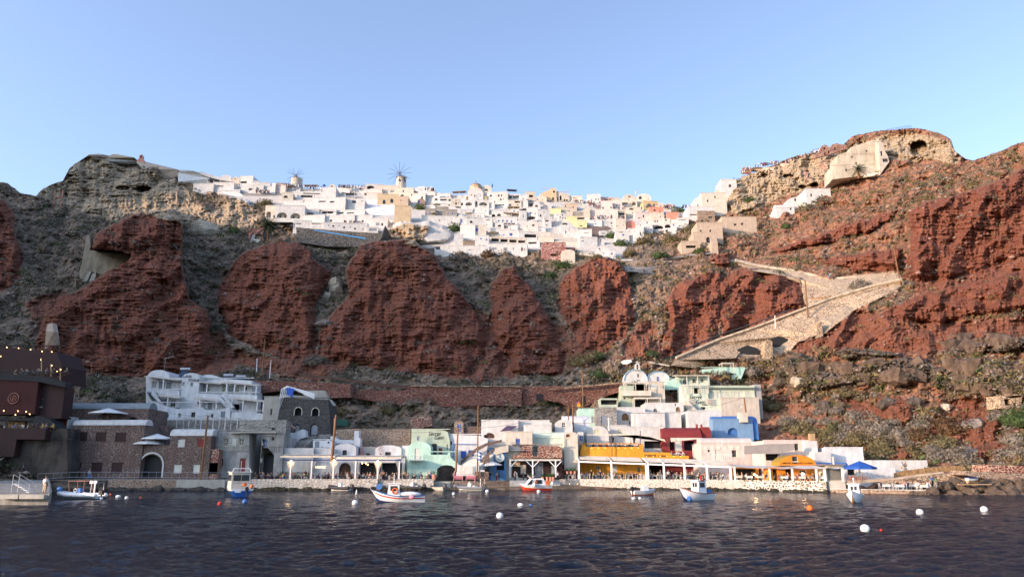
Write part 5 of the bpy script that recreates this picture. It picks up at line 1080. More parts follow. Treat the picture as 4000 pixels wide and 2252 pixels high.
# --- hotel with the two-line painted name
def lava_hotel():
    Y=160.;t,_,_=B_(Z1,1180,365,2040,520,'white three-storey cave hotel with rounded roofs and painted black name','bluewhite','flat','G1247,415,40,56;g1308,425,50,66;g1365,425,40,56;g1625,445,55,62;w1680,443,40,52;w1812,447,26,52;g1868,455,40,60;w1918,456,34,52;k1990,448,18,22',poly=[(1180,520),(2040,520),(2040,385),(1780,366),(1780,385),(1180,350)],Y=Y+4,depth=7,cat='hotel')
    B_(Z1,1188,297,1362,400,'','bluewhite','arch','',Y=Y+4.3,depth=7,rise=50,into=t,ext=0)
    B_(Z1,1588,336,1782,400,'','bluewhite','arch','',Y=Y+4.3,depth=7,rise=56,into=t,ext=0)
    B_(Z1,1447,322,1590,620,'','bluewhite','arch','w1471,409,20,28;w1552,414,22,30',Y=Y+1.6,depth=8,rise=36,into=t)
    def eave(x0,ya,x1,yb,Yf,d=2.6,drop=10):
        a=at(*Z1.p(x0,ya),Yf)-t.location;c=at(*Z1.p(x1,yb),Yf)-t.location;m=MB()
        m.add([(a.x,a.y,a.z),(c.x,c.y,c.z),(c.x,c.y+d,c.z+.4),(a.x,a.y+d,a.z+.4),(a.x,a.y,a.z+.16),(c.x,c.y,c.z+.16),(c.x,c.y+d,c.z+.56),(a.x,a.y+d,a.z+.56)],[(0,3,2,1),(4,5,6,7),(0,1,5,4),(1,2,6,5),(2,3,7,6),(3,0,4,7)]);m.build('porch_roof','cream',t)
    eave(1168,352,1446,385,Y+1.5);eave(1591,398,1782,414,Y+1.5);eave(1790,402,2090,428,Y+1.5)
    for x,y0,y1 in((1315,378,458),(1668,412,490),(1828,408,490),(1893,414,492),(1975,422,494),(2068,430,500)):
        a=at(*Z1.p(x,y1),Y+1.6)-t.location;c=at(*Z1.p(x,y0),Y+1.6)-t.location;m=MB();m.box(a.x-.09,a.x+.09,a.y,a.y+.18,a.z,c.z);m.build('post','gloss_white',t)
    # balcony parapets and lower storeys
    B_(Z1,1185,455,1450,600,'','bluewhite','flat','G1292,560,50,50;g1340,565,34,62;w1398,567,42,54',poly=[(1180,605),(1450,605),(1450,468),(1245,452),(1235,470),(1180,455)],Y=Y+1.2,depth=2.4,into=t)
    B_(Z1,1588,480,2080,610,'','bluewhite','flat','g1583,590,36,60;g1640,585,50,66;g1697,585,34,60;X1910,610,60,70;g1955,600,34,66',poly=[(1585,640),(2080,645),(2080,504),(1800,488),(1790,500),(1750,495),(1585,483)],Y=Y+1.2,depth=2.4,into=t)
    eave(1262,508,1450,528,Y-1.6);eave(1560,530,1768,552,Y-1.6);eave(1862,530,2140,558,Y-1.6)
    for x,y0,y1 in((1350,520,590),(1608,535,612),(1745,548,615),(1870,530,625),(1960,540,632),(2075,550,640),(2125,556,640)):
        a=at(*Z1.p(x,y1),Y-1.5)-t.location;c=at(*Z1.p(x,y0),Y-1.5)-t.location;m=MB();m.box(a.x-.09,a.x+.09,a.y,a.y+.18,a.z,c.z);m.build('post','gloss_white',t)
    B_(Z1,1195,560,1860,700,'','bluewhite','flat','k1353,670,22,32;w1452,662,22,30;d1562,660,32,40;k1715,670,18,32;g1803,665,34,60',poly=[(1185,705),(1862,715),(1862,598),(1760,622),(1700,620),(1650,618),(1640,600),(1480,612),(1430,612),(1380,600),(1340,592),(1250,552),(1195,565)],Y=Y-2,depth=3.6,into=t)
    B_(Z1,1862,630,2148,715,'','bluewhite','flat','',poly=[(1866,715),(2145,722),(2148,650),(1905,636),(1875,640)],Y=Y-2.4,depth=3.6,into=t)
    for(xa,ya,xb,yb)in((1205,478,1245,548),(1768,520,1828,592)):
        m=MB();n=9
        for i in range(n):
            a=at(*Z1.p(xa+(xb-xa)*i/n,ya+(yb-ya)*i/n),Y+.6)-t.location;m.box(a.x-.1,a.x+1.5,a.y-.5,a.y+.5,a.z-.35,a.z)
        m.build('steps','greydoor',t)
    for pts in([(1225,455),(1240,462),(1330,590),(1300,575),(1225,500)],[(1750,495),(1768,500),(1865,600),(1840,612),(1752,530)],[(1790,500),(1806,492),(1900,600),(1870,620),(1860,600)]):
        w=[at(*Z1.p(*p),Y-.6)-t.location for p in pts];m=MB();m.prism([(q.x,q.z)for q in w],w[0].y,w[0].y+.35);m.build('stair_wall','bluewhite',t)
    c=at(*Z1.p(1490,342),Y)-t.location;text_on(t,'LAVA',c.x,c.z-.3,.78,'black',c.y+1.48,.25);c=at(*Z1.p(1541,373),Y)-t.location;text_on(t,'STONE',c.x,c.z-.3,.78,'black',c.y+1.48,.3,rot=.06)
    for x,y,nn in((1495,290,1),(1845,340,2),(1945,350,2)):
        a=at(*Z1.p(x,y),Y+6);s=thing('solar_heater',['solar panel with a silver tank above the painted name','left pair of solar panels with tank on the right roof','right pair of solar panels with tank on the right roof'][(x>1500)+(x>1900)],'solar heater',a)
        for k_ in range(nn):
            m=MB();x0=(k_-nn/2)*1.75;m.add([(x0,-.8,-1.9),(x0+1.6,-.8,-1.9),(x0+1.6,.4,-.4),(x0,.4,-.4),(x0,-.7,-2.0),(x0+1.6,-.7,-2.0),(x0+1.6,.5,-.5),(x0,.5,-.5)],[(0,1,2,3),(4,7,6,5),(0,4,5,1),(1,5,6,2),(2,6,7,3),(3,7,4,0)]);m.build('panel','solar',s)
        m=MB();m.cyl((-1.1,.5,0),(1.1,.5,0),.38,None,12);m.build('tank','metal',s)
    m=MB();a=at(*Z1.p(1328,300),Y+6);m.cyl((0,0,0),(0,0,2.9),.04,None,5);m.bar((-.3,0,2.6),(1.9,0,3.1),.05)
    for i in range(6):m.bar((.1+i*.3,-.35,2.7+i*.08),(.1+i*.3,.35,2.7+i*.08),.03)
    o=m.build('tv_antenna','metal');o.location=a;tag(o,'old television aerial on the left roof of the white hotel','antenna')
lava_hotel()
B_(Z1,1165,690,1480,800,'white plastered retaining wall under the left end of the hotel','bluewhite','flat','',poly=[(1240,800),(1480,770),(1480,712),(1185,690),(1190,720)],Y=154,depth=4,cat='retaining wall',name='retaining_wall')
def frame_pergola(fr,x0,x1,yt,yb,Y,label,n=4,mat='white',d=3,w=.16,name='open_pergola'):
    a=at(*fr.p(x0,yb),Y);c=at(*fr.p(x1,yt),Y);t=thing(name,label,'pergola',a);W=c.x-a.x;H=c.z-a.z;m=MB()
    m.box(-w,W+w,-w,0,H-w,H);m.box(-w,W+w,d,d+w,H-w,H)
    m.build('beam',mat,t)
    for i in range(n):
        for yy in(0,d):m=MB();x=W*i/(n-1);m.box(x-w/2,x+w/2,yy-w*.9,yy-.02 if yy==0 else yy+w*.4,0,H-w-.01);m.build('post',mat,t)
    m=MB()
    for i in range(int(W/.9)):x=.3+i*.9;m.box(x-.04,x+.04,-.1,d+.1,H+.01,H+.12)
    m.build('slats',mat,t);return t
frame_pergola(Z1,1427,1925,686,778,146,'open white pipe pergola in front of the hotel base',6)
slab(Z1,[(1200,700),(1930,705),(1930,800),(1440,800),(1200,760)],'rough grey stone wall behind the open pipe pergola','greystone','wall','stone_wall',Y=151,th=2)
# --- frame Z2
B_(Z2,305,360,485,560,'rough concrete block house left of the black stone house','concrete','flat','k385,500,16,60',Y=156,depth=6)
t,_,_=B_(Z2,465,372,950,725,'black lava stone house with four arched openings and building rubble on its roof','blackstone','flat','Y638,498,64,72;Y800,504,62,72;Y628,655,48,74;Y790,665,70,100',Y=154,depth=7,poly=[(420,725),(950,725),(925,385),(480,370)])
for x,y0,y1,w in((638,462,534,66),(800,468,540,64)):ringarch(t,Z2,x,y0,y1,w,154,'cream',6)
for x,y,w_,h_ in((628,660,40,64),(790,670,60,92)):
    a=at(*Z2.p(x,y),154)-t.location;s=154/F/2.417;m=MB();m.prism(holepoly(a.x,a.z,w_*s,h_*s,1),.25,.4);m.build('door','greydoor',t)
B_(Z2,445,300,890,385,'unfinished concrete roof parapet above the black stone house','concrete','flat','',poly=[(470,385),(925,385),(890,300),(700,300),(690,350),(600,345),(470,340)],Y=158,depth=2,cat='parapet',name='roof_parapet')
slab(Z2,[(525,280),(590,278),(600,295),(585,330),(590,360),(570,365),(555,340),(540,345),(530,310)],'bright blue tarpaulin hanging over the roof rubble',plain('tarp',(.02,.09,.45),.5),'tarpaulin','tarpaulin',Y=153.3,th=.3)
def pipes():
    b=at(*Z2.p(470,330),153.6);m=MB();s=153.6/F/2.417
    for i in range(5):m.tube([(i*4*s*4,.1*i,-1+i*.1),(i*16*s+10*s,0,.9+i*.15),(60*s+i*6*s,.2,1.6-i*.05),(320*s,.3,-1+i*.25)],.1,5)
    o=m.build('pipe_bundle','gloss_white');o.location=b;tag(o,'tangle of white plastic pipes on the roof of the black stone house','pipes')
pipes()
def ladder(fr,xa,ya,xb,yb,Y,label,w=.5):
    a=at(*fr.p(xa,ya),Y);c=at(*fr.p(xb,yb),Y+.8)-a;m=MB()
    for s in(-w/2,w/2):m.bar((s,0,0),(c.x+s,c.y,c.z),.07)
    for i in range(1,12):q=c*i/12;m.bar((q.x-w/2,q.y,q.z),(q.x+w/2,q.y,q.z),.05)
    o=m.build('ladder','metal');o.location=a;tag(o,label,'ladder')
ladder(Z2,420,545,492,365,152.5,'long aluminium ladder leaning on the black stone house')
ladder(Z2,985,445,945,385,153,'short ladder lying against the right side of the black stone house')
slab(Z2,[(520,690),(600,700),(680,665),(705,680),(712,740),(650,760),(600,835),(515,842)],'whitewashed stepped wall beside the stairs','bluewhite','stepped wall','stepped_wall',Y=146,th=2)
def stairs(fr,x0,y0,x1,y1,Y0,Y1,n,w,label,mat='greystone',name='stairs'):
    a=at(*fr.p(x0,y0),Y0);c=at(*fr.p(x1,y1),Y1)-a;m=MB()
    for i in range(n):
        q=c*(i/n);m.box(q.x-w/2,q.x+w/2,q.y-.05,q.y+c.y/n+.3,q.z-1.2,q.z+c.z/n)
    o=m.build(name,mat);o.location=a;return tag(o,label,'stairs')
stairs(Z2,640,840,760,730,143,149,12,2.6,'dusty stone steps climbing behind the left restaurant')
stairs(Z2,850,770,900,715,148,152,8,2.4,'short flight of steps in front of the black stone house')
slab(Z2,[(470,580),(500,580),(620,650),(610,665)],'sloping brown stair parapet beside the black stone house','brownstone','parapet','stair_parapet',Y=152,th=1)
# restaurant with white curtains
t,_,_=B_(Z2,465,850,960,1118,'white restaurant house with a wide serving hatch and glowing sign','bluewhite','flat','X670,1032,128,58',Y=138,depth=6,cat='restaurant',name='restaurant_building')
B_(Z2,780,765,962,880,'','bluewhite','flat','g818,828,40,92;G866,848,24,36;d916,857,42,40;k925,790,18,18',Y=140.5,depth=5,poly=[(780,880),(962,880),(962,790),(930,758),(900,772),(780,768)],into=t)
B_(Z2,490,842,785,882,'','white','flat','',Y=137.2,depth=.5,into=t)
c=at(*Z2.p(853,1022),138)-t.location;text_on(t,'HIONIC',c.x,c.z-.2,.56,'signglow',-.06)
slab(Z2,[(940,735),(965,728),(1020,765),(1160,765),(1165,800),(1000,800),(960,800)],'white swooping parapet with a rolled edge above the restaurant','bluewhite','parapet','parapet',Y=144,th=3)
B_(Z2,1165,680,1208,800,'plain white square chimney stack above the restaurant','bluewhite','flat','',Y=144,depth=1.8,cat='chimney',name='chimney')
B_(Z2,1185,745,1222,850,'rounded white fin wall right of the chimney stack','bluewhite','arch','',Y=142,depth=2,cat='fin wall',name='fin_wall')
B_(Z2,980,800,1182,940,'small white house with a domed roof and one brown window left of the red plant','bluewhite','arch','d1078,886,40,46',Y=139.6,depth=7,rise=38)
B_(Z2,1182,838,1366,960,'shaded grey recess house with an arched door and red creeper','grey','flat','K1298,912,38,46',Y=142,depth=5)
B_(Z2,1366,815,1612,940,'small white house with a domed roof and grey window beside a red plant','bluewhite','arch','d1487,910,52,56',Y=139.6,depth=7,rise=36)
B_(Z2,1612,818,1680,1110,'narrow white house with two dark slots left of the mint house','bluewhite','flat','k1630,938,20,32;k1655,934,14,28',Y=140,depth=6)
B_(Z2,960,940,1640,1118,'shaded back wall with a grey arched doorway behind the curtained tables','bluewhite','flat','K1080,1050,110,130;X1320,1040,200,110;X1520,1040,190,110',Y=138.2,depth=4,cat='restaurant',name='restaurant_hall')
# mint house
t,_,_=B_(Z2,1668,782,1885,1112,'mint green house with a rounded gable and small white balcony','mint','arch','W1762,898,44,100',Y=137,depth=7,rise=60)
B_(Z2,1880,880,2150,1112,'','mint','flat','',poly=[(1880,1112),(1945,1112),(1950,1040),(1985,1012),(2035,1002),(2090,1010),(2118,1030),(2150,1028),(2150,985),(2105,958),(2078,930),(2072,882),(2055,885),(2050,905),(1880,905)],Y=136.8,depth=3.2,into=t)
s=137/F/2.417;a=at(*Z2.p(1757,965),137)-t.location;m=MB();m.box(a.x-60*s,a.x+60*s,-1.1,-.004,a.z,a.z+.18);m.build('balcony','white',t)
m=MB();m.tube([(a.x-60*s,-.01,a.z+1.1),(a.x-60*s,-1.05,a.z+1.1),(a.x+60*s,-1.05,a.z+1.1),(a.x+60*s,-.01,a.z+1.1)],.03)
for x in(-58,-20,20,58):m.bar((a.x+x*s,-1.05,a.z+.18),(a.x+x*s,-1.05,a.z+1.1),.05)
m.build('balcony_rail','gloss_white',t)
t,_,_=B_(Z2,1703,668,2072,905,'sage house with flowing black lettering and a tall glass door','sage','flat','b1773,752,20,40;d1924,852,48,96;k2046,835,10,50;R1983,872,34,56',Y=141,depth=7,poly=[(1703,905),(2075,905),(2070,760),(2050,690),(2010,672),(1710,668)])
def script(root,fr,s_,x,y,size,Y,yy,mat='black',it=.35,ws=.85):
    c=at(*fr.p(x,y),Y)-root.location;text_on(root,s_,c.x,c.z-size*.35,size,mat,yy,it,wscale=ws)
script(t,Z2,'Secret',1925,705,1.05,141,-.03);script(t,Z2,'Gem',1965,742,1.05,141,-.03)
B_(Z2,2068,715,2417,1000,'long white house with bright blue trim and blue doors','bluewhite','flat','B2202,905,58,72;B2275,890,56,58;k2085,795,14,36',Y=141.5,depth=8,poly=[(2068,1000),(2417,1000),(2430,755),(2350,725),(2068,715)])
slab(Z2,[(2100,802),(2325,804),(2325,811),(2108,809),(2108,930),(2100,930)],'thin bright blue painted trim line on the long white house','midblue','painted trim','blue_trim',Y=141.3,th=.1)
slab(Z2,[(2140,995),(2310,1040),(2400,1052),(2400,1066),(2310,1064),(2310,1105),(2130,1105)],'white sloping stair wall behind the pink benches','bluewhite','stair wall','stair_wall',Y=135.6,th=.8)
# back walls and terraces, red rubble
slab(Z2,[(990,668),(1180,660),(1700,665),(1700,835),(1380,835),(1220,830),(1210,790),(1000,790)],'red-brown rubble wall glowing with lamplight above the two domed houses','brownstone','retaining wall','retaining_wall',Y=147,th=3)
slab(Z2,[(245,205),(480,212),(1130,238),(1135,365),(890,370),(870,310),(480,300),(240,330)],'long red rubble terrace wall above the black stone house','redterrace','terrace wall','terrace_wall',Y=170,th=6)
slab(Z2,[(1135,290),(1400,300),(1640,300),(1700,252),(2417,268),(2417,470),(1900,450),(1600,440),(1350,400),(1135,370)],'tall stepped red rubble terrace wall in the middle of the slope','redterrace','terrace wall','terrace_wall',Y=173,th=7)
slab(Z3,[(0,425),(495,430),(490,595),(250,585),(0,590)],'broad red rubble bastion of the terrace walls','redterrace','terrace wall','terrace_wall',Y=172.2,th=7)
slab(Z3,[(496,432),(800,428),(1000,432),(1300,402),(1300,470),(1200,500),(1080,560),(1000,600),(940,640),(800,560),(660,540),(600,570),(496,595)],'red rubble terrace wall with two dark doorways below the church','redterrace','terrace wall','terrace_wall',Y=173.4,th=7)
for x0,y0,x1,y1,lb in((612,490,662,545,'left'),(972,512,1002,575,'right')):
    slab(Z3,[(x0,y1),(x0,y0),(x1,y0),(x1,y1)],lb+' doorway in the red terrace walls, its shade a black sheet','black','doorway','doorway_shade',Y=173.2,th=.15)  # black sheet stands in for the shade inside the doorway
for pts,lb in(([(0,424),(495,428),(495,435),(0,431)],'pale coping along the broad red bastion'),([(720,452),(1300,398),(1300,404),(720,458)],'pale coping on the terrace wall below the church')):
    slab(Z3,pts,lb,'palestone','coping','wall_coping',Y=171.8,th=1)
slab(Z2,[(1700,250),(2417,265),(2417,273),(1700,259)],'pale coping along the tall stepped terrace wall','palestone','coping','wall_coping',Y=172.6,th=1)
slab(Z2,[(640,140),(960,172),(1180,200),(1450,232),(1700,256),(1640,285),(1400,258),(1150,222),(960,192),(650,160)],'low dark mesh fence winding along the gravel track',plain('meshfence',(.10,.06,.045),.9),'fence','mesh_fence',Y=178,th=.2)
B_(Z2,2110,580,2200,715,'little stone arched gateway with a pale blue door','brownstone','arch','b2160,655,38,80',Y=150,depth=3)
B_(Z2,2195,640,2370,730,'dark rubble wall right of the pale blue door','darkstone','flat','',Y=150.5,depth=3,cat='wall',name='rubble_wall')
slab(Z2,[(1700,560),(1730,545),(1900,548),(1905,640),(1830,640),(1820,680),(1770,680),(1700,620)],'ruined red stone hut above the sage house','redstone','ruin','ruined_hut',Y=158,th=3)
slab(Z2,[(1005,570),(1100,572),(1115,600),(1110,632),(1010,632)],'dark green tarpaulin shelter right of the black stone house',plain('greentarp',(.01,.06,.045),.7),'tarpaulin','tarpaulin',Y=152,th=1.5)
# --- stone staircase between white house and blue shop (Z3)
stairs(Z3,70,1085,300,900,135.5,147,26,3.4,'wide dusty stone staircase climbing from the landing','whitequay')
slab(Z3,[(0,1030),(60,975),(130,925),(200,890),(330,860),(335,880),(210,910),(140,950),(60,1005),(0,1060)],'dark cobbled left parapet of the wide staircase','darkstone','stair parapet','stair_parapet',Y=140,th=.5)
slab(Z3,[(130,1090),(150,1050),(180,1000),(230,960),(270,925),(275,950),(232,985),(232,1050),(160,1100)],'dark cobbled right parapet of the wide staircase','darkstone','stair parapet','stair_parapet',Y=137.4,th=.5)
slab(Z3,[(115,1120),(225,1120),(225,1190),(115,1190)],'red rubble landing block right of the pink benches','darkstone','landing block','landing_block',Y=135,th=2)
# --- frame Z3 houses
V=[
 (165,705,465,845,'long low white vaulted house above the wide staircase','white','flat','K230,828,84,44',147),
 (465,708,720,800,'long white vaulted house end with a purple awning','white','flat','',148.5),
 (510,745,735,860,'white cube house with a projecting roof slab','white','flat','k622,832,40,36;k575,828,6,40',146),
 (655,722,735,770,'small white roof block beside the air unit','white','flat','',147.5),
 (762,698,905,800,'white round-gabled house with a grey window and lattice','white','arch','w832,742,26,36',147.5),
 (830,665,1045,800,'large grey-white cistern vault behind the round-gabled house','bluewhite','vault','',152),
 (362,800,580,1165,'cream house with a blue door and iron balcony','cream','flat','B463,878,38,52',142.5),
 (528,798,842,912,'pale green vaulted house above the red ruin','palesage','vault','w603,938,34,48',144.5),
 (836,798,948,952,'narrow pale tower house with an arched window over a pink door','cream','arch','W868,893,36,72;T868,828,34,26',143.6),
 (228,930,366,1165,'sky blue shop house with a round sign','skyblue','flat','X320,1060,60,90',141.5),
 (945,800,1000,900,'white gap house with blue shutters left of the yellow tavern','white','flat','b975,850,30,40',148),
 (800,948,945,1160,'dark red-brown stone house left of the yellow tavern','redstone','flat','w862,1010,22,30;W888,1070,30,40',145),
]
for x0,y0,x1,y1,lb,mt,rf,wn,Y in V:
    kw={'rise':24}if rf=='arch' and x0==836 else{}
    B_(Z3,x0,y0,x1,y1,lb,mt,rf,wn,Y=Y,depth=7,tiny=False,**kw)
slab(Z3,[(315,795),(375,748),(462,750),(400,788)],'dark purple shade sail by the long vaulted house',plain('purple',(.07,.05,.10),.8),'shade sail','shade_sail',Y=146,th=.2)
slab(Z3,[(265,905),(385,900),(385,960),(330,968),(285,985),(265,975)],'cream curved canopy wall over the blue shop','cream','canopy wall','canopy_wall',Y=141,th=2)
railing(Z3,[(402,938),(486,938)],141.4,'grey iron balcony railing on the cream house','greydoor',1.2,.25)
a=at(*Z3.p(444,944),141.4);quick('balcony_slab','thin grey balcony slab on the cream house','balcony',MB().box(a.x-1.6,a.x+1.5,a.y-.1,a.y+1.1,a.z-.15,a.z),'greydoor',a)
def roundsign():
    a=at(*Z3.p(316,1006),141.2);t=thing('shop_sign','round pale shop sign on the sky blue shop','sign',a);m=MB();m.cyl((0,0,0),(0,.1,0),.85,None,20);m.build('board','shutterlight',t)
    m=MB();m.sph((0,-.06,.25),.18,.04,.3,8,6);m.box(-.45,.45,-.05,-.002,-.25,-.18);m.box(-.3,.3,-.05,-.002,-.4,-.34);m.build('emblem','skyblue',t)
roundsign()
t,_,_=B_(Z3,420,905,825,1165,'dark red shop with a ruined rubble stone upper storey','redwall','flat','G632,1108,64,116;W505,1102,42,70;W752,1105,44,62',Y=142.4,depth=5,poly=[(415,1165),(820,1165),(818,1010),(415,1010)],cat='shop',name='shop')
B_(Z3,420,905,825,1015,'','redstone','flat','',poly=[(418,1012),(822,1008),(812,925),(790,912),(625,912),(622,985),(600,1002),(578,985),(572,915),(482,912),(478,985),(420,988)],Y=142.2,depth=3.5,into=t,ext=0)
a=at(*Z3.p(453,1062),142.3)-t.location;s=142/F/2.071
m=MB();m.box(a.x-26*s,a.x+26*s,a.y-.1,a.y+.0,a.z-16*s,a.z+16*s);m.build('sign_board','palewood',t)
m=MB();m.add([(a.x,a.y-.12,a.z-.1),(a.x+.16,a.y-.12,a.z-.1),(a.x+.04,a.y-.12,a.z+.5)],[(0,1,2)]);m.box(a.x-.9,a.x+.9,a.y-.13,a.y-.11,a.z-.3,a.z-.24);m.build('emblem','gloss_white',t)
def timber_porch():
    Y=139.6;a=at(*Z3.p(398,1168),Y);c=at(*Z3.p(800,1022),Y);t=thing('porch','white timber porch with diagonal braces in front of the dark red shop','porch',a);W=c.x-a.x;H=c.z-a.z
    m=MB();m.box(-.2,W+.2,-.1,.1,H-.22,H);m.build('beam','gloss_white',t)
    m=MB();m.box(-.25,W+.3,-.3,2.6,H+.003,H+.1);m.build('roof','canvas',t)
    for x in(0,W*.455,W*.915):
        m=MB();m.box(x-.12,x+.12,-.09,.09,0,H-.222);m.build('post','gloss_white',t)
        for sx in(-1,1):
            if x+sx*1<-.3:continue
            m=MB();m.bar((x+sx*.1,0,H-1.3),(x+sx*1.15,0,H-.25),.15);m.build('brace','gloss_white',t)
timber_porch()
# --- yellow tavern and everything above (Z4)
t,_,_=B_(Z4,150,855,700,1165,'bright ochre yellow tavern with a roof terrace and painted name','yellow','flat','W443,1072,54,60;a302,1060,34,32;a662,1078,24,44;k243,1022,1,1'.replace(';k243,1022,1,1',''),Y=147,depth=6,poly=[(150,1165),(724,1165),(724,985),(150,985)],cat='tavern',name='tavern')
B_(Z4,150,855,700,985,'','yellow','flat','',poly=[(150,988),(698,988),(698,858),(676,858),(668,880),(205,880),(190,858),(165,858),(150,915)],Y=145,depth=7.5,into=t,ext=0)
B_(Z4,700,925,1095,990,'','yellow','flat','',poly=[(700,990),(1095,990),(1095,957),(950,955),(925,928),(700,925)],Y=144.6,depth=5,into=t,ext=0)
c=at(*Z4.p(758,953),144.6)-t.location;text_on(t,'sunset',c.x,c.z-.25,.92,'black',c.y-.03,0,wscale=.95);c=at(*Z4.p(862,959),144.6)-t.location;text_on(t,'TAVERN',c.x,c.z-.15,.46,'black',c.y-.03)
PX_=[(138,1156),(423,1160),(727,1168),(742,1170),(882,1176),(1062,1182),(1258,1188),(1465,1193)]
def tavern_pergola():
    a=at(*Z4.p(138,1156),141.4);t=thing('pergola','long white pergola with folding cream awnings over the yellow tavern tables','pergola',a);tops=[]
    for i,(x,y)in enumerate(PX_):
        px,py=Z4.p(x,y);Y=Q(px)-.1;p=at(px,py,Y)-a;p.z=ZQ+.1-a.z;top=at(*Z4.p(x,1012+(x-138)*.036),Y).z-a.z
        m=MB();m.box(p.x-.16,p.x+.16,p.y-.16,p.y+.16,p.z,top);m.build('post','gloss_white',t);tops.append((p.x,p.y,top))
    for i in range(len(tops)-1):
        if i==2:continue
        (x0,y0,z0),(x1,y1,z1)=tops[i],tops[i+1];m=MB();m.bar((x0,y0,z0+.1),(x1,y1,z1+.1),.26);m.build('beam','gloss_white',t)
        nb=max(1,round((x1-x0)/5.2))
        for k_ in range(nb):
            m=MB();f0,f1=(k_+.06)/nb,(k_+.94)/nb;q0=Vector((x0+(x1-x0)*f0,y0+(y1-y0)*f0,z0+(z1-z0)*f0));q1=Vector((x0+(x1-x0)*f1,y0+(y1-y0)*f1,z0+(z1-z0)*f1))
            for r_ in range(6):
                dy,dz=.25+r_*.8,.45+.14*r_+(.12 if r_ % 2 else 0);e=Vector((0,dy,dz));g=Vector((0,dy+.8,dz+.14+(-.12 if r_ % 2 else .12)))
                m.add([q0+e,q1+e,q1+g,q0+g],[(0,1,2,3)])
            m.build('awning','canvas',t)
        for xx,yy,zz in((x0,y0,z0),):m=MB();m.bar((xx,yy,zz+.35),(xx,yy+5,zz+1.2),.28);m.build('rafter','gloss_white',t)
tavern_pergola()
V=[
 (205,695,400,858,'white round-gabled house behind the yellow roof terrace with a yellow window','white','arch','y299,750,52,34',150,9),
 (400,695,580,800,'white low house with two pale shutters behind the yellow roof terrace','white','flat','y483,745,16,34;y502,745,16,34',152,6),
 (575,708,880,870,'long white house with a timber canopy left of the red vaulted house','white','flat','X790,860,160,60',151,6),
 (470,538,720,700,'white terrace house with a wide arched timber window','white','flat','T541,618,60,62;k595,668,40,30',163,6),
 (720,500,1055,660,'long rounded white house with two small arched windows','white','flat','a803,562,34,36;T1003,553,40,44;k978,500,12,14',165,6),
 (618,583,890,712,'big blank white house in the middle with an air unit','white','flat','k855,702,20,10',158,7),
 (890,578,1032,715,'blank white house with a ragged pipe right of the air unit','white','flat','',158.6,7),
 (1098,565,1390,800,'tall blank white house left of the blue vaulted house','white','flat','',157,7),
 (283,540,470,695,'grey ruined stone house with peeling plaster and grey door','greystone','flat','g362,648,62,80',160,6),
 (135,550,285,675,'mint green stepped house left of the grey ruined house','mint','flat','w203,628,14,18;G268,642,34,56',162,5),
 (323,456,476,532,'small sage house with an open shaded terrace','sage','flat','X400,490,140,40',168,5),
 (505,350,622,545,'sage green block left of the two verandas','sage','flat','k535,455,20,18',170.5,6),
 (1300,668,1312,700,'','','','',0,0),
]
for x0,y0,x1,y1,lb,mt,rf,wn,Y,d in V:
    if lb:B_(Z4,x0,y0,x1,y1,lb,mt,rf,wn,Y=Y,depth=d,tiny=False)
chimney(Z4,402,625,740,20,'tall round white chimney beside the yellow-windowed house','white',Y=149.4)
chimney(Z4,1165,682,712,18,'left dark red chimney pipe on the red vaulted house','oxblood',Y=151);chimney(Z4,1205,684,712,18,'right dark red chimney pipe on the red vaulted house','oxblood',Y=151)
t,_,_=B_(Z4,545,330,750,545,'pale green two-storey house with stacked verandas below the church','sage','flat','X640,372,160,80;X735,500,190,70',Y=171,depth=7,poly=[(545,545),(850,545),(850,440),(720,440),(720,335),(545,335)])
B_(Z4,750,313,890,485,'','beige','flat','W790,353,64,48;k872,360,8,24',Y=170.4,depth=6,into=t)
s=169/F/2.231
for(x0,x1,y,y2,d)in((520,766,390,434,1.),(618,850,448,458,1.4)):
    a=at(*Z4.p(x0,y2),168.8)-t.location;c=at(*Z4.p(x1,y),168.8)-t.location;m=MB();m.box(a.x,c.x,a.y,a.y+1.6,a.z,c.z);m.build('balcony_front','cream',t)
frame_pergola(Z4,540,720,318,388,168.9,'cream timber pergola on the upper veranda below the church',3,'cream',2);frame_pergola(Z4,622,845,455,540,168,'cream timber pergola on the lower veranda below the church',3,'cream',2)
t,_,_=B_(Z4,530,205,736,318,'white twin-gabled church with pale blue edges and a belfry','white','arch','w654,258,20,32;w658,302,34,14',Y=177,depth=8,rise=95,cat='church',name='church')
B_(Z4,737,224,926,318,'','white','arch','b828,290,26,44',Y=177.3,depth=8,rise=60,into=t)
s=176/F/2.231;a=at(*Z4.p(649,210),176.4)-t.location
shell(t,[(a.x-31*s,a.z),(a.x+31*s,a.z),(a.x+22*s,a.z+8*s),(a.x+20*s,a.z+42*s)]+arc(a.x,a.z+42*s,19*s,20*s,8)+[(a.x-20*s,a.z+42*s),(a.x-22*s,a.z+8*s)],.9,'white',[(holepoly(a.x,a.z+28*s,17*s,44*s,1),.9)],wallname='belfry',y=a.y)
m=MB();m.cyl((a.x,a.y+.4,a.z+24*s),(a.x,a.y+.4,a.z+38*s),.3,.16,10);m.build('bell','rust',t)
m=MB();m.box(a.x-.07,a.x+.07,a.y+.3,a.y+.44,a.z+62*s,a.z+82*s);m.box(a.x-.42,a.x+.42,a.y+.29,a.y+.45,a.z+71*s,a.z+75*s);m.build('cross','white',t)
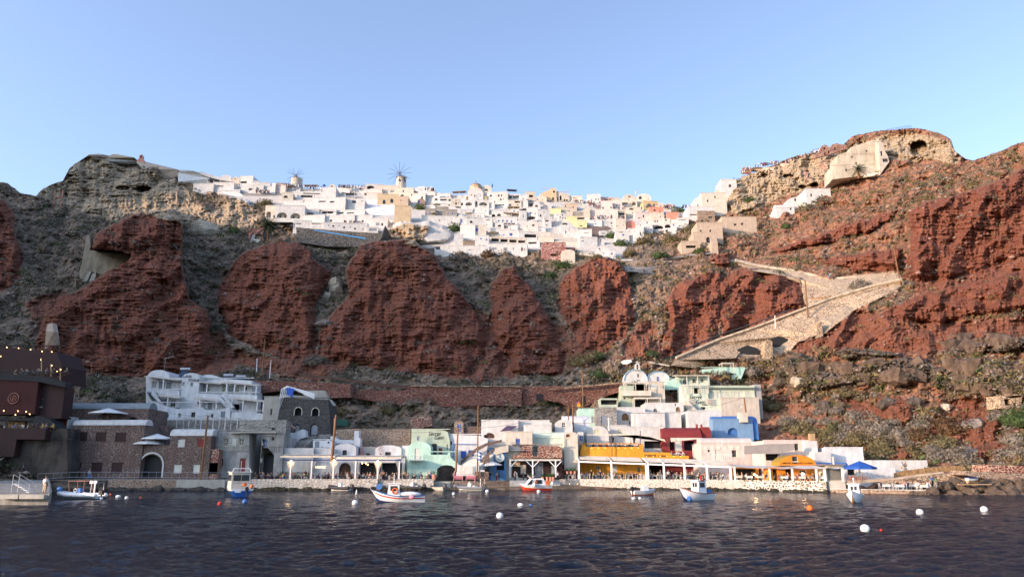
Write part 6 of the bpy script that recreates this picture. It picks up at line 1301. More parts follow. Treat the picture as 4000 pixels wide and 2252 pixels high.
for cx,w,zt,r_,y in((633,206,318,95,176.9),(831.5,189,318,60,177.2)):
    b0=at(*Z4.p(cx,zt),y)-t.location;sc=y/F/2.231;hw=w/2*sc;H=(at(*Z4.p(cx,205 if r_==95 else 224),y)-t.location).z-b0.z;rr=r_*sc
    pts=[(b0.x-p[0],-.06+y-177,b0.z+p[1])for p in arc(0,H-rr,hw,rr,16)];m=MB();m.tube(pts,.09,5);m.build('blue_edge',plain('paleblue',(.3,.48,.68),.6),t)
# sage hotel with lettering
t,_,_=B_(Z4,1045,340,1265,570,'sage green suites hotel with black lettering and shuttered windows','palesage','flat','s1096,390,36,52;X1165,390,50,50;s1230,388,32,50;W1298,540,30,40;y1355,535,30,40;G1218,550,38,36;W1158,548,40,30',Y=168,depth=6,poly=[(1045,570),(1390,570),(1390,460),(1265,460),(1265,345),(1045,345)],cat='hotel')
B_(Z4,1262,355,1672,462,'','palesage','flat','s1308,430,52,54;W1360,430,40,54;s1418,425,60,50;s1493,424,56,52;W1548,422,40,54;s1610,418,46,50',Y=168.6,depth=6,into=t)
B_(Z4,1380,452,1712,575,'','beige','flat','W1547,527,30,18',Y=167.2,depth=6,into=t)
B_(Z4,1672,335,1735,500,'','grey','flat','',Y=168.9,depth=5,into=t)  # right flank in grey: its shade is put into the colour
a=at(*Z4.p(1255,382),167.4)-t.location;c=at(*Z4.p(1668,345),167.4)-t.location;m=MB();m.box(a.x,c.x,a.y,a.y+1.5,c.z-.5,c.z);m.build('roof_band','sage',t)
script(t,Z4,'Secret',1148,445,1.3,168,-.04);script(t,Z4,'Gem',1192,487,1.3,168,-.04);script(t,Z4,'Suites',1230,510,.6,168,-.04)
for x,y in((1120,490),(1277,488)):
    a=at(*Z4.p(x,y),167.5)-t.location;m=MB()
    for k_ in range(4):m.box(a.x-.85,a.x+.85,a.y,a.y+.12,a.z-.5+k_*.34,a.z-.3+k_*.34)
    m.build('slatted_panel','cream',t)
stairs(Z4,1150,565,1068,480,166,167.6,12,1.0,'thin cream outdoor stair beside the hotel lettering','cream')
frame_pergola(Z4,1048,1260,340,415,166.8,'cream balcony pergola above the hotel lettering',4,'cream',1.5)
B_(Z4,1000,262,1280,345,'sage terrace house with three arched windows above the hotel','palesage','flat','a1062,312,34,50;a1143,303,32,40;a1212,300,30,36',Y=176,depth=6,tiny=False)
pergola(Z4,985,1270,262,330,'pale slanting awning on posts above the hotel','cream','cream',4,3,Y=174)
B_(Z4,1212,190,1590,330,'long mint retaining house on the slope above the hotel','mint','flat','y1386,280,26,52;y1448,266,24,32',poly=[(1212,340),(1500,330),(1545,300),(1590,190),(1400,190),(1212,205)],Y=182,depth=5,tiny=False)
frame_pergola(Z4,1386,1480,148,235,181,'tall open timber frame on the mint retaining house',2,'cream',2)
B_(Z4,885,288,1052,382,'pale mint curved terrace wall between church and hotel','mint','flat','',poly=[(890,382),(1052,378),(1000,290),(960,288),(890,312)],Y=175,depth=4,cat='terrace wall',name='terrace_wall')
slab(Z4,[(505,140),(525,125),(590,120),(600,138),(560,158),(520,158)],'white satellite-like awning disc beside the church','gloss_white','awning','awning',Y=180,th=.4)
slab(Z4,[(745,138),(780,140),(930,170),(925,178),(760,150)],'pale shade roof on poles behind the church','canvas','shade roof','shade_roof',Y=184,th=3)
slab(Z4,[(705,150),(720,128),(880,110),(1060,60),(1200,0),(1240,0),(1070,72),(890,125)],'long dark green shade net beside the donkey path',plain('netgreen',(.01,.035,.03),.9),'shade net','shade_net',Y=188,th=.5)
# red vaulted, white, blue houses
t,_,_=B_(Z4,875,706,1212,988,'dark red vaulted house with a wide window and white-framed door','oxblood','vault','w1163,828,46,36;W1003,872,62,86;X1120,868,130,80;X950,868,40,80',Y=149.5,depth=8,rise=92)
slab(Z4,[(1212,706),(1270,706),(1288,740),(1288,800),(1212,800)],'right end of the dark red vault above the white house','oxblood','vault end','vault_end',Y=150.2,th=5)
t,_,_=B_(Z4,1210,800,1650,1008,'white house with a rounded roof, glazed balcony door and small lamps','pink','vault','k1270,914,20,20;W1353,960,52,106;k1492,938,42,60',Y=141.5,depth=7,rise=46)
railing(Z4,[(1300,1008),(1480,1008)],139.8,'short white balcony railing under the glazed door','gloss_white',1.3,.35)
t,_,_=B_(Z4,1313,640,1660,800,'bright blue vaulted house with a pale arched window',plain('bluefront',(.16,.27,.42),.8),'flat','W1585,622,1,1;V1480,745,90,60'.replace('W1585,622,1,1;',''),Y=154,depth=5)
s_=155/F/2.231
def blue_vault():
    o_=t.location;a=at(*Z4.p(1313,640),154)-o_;c=at(*Z4.p(1700,640),154)-o_;n=12;H=(at(*Z4.p(1500,596),154)-o_).z+.3;zb=(at(*Z4.p(1500,815),154)-o_).z;prof=[(4.2+5.2*(-cos(pi*i/n)),a.z-.3+(H-a.z)*1.0*sin(pi*i/n))for i in range(n+1)]
    prof=[(-.15,zb)]+[(-.15,a.z-1)]+[(p[0]+1.2,p[1])for p in prof]+[(10.6,a.z-1),(10.6,zb)]
    m=MB();k_=len(prof);vs=[(a.x-.05,p[0]+.6,p[1])for p in prof]+[(c.x,p[0]+.6,p[1])for p in prof]
    m.add(vs,[(i,i+1,k_+i+1,k_+i)for i in range(k_-1)]+[tuple(range(k_)),tuple(range(k_,2*k_))]);m.build('vault_roof','midblue',t)
    m=MB();q=at(*Z4.p(1574,622),153.4)-o_;m.box(q.x-.8,q.x+.8,q.y-.1,q.y+2,q.z-1.,q.z+1.);m.build('dormer','cream',t)
blue_vault()
# frame Z5
V=[
 (-20,662,385,850,'long white house with two blue-shuttered windows on the right','pink','flat','k232,714,34,54;k338,706,34,42;X40,795,110,50',133,7),
 (318,664,415,860,'white end block with a small chimney crate on its roof','white','flat','',131.6,4),
 (385,753,516,862,'small plain white box house right of the orange arch','white','flat','',129,4),
 (475,720,785,900,'big plain white wall house behind the blue parasol','bluewhite','flat','',131,6),
 (640,880,800,985,'white back room with black openings under the blue parasol','white','flat','X680,910,70,50;X760,905,50,34',126,4),
 (800,880,1040,975,'low white wall beside the white cafe chairs','bluewhite','flat','',124,3),
 (845,820,1298,905,'long low white vaulted wall house at the right','white','flat','',127,4),
]
for x0,y0,x1,y1,lb,mt,rf,wn,Y,d in V:B_(Z5,x0,y0,x1,y1,lb,mt,rf,wn,Y=Y,depth=d,tiny=False)
slab(Z5,[(-190,705),(-10,690),(215,686),(212,735),(100,765),(-190,772)],'grey draped shade cloth over the white tavern terrace',plain('greycloth',(.3,.27,.25),.9),'shade cloth','shade_cloth',Y=129.5,th=.25)
t,_,_=B_(Z5,92,777,392,862,'orange rounded gable with the tavern name above the grey canopy','ochre','arch','k220,810,46,40',Y=125.5,depth=4,rise=80,cat='tavern gable',name='tavern_gable',ext=0,roofmat='ochreroof',tiny=False)
c=at(*Z5.p(233,843),125.5)-t.location;text_on(t,'DIMITRIS AMMOUDI TAVERN',c.x,c.z-.15,.40,plain('brownletter',(.12,.05,.01),.7),-.03,.1,wscale=.98)
quick('crate','orange-brown crate standing on the white end block','crate',MB().box(at(*Z5.p(350,660),131.6).x,at(*Z5.p(388,660),131.6).x,131.8,132.8,at(*Z5.p(370,662),131.6).z,at(*Z5.p(370,606),131.6).z),'palewood',at(*Z5.p(370,662),131.6))
t,_,_=B_(Z5,20,885,472,1015,'orange inner wall of the right-hand tavern with lit doorways','ochre','flat','X60,940,40,90;X170,940,50,90;k285,928,52,50',Y=126.2,depth=3,cat='tavern',name='tavern')
B_(Z5,-270,885,22,1010,'','ochre','flat','X-180,945,160,110;X-40,940,60,110',Y=135,depth=2,into=t)
def tav2():
    P2=[(-262,1010),(22,1012),(205,1012),(400,1012),(470,1010),(612,1008)];a=at(*Z5.p(22,1012),126);t=thing('canopy','long grey-white canvas canopy on white posts over the right-hand tavern tables','canopy',a);pr=None
    for x,y in P2:
        px,py=Z5.p(x,y);Y=Q(px)+.0;p=at(px,py,Y)-a;zt=at(*Z5.p(x,885+(x>400)*0-(x<0)*12),Y).z-a.z
        m=MB();m.box(p.x-.13,p.x+.13,p.y-.1,p.y+.16,ZQ-a.z,zt);m.build('post','gloss_white',t)
        if pr is not None:
            q=pr;m=MB();dy=4.2;up=.42
            vs=[(q[0],q[1]-.4,q[2]),(p.x,p.y-.4,zt),(p.x,p.y+dy,zt+up),(q[0],q[1]+dy,q[2]+up)];n=10;vv=[]
            for i in range(n+1):
                f_=i/n;A_=Vector(vs[0]).lerp(Vector(vs[1]),f_);B2=Vector(vs[3]).lerp(Vector(vs[2]),f_);sag=-.12*sin(pi*f_)
                vv+=[A_+Vector((0,0,sag)),A_.lerp(B2,.5)+Vector((0,0,sag*1.5)),B2]
            m.add(vv,[(i*3+j,i*3+j+1,i*3+j+4,i*3+j+3)for i in range(n)for j in(0,1)]);m.build('awning','greycanvas',t)
        pr=(p.x,p.y,zt)
plain('greycanvas',(.45,.43,.42),.8);tav2()
def booth():
    a=at(*Z5.p(548,1010),119.4);s=119.4/F/2.071;t=thing('glass_booth','clear plastic screened booth at the right end of the tavern','booth',a);W=66*s;H=125*s
    m=MB();m.box(-W,W,0,.12,0,26*s);m.box(-W,-W+.2,0,.12,26*s,H);m.box(W-.2,W,0,.12,26*s,H);m.box(-W,W,0,.12,H,H+.3);m.box(-W,-W+.15,.13,3,0,H);m.build('frame','cream',t)
    m=MB();m.box(-W+.2,W-.2,.05,.08,26*s,H);m.build('screen',plain('plasticscreen',(.2,.19,.17),.2),t);m=MB();m.box(-W-.3,W+.3,-.5,3.5,H+.31,H+.45);m.build('roof','thatch',t)
booth()
B_(Z5,400,840,640,862,'low blue vault roof right of the orange gable','midblue','vault','',Y=127.6,depth=4,rise=26,cat='vault',name='blue_vault',poly=None)
chimney(Z5,533,790,860,18,'slanting white stove pipe beside the blue vault','white',Y=126)
# lower right terraces
slab(Z5,[(1020,925),(1100,905),(1330,878),(1440,866),(1580,866),(1580,905),(1400,912),(1200,940),(1025,968)],'long reed screen fence climbing to the right',plain('reed',(.34,.21,.10),.9,var=.4,bump=1,scale=8),'reed fence','reed_fence',Y=118.5,th=.2)
slab(Z5,[(640,985),(1020,965),(1240,932),(1420,912),(1425,925),(1240,950),(1030,985),(640,1012)],'white painted ramp edge below the reed fence','sand','ramp','ramp',Y=117.6,th=.6)
slab(Z5,[(1020,985),(1240,952),(1600,920),(1600,1000),(1500,1010),(1290,1040),(920,1010)],'rubble stone wall of white-edged stones behind the lower tables','palestone','rubble wall','rubble_wall',Y=116.2,th=4)
slab(Z5,[(1780,858),(2080,866),(2080,928),(1780,915)],'red dry-stone wall above the boulders at the right edge','redstone','dry-stone wall','stone_wall',Y=113.5,th=4)
slab(Z5,[(1600,905),(1780,918),(2080,930),(2080,1000),(1900,985),(1700,960),(1600,940)],'brown dry-stone bank above the boulders','brownstone','stone bank','stone_bank',Y=111.5,th=4)
q0=[(3240,118.5),(3430,113.6),(3622,110.5)]
quay('lower_quay',q0,-1,.5,'low stone quay under the white café tables','brownstone',119)
qwall(q0,.5,.58,'thin white rim of the low table quay','white',.3,'quay_rim','quay rim',.2)
B_(Z5,1872,296,2060,405,'little cave dwelling front of pale stone in the right slope','palestone','flat','X1940,352,50,50;k2000,370,30,30',poly=[(1880,400),(1960,412),(1985,400),(2050,370),(2055,310),(1960,318),(1875,296)],Y=surf(*Z5.p(1960,400))-2,depth=4)
# --- donkey ramp with two arches, high wall, retaining walls on the right
def ramp():
    q=lambda x,y:(x*k,y*k)
    Yr=172;pts=[(1690,918),(1700,905),(1800,862),(1900,828),(2000,790),(2100,752),(2200,722),(2272,706),(2272,716),(2220,745),(2150,780),(2075,838),(2060,845),(2010,858),(1995,852),(1985,846),(1960,846),(1935,856),(1925,872),(1925,895),(1905,880),(1880,868),(1862,884),(1850,900),(1800,905),(1750,925)]
    w=[]
    for x,y in pts:
        px,py=q(x,y);w.append((px,py))
    topY=lambda x,y:surf(x*k,(y-4)*k)-3.2
    Ys=[topY(x,y)if i<8 else tsurf(x*k,y*k)[0]-.6 for i,(x,y)in enumerate(pts)]
    ww=[at(p[0],p[1],y)for p,y in zip(w,Ys)];c=ww[0].copy();n=len(ww)
    tr=tessellate_polygon([[Vector((p[0],-p[1],0))for p in w]]);m=MB()
    m.add([tuple(a-c)for a in ww]+[tuple(a-c+Vector((0,12,0)))for a in ww],[tuple(t)for t in tr]+[tuple(i+n for i in t)for t in tr]+[(i,(i+1)% n,n+(i+1)% n,n+i)for i in range(n)])
    o=m.build('stone_ramp','palestone');o.location=c;tag(o,'long pale stone stair ramp with two arches climbing right to the bend','stair ramp')
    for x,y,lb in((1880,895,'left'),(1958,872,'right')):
        slab(OV,[(x-28,y),(x-24,y-18),(x,y-28),(x+24,y-20),(x+32,y)],'black slab painting the shade inside the '+lb+' arch of the stone ramp','black','shade slab','arch_shade',Y=tsurf(x*k,(y-14)*k)[0]-1.2,th=1)  # solid black slab stands in for the shade under the arch
    slab(OV,[(1922,905),(1924,858),(1932,852),(1942,858),(1944,905)],'stone buttress between the two ramp arches','palestone','buttress','buttress',Y=tsurf(1932*k,900*k)[0]-1.6,th=3)
    slab(OV,[(2052,850),(2056,812),(2066,808),(2070,845)],'slim stone buttress near the middle of the ramp','palestone','buttress','buttress',Y=tsurf(2060*k,845*k)[0]-1,th=4)
    rp=[(1700,903),(1800,860),(1900,826),(2000,788),(2100,750),(2200,721),(2266,706)];w_=[at(x*k,y*k,topY(x,y)-.4)for x,y in rp];c2=w_[0].copy();m=MB();m.tube([p-c2+Vector((0,0,.35))for p in w_],.42,4);o=m.build('ramp_parapet',plain('rimstone',(.5,.4,.28),.9,var=.3,bump=1));o.location=c2;tag(o,'rough pale parapet along the top edge of the long stone ramp','parapet')
    w_=[p+Vector((0,.6,1.6))for p in w_[:4]];m=MB();m.tube([p-w_[0]for p in w_],.16,4);o=m.build('net_roll','charcoal');o.location=w_[0];tag(o,'dark rolled net lying along the lower half of the stone ramp','net')
    slab(OV,[(1850,650),(1905,664),(1990,676),(2090,698),(2170,689),(2258,679),(2258,684),(2170,695),(2090,704),(1990,682),(1905,670),(1850,657)],'pale inner parapet of the upper zigzag path','rimstone','path wall','path_wall',dY=-1,th=.6)
    slab(OV,[(1880,672),(1950,682),(2012,702),(2100,730),(2200,712),(2268,704),(2268,711),(2200,720),(2100,738),(2012,710),(1950,689),(1880,678)],'pale outer parapet of the upper zigzag path','rimstone','path wall','path_wall',dY=-1,th=.6)
    slab(OV,[(2020,720),(2060,728),(2120,735),(2185,718),(2215,722),(2160,738),(2100,752),(2030,778),(2022,750)],'pale rubble wall beside the red bluff, under the path bend','palestone','retaining wall','retaining_wall',dY=-2.5,th=3)
ramp()
slab(T1,[(680,980),(1050,1030),(1092,1012),(1080,1065),(1040,1095),(900,1170),(865,1240),(640,1240),(645,1150),(665,1080)],'tilted slab of a big broken concrete wall on the left bluff',plain('boardconcrete',(.31,.27,.2),.9,var=.35,bump=1.2,scale=1.2),'concrete wall','concrete_wall',Y=surf(395,1040)-11,th=5)
slab(T1,[(700,870),(725,865),(732,960),(715,990),(680,985)],'thin concrete fin standing above the tilted slab','boardconcrete','concrete fin','concrete_fin',Y=surf(395,1040)-9,th=2)
slab(T1,[(640,1290),(720,1160),(740,1155),(690,1270),(650,1300)],'left concrete strut under the tilted slab','concrete','concrete strut','concrete_strut',Y=surf(395,1040)-13,th=2)
slab(T1,[(700,1290),(745,1180),(778,1165),(770,1210),(730,1290)],'right concrete strut under the tilted slab','concrete','concrete strut','concrete_strut',Y=surf(395,1040)-13,th=2)
slab(T6,[(320,672),(330,540),(340,490),(375,478),(385,540),(405,672)],'pale tapering stone pillar above the red restaurant','sand','rock pillar','rock_pillar',dY=-6,th=2)
# ================================================================ vegetation and loose stones
def scatter(n,keep,seed):
    rs=random.Random(seed);out=[]
    while len(out)<n:
        px=rs.uniform(-60,4060);py=rs.uniform(560,1850)
        if py<skyline(px)+6:continue
        Y,r,c=tsurf(px,py)
        if TER[6][r,c]>.2 or TER[7][r,c]>.3:continue
        if 880<px<3230 and py>1580:continue
        if rs.random()>keep(px,py,TER[4][r,c],TER[5][r,c]):continue
        out.append((at(px,py,Y-.1),px,py))
    return out
def scrub_field():
    rs=np.random.RandomState(11)
    def keep(px,py,red,tan_):
        d=float(fbm(px/90.,py/60.,3,91));k_=.5+.9*d
        if red>.4:k_=.03
        if tan_>.4:k_=.03
        if px>2850 and py<1420:k_ *= .6
        return max(0,k_)
    pts=scatter(5600,keep,4);V=[];T=[]
    for p,px,py in pts:
        s=rs.uniform(.4,1.25)*(1+.35*(p.y-150)/150);n=22;a=rs.rand(n)*6.283;e=np.arcsin(rs.rand(n));r=s*(.75+.35*rs.rand(n))
        c=np.stack([np.cos(a)*np.cos(e)*r*1.35,np.sin(a)*np.cos(e)*r,np.sin(e)*r*.8],-1)+np.array(p)[None]
        d=rs.randn(n,3,3)*s*.24;V.append((c[:,None,:]+d).reshape(-1,3))
        q=rs.rand();base=np.array([.10,.085,.06])*(1-q)+np.array([.20,.175,.145])*q
        if px>2300 and rs.rand()<.5:base=np.array([.15,.12,.055])
        if rs.rand()<.15:base=np.array([.07,.09,.035])
        if 850<py<1100 and 2100<px<2800:base=base*.6+np.array([.1,.085,.03])*.6
        T.append(np.concatenate([np.repeat((base*rs.uniform(.8,1.2))[None],n*3,0),np.ones((n*3,1))],1))
    V=np.concatenate(V);T=np.concatenate(T);Fc=np.arange(len(V)).reshape(-1,3)
    m,t,b=newmat('scrub_leaves');a=N(t,'ShaderNodeAttribute',attribute_name='tint');t.links.new(a.outputs['Color'],b.inputs['Base Color']);b.inputs['Roughness'].default_value=.9;b.inputs['Specular IOR Level'].default_value=.1
    o=fast_mesh('scrub',V,Fc,m,3,{'tint':T});tag(o,'low dry grey-green scrub covering the hillside','scrub',kind='stuff')
scrub_field()
def rubble():
    rs=np.random.RandomState(12)
    pts=scatter(3600,lambda px,py,red,tan_:(.2 if red>.4 else .45 if px>2850 else .9)*max(0,.6+.8*float(fbm(px/50.,py/50.,2,95))),8)
    oc=np.array([(1,0,0),(0,1,0),(-1,0,0),(0,-1,0),(0,0,1),(0,0,-1)],float);of=np.array([(0,1,4),(1,2,4),(2,3,4),(3,0,4),(1,0,5),(2,1,5),(3,2,5),(0,3,5)]);V=[];Fc=[];T=[]
    for i,(p,px,py)in enumerate(pts):
        Y,r,c=tsurf(px,py);s=rs.uniform(.12,.42)*(1+(p.y-130)/200)*(1.8 if rs.rand()<.05 else 1)
        V.append(oc*(s*(.6+.8*rs.rand(6,1)))*np.array([1.3,1,.7])+np.array(p)[None]);Fc.append(of+i*6)
        col=np.array([.24,.2,.165])*rs.uniform(.4,1.6)if TER[4][r,c]<.4 else np.array([.17,.10,.08])*rs.uniform(.6,1.7)
        T.append(np.repeat(np.append(col,1)[None],6,0))
    m,t,b=newmat('rubble_stone');a=N(t,'ShaderNodeAttribute',attribute_name='tint');t.links.new(a.outputs['Color'],b.inputs['Base Color']);b.inputs['Roughness'].default_value=.95
    o=fast_mesh('rubble',np.concatenate(V),np.concatenate(Fc),m,3,{'tint':np.concatenate(T)});tag(o,'loose pale stones scattered over the slopes','rubble',kind='stuff')
rubble()
def shrub_mesh(seed,mat):
    rs=np.random.RandomState(seed);n=620;a=rs.rand(n)*6.283;e=np.arcsin(rs.rand(n)*1.35-.35);lob=1+.16*np.sin(a*3+seed)+.12*np.sin(a*5+e*4)
    r=lob*(.8+.25*rs.rand(n));c=np.stack([np.cos(a)*np.cos(e)*r*1.25,np.sin(a)*np.cos(e)*r,np.sin(e)*r*.85],-1);d=rs.randn(n,3,3)*.085;V=(c[:,None]+d).reshape(-1,3);Fc=np.arange(n*3).reshape(-1,3)
    o=fast_mesh('shrub',V,Fc,mat,3);me=o.data;bpy.data.objects.remove(o)
    m=MB();m.sph((0,0,0),.85,.7,.55,12,8);c_=m.build('core',mat);me2=c_.data;bpy.data.objects.remove(c_);return me,me2
SM={}
def shrub(px,py,r,label,tone='olive',group=None,cat='shrub',Y=None):
    cols=dict(olive=(.15,.125,.06),grey=(.2,.17,.135),green=(.06,.095,.03),brown=(.12,.07,.035))
    if tone not in SM:SM[tone]=[shrub_mesh(i,plain('leaf_'+tone,cols[tone],.9,var=.35,scale=5))for i in(1,2)]
    me,me2=SM[tone][rnd.randrange(2)];p=at(px,py,Y or tsurf(px,py)[0]-.3)
    t=bpy.data.objects.new('shrub',None);COL.objects.link(t);t.location=p;t.scale=(r,r,r*rnd.uniform(.8,1.05));t.rotation_euler=(0,0,rnd.uniform(0,6));tag(t,label,cat,group)
    for nm,q in(('foliage',me),('stem_mass',me2)):o=bpy.data.objects.new(nm,q);COL.objects.link(o);o.parent=t
for x,y,r,tone,lb in[(2010,500,4.0,'green','dark green rounded shrub at the right edge below the cave dwelling'),(255,570,3.6,'olive','broad olive shrub behind the orange crate'),(500,650,2.7,'olive','dark olive shrub just right of the orange crate'),(600,635,2.2,'grey','small shrub between the two dark olive mounds'),
    (715,655,2.9,'olive','round olive shrub above the big plain white wall'),(880,590,3.8,'grey','tall grey double mound in the middle of the lower right slope'),(895,690,3.0,'olive','olive mound directly above the long low white wall'),(1065,610,2.4,'grey','pale green shrub left of the dark round boulder bush'),
    (1225,620,2.8,'brown','dark brown round bush beside the pale shrub'),(1215,540,2.2,'grey','small grey shrub above the dark brown bush'),(1410,690,3.1,'olive','pale olive dome shrub above the reed fence'),(1470,560,4.6,'brown','large dark thorny bush beside the grey slab boulder'),
    (1380,800,2.6,'grey','wide grey shrub left of the reed fence top'),(1560,800,3.6,'grey','wide low grey shrub above the reed fence'),(1200,770,3.0,'olive','dark olive shrub behind the long low white wall'),(900,780,3.4,'olive','long green mound behind the long low white wall'),(1880,470,2.4,'grey','sparse grey shrub left of the dark green edge shrub')]:
    px,py=Z5.p(x,y);shrub(px,py+6,r*.72,lb,tone)
for i,(x,y,r,tone)in enumerate([(150,520,2.6,'grey'),(330,520,2.4,'grey'),(420,440,2.,'grey'),(560,430,2.2,'grey'),(700,480,2.6,'grey'),(640,570,2.2,'grey'),(770,540,2.2,'grey'),(880,300,1.8,'grey'),(760,320,2.,'grey'),(640,290,1.8,'olive'),(1000,520,1.6,'grey'),(1960,560,2.4,'grey'),(1990,680,3.,'grey'),(1900,800,2.4,'grey'),(2000,780,2.6,'grey'),(520,600,2.,'olive'),(380,610,2.4,'olive'),(950,640,2.,'grey'),(1100,690,1.9,'grey'),(480,520,2.2,'grey'),(1330,740,2.,'grey')]):
    px,py=Z5.p(x,y);shrub(px,py,r*.7,'one of the small rounded dry shrubs scattered over the lower right slope',tone,'small shrubs on the lower right slope')
for fr,x,y,r,tone,lb in[(Z4,1220,160,3.4,'brown','wide brown shrub behind the hotel with black lettering'),(Z4,1640,235,3.4,'grey','wide grey shrub right of the mint retaining house'),(Z4,960,430,2.8,'brown','reddish shrub between the church and the suites hotel'),(Z4,1830,545,3.6,'olive','big olive shrub right of the suites hotel'),(Z4,770,80,2.4,'green','green shrub above the church awning'),
    (Z4,300,270,3.,'green','grey-green shrub mass left of the church'),(Z4,250,110,3.4,'olive','shrub at the foot of the fifth red bluff'),(T7,60,860,4.0,'grey','grey thicket at the foot of the second red bluff'),(T7,1950,860,4.0,'olive','olive thicket below the red bluff with the sharp edge'),(T7,2090,820,3.,'green','green thicket right of the olive thicket'),
    (T7,1840,170,5.,'green','green shrub clump above the notch left of the fifth bluff'),(T7,1750,240,3.2,'green','bright green shrub in the gully left of the fifth bluff'),(T7,1780,90,4.,'olive','olive shrub below the cream cistern'),(T7,2080,105,2.6,'olive','rounded shrub on top of the fifth red bluff'),(T7,1300,90,4.4,'brown','brown thicket under the white hotel loggia'),
    (T7,1070,110,4.,'grey','grey thicket under the low white terrace wall'),(Z2,830,30,3.2,'grey','grey bush above the gravel track on the left'),(Z2,1500,500,2.4,'olive','olive bush below the tall terrace wall'),(Z2,1050,520,2.6,'olive','olive bush right of the black stone house'),(Z3,650,580,2.6,'olive','olive shrub at the foot of the broad red bastion'),(Z3,760,555,2.2,'green','green shrub beside the left black doorway'),
    (Z1,860,450,3.6,'grey','long grey bush left of the white cave hotel'),(Z1,1040,540,3.4,'grey','grey bush near the base of the white cave hotel'),(R2,2380,690,3.8,'green','dark shrub right of the blank tan bastion'),(R2,60,1000,5.,'green','dark green tree mass left of the stone arcade'),(R2,440,640,5.,'olive','dark shrub bank above the palm tree'),(R3,700,850,5.,'green','dark green tree left of the white stepped house'),
    (R4,1180,930,4.6,'green','dark green tree at the foot of the village on the right'),(R4,1040,820,4.,'green','green shrub bank between dark terraces and the blue-window house'),(R4,1690,1110,4.,'green','dark tree beside the rubble terrace walls'),(R4,1790,1090,3.,'green','second smaller dark tree beside the rubble terrace walls'),(R4,2280,1030,3.,'green','dark shrubs under the stepped earth-coloured hotel'),
    (R4,1990,460,4.,'green','dark green tree between pink ruin and white terraces'),(R5,930,630,5.,'olive','olive shrub bank below the long white cave house'),(R5,560,570,3.6,'green','dark shrub left of the long white cave house'),(R5,800,745,3.,'green','small green shrub beside the tall pole'),(R5,1290,1150,4.2,'grey','grey bush between path bend and stone ramp'),(R5,470,450,3.4,'olive','shrub on the cliff behind the black shade sail'),
    (R5,1200,420,4.,'brown','brown shrub under the old cream mansion'),(R4,1300,1060,4.,'olive','olive shrub left of the upper rubble terrace'),(R4,1500,900,4.6,'olive','olive shrub bank below the white stepped terraces'),(R4,1900,870,4.6,'olive','wide olive shrub on the slope left of the stepped hotel'),(R4,2150,720,4.4,'olive','olive shrub above the stepped earth-coloured hotel')]:
    px,py=fr.p(x,y);shrub(px,py,r*.6,lb,tone)
def boulder(fr,x,y,r,label,mat,seed,Y=None,zs=.8,name='boulder',group=None,w=1.15):
    px,py=fr.p(x,y);p=at(px,py,Y or tsurf(px,py)[0]-r*.3);m=MB();m.sph((0,0,0),r*w,r,r*zs,14,10);vv=np.array(m.v)
    vv=vv*(1+.28*fbm(vv[:,0]/r*1.3+seed*3.1,vv[:,2]/r*1.3+vv[:,1]/r+seed,3,3))[:,None];m.v=[tuple(q)for q in vv];o=m.build(name,mat);o.location=p;return tag(o,label,'boulder',group)
plain('paleboulder',(.42,.36,.27),.95,var=.3,bump=1.,scale=1.5);plain('darkboulder',(.10,.078,.062),.95,var=.4,bump=1.,scale=1.5);plain('greyslab',(.2,.17,.15),.95,var=.3,bump=.8)
boulder(T7,205,335,3.3,'big pale boulder lodged in the gully between the second and third bluffs','paleboulder',1,w=.85,zs=1.05);boulder(T7,145,385,2.2,'smaller pale boulder left of and below the big one','paleboulder',2,w=.8)
boulder(T7,130,580,2.,'flat grey boulder in the gully below the pale pair','greyslab',3,zs=.45,w=1.6);boulder(T1,1660,840,5.4,'large pale rock among the shrubs left of the stone arcade','paleboulder',4,zs=.7,w=1.4)
for i,(x,y,r,lb)in enumerate([(455,390,2.6,'black angular boulder on the right slope above the olive shrub'),(350,345,1.7,'small dark boulder left of the black angular one'),(960,370,2.6,'jagged dark outcrop left of the bare red strip'),(1180,350,2.2,'dark outcrop right of the bare red strip'),(1660,540,2.6,'grey slab boulder beside the large thorny bush'),(1620,770,2.4,'grey boulder half hidden above the reed fence'),(100,195,2.4,'dark blocky outcrop at the left end of the lava band'),(250,190,2.6,'pale-faced block in the lava band'),(60,240,2.2,'dark block below the left end of the lava band'),(1430,400,1.8,'pale split rock on the red scree')]):
    boulder(Z5,x,y,r*.62,lb,'paleboulder' if 'pale' in lb else 'greyslab' if 'grey' in lb else 'darkboulder',10+i)
SB=[(1425,1040,2.0),(1340,1085,1.9),(1500,1110,2.0),(1580,1040,1.8),(1530,1020,2.4),(1640,1095,1.9),(1705,1045,1.8),(1760,1130,1.9),(1800,1025,2.2),(1820,1085,2.2),(1780,965,2.0),(1880,1110,2.0),(1900,1010,2.2),(1950,1070,2.4),(1990,1120,2.0),(2030,1060,2.2),(2010,1000,1.9),(1250,1110,1.6),(1180,1100,1.4),(1660,1130,1.4),(2065,1120,1.6),(1420,1130,1.5),(1560,1140,1.4),(1940,1150,1.4)]
for i,(x,y,r)in enumerate(SB):
    px,py=Z5.p(x,y);boulder(Z5,x,y,r*.5,'one of the big rounded brown boulders piled along the shore at the right edge',plain('shoreboulder',(.12,.085,.06),.9,var=.35,bump=1.,scale=2),40+i,Y=112-(y-1000)*.03,name='shore_boulder',group='shore boulders at the right edge',w=1.2)
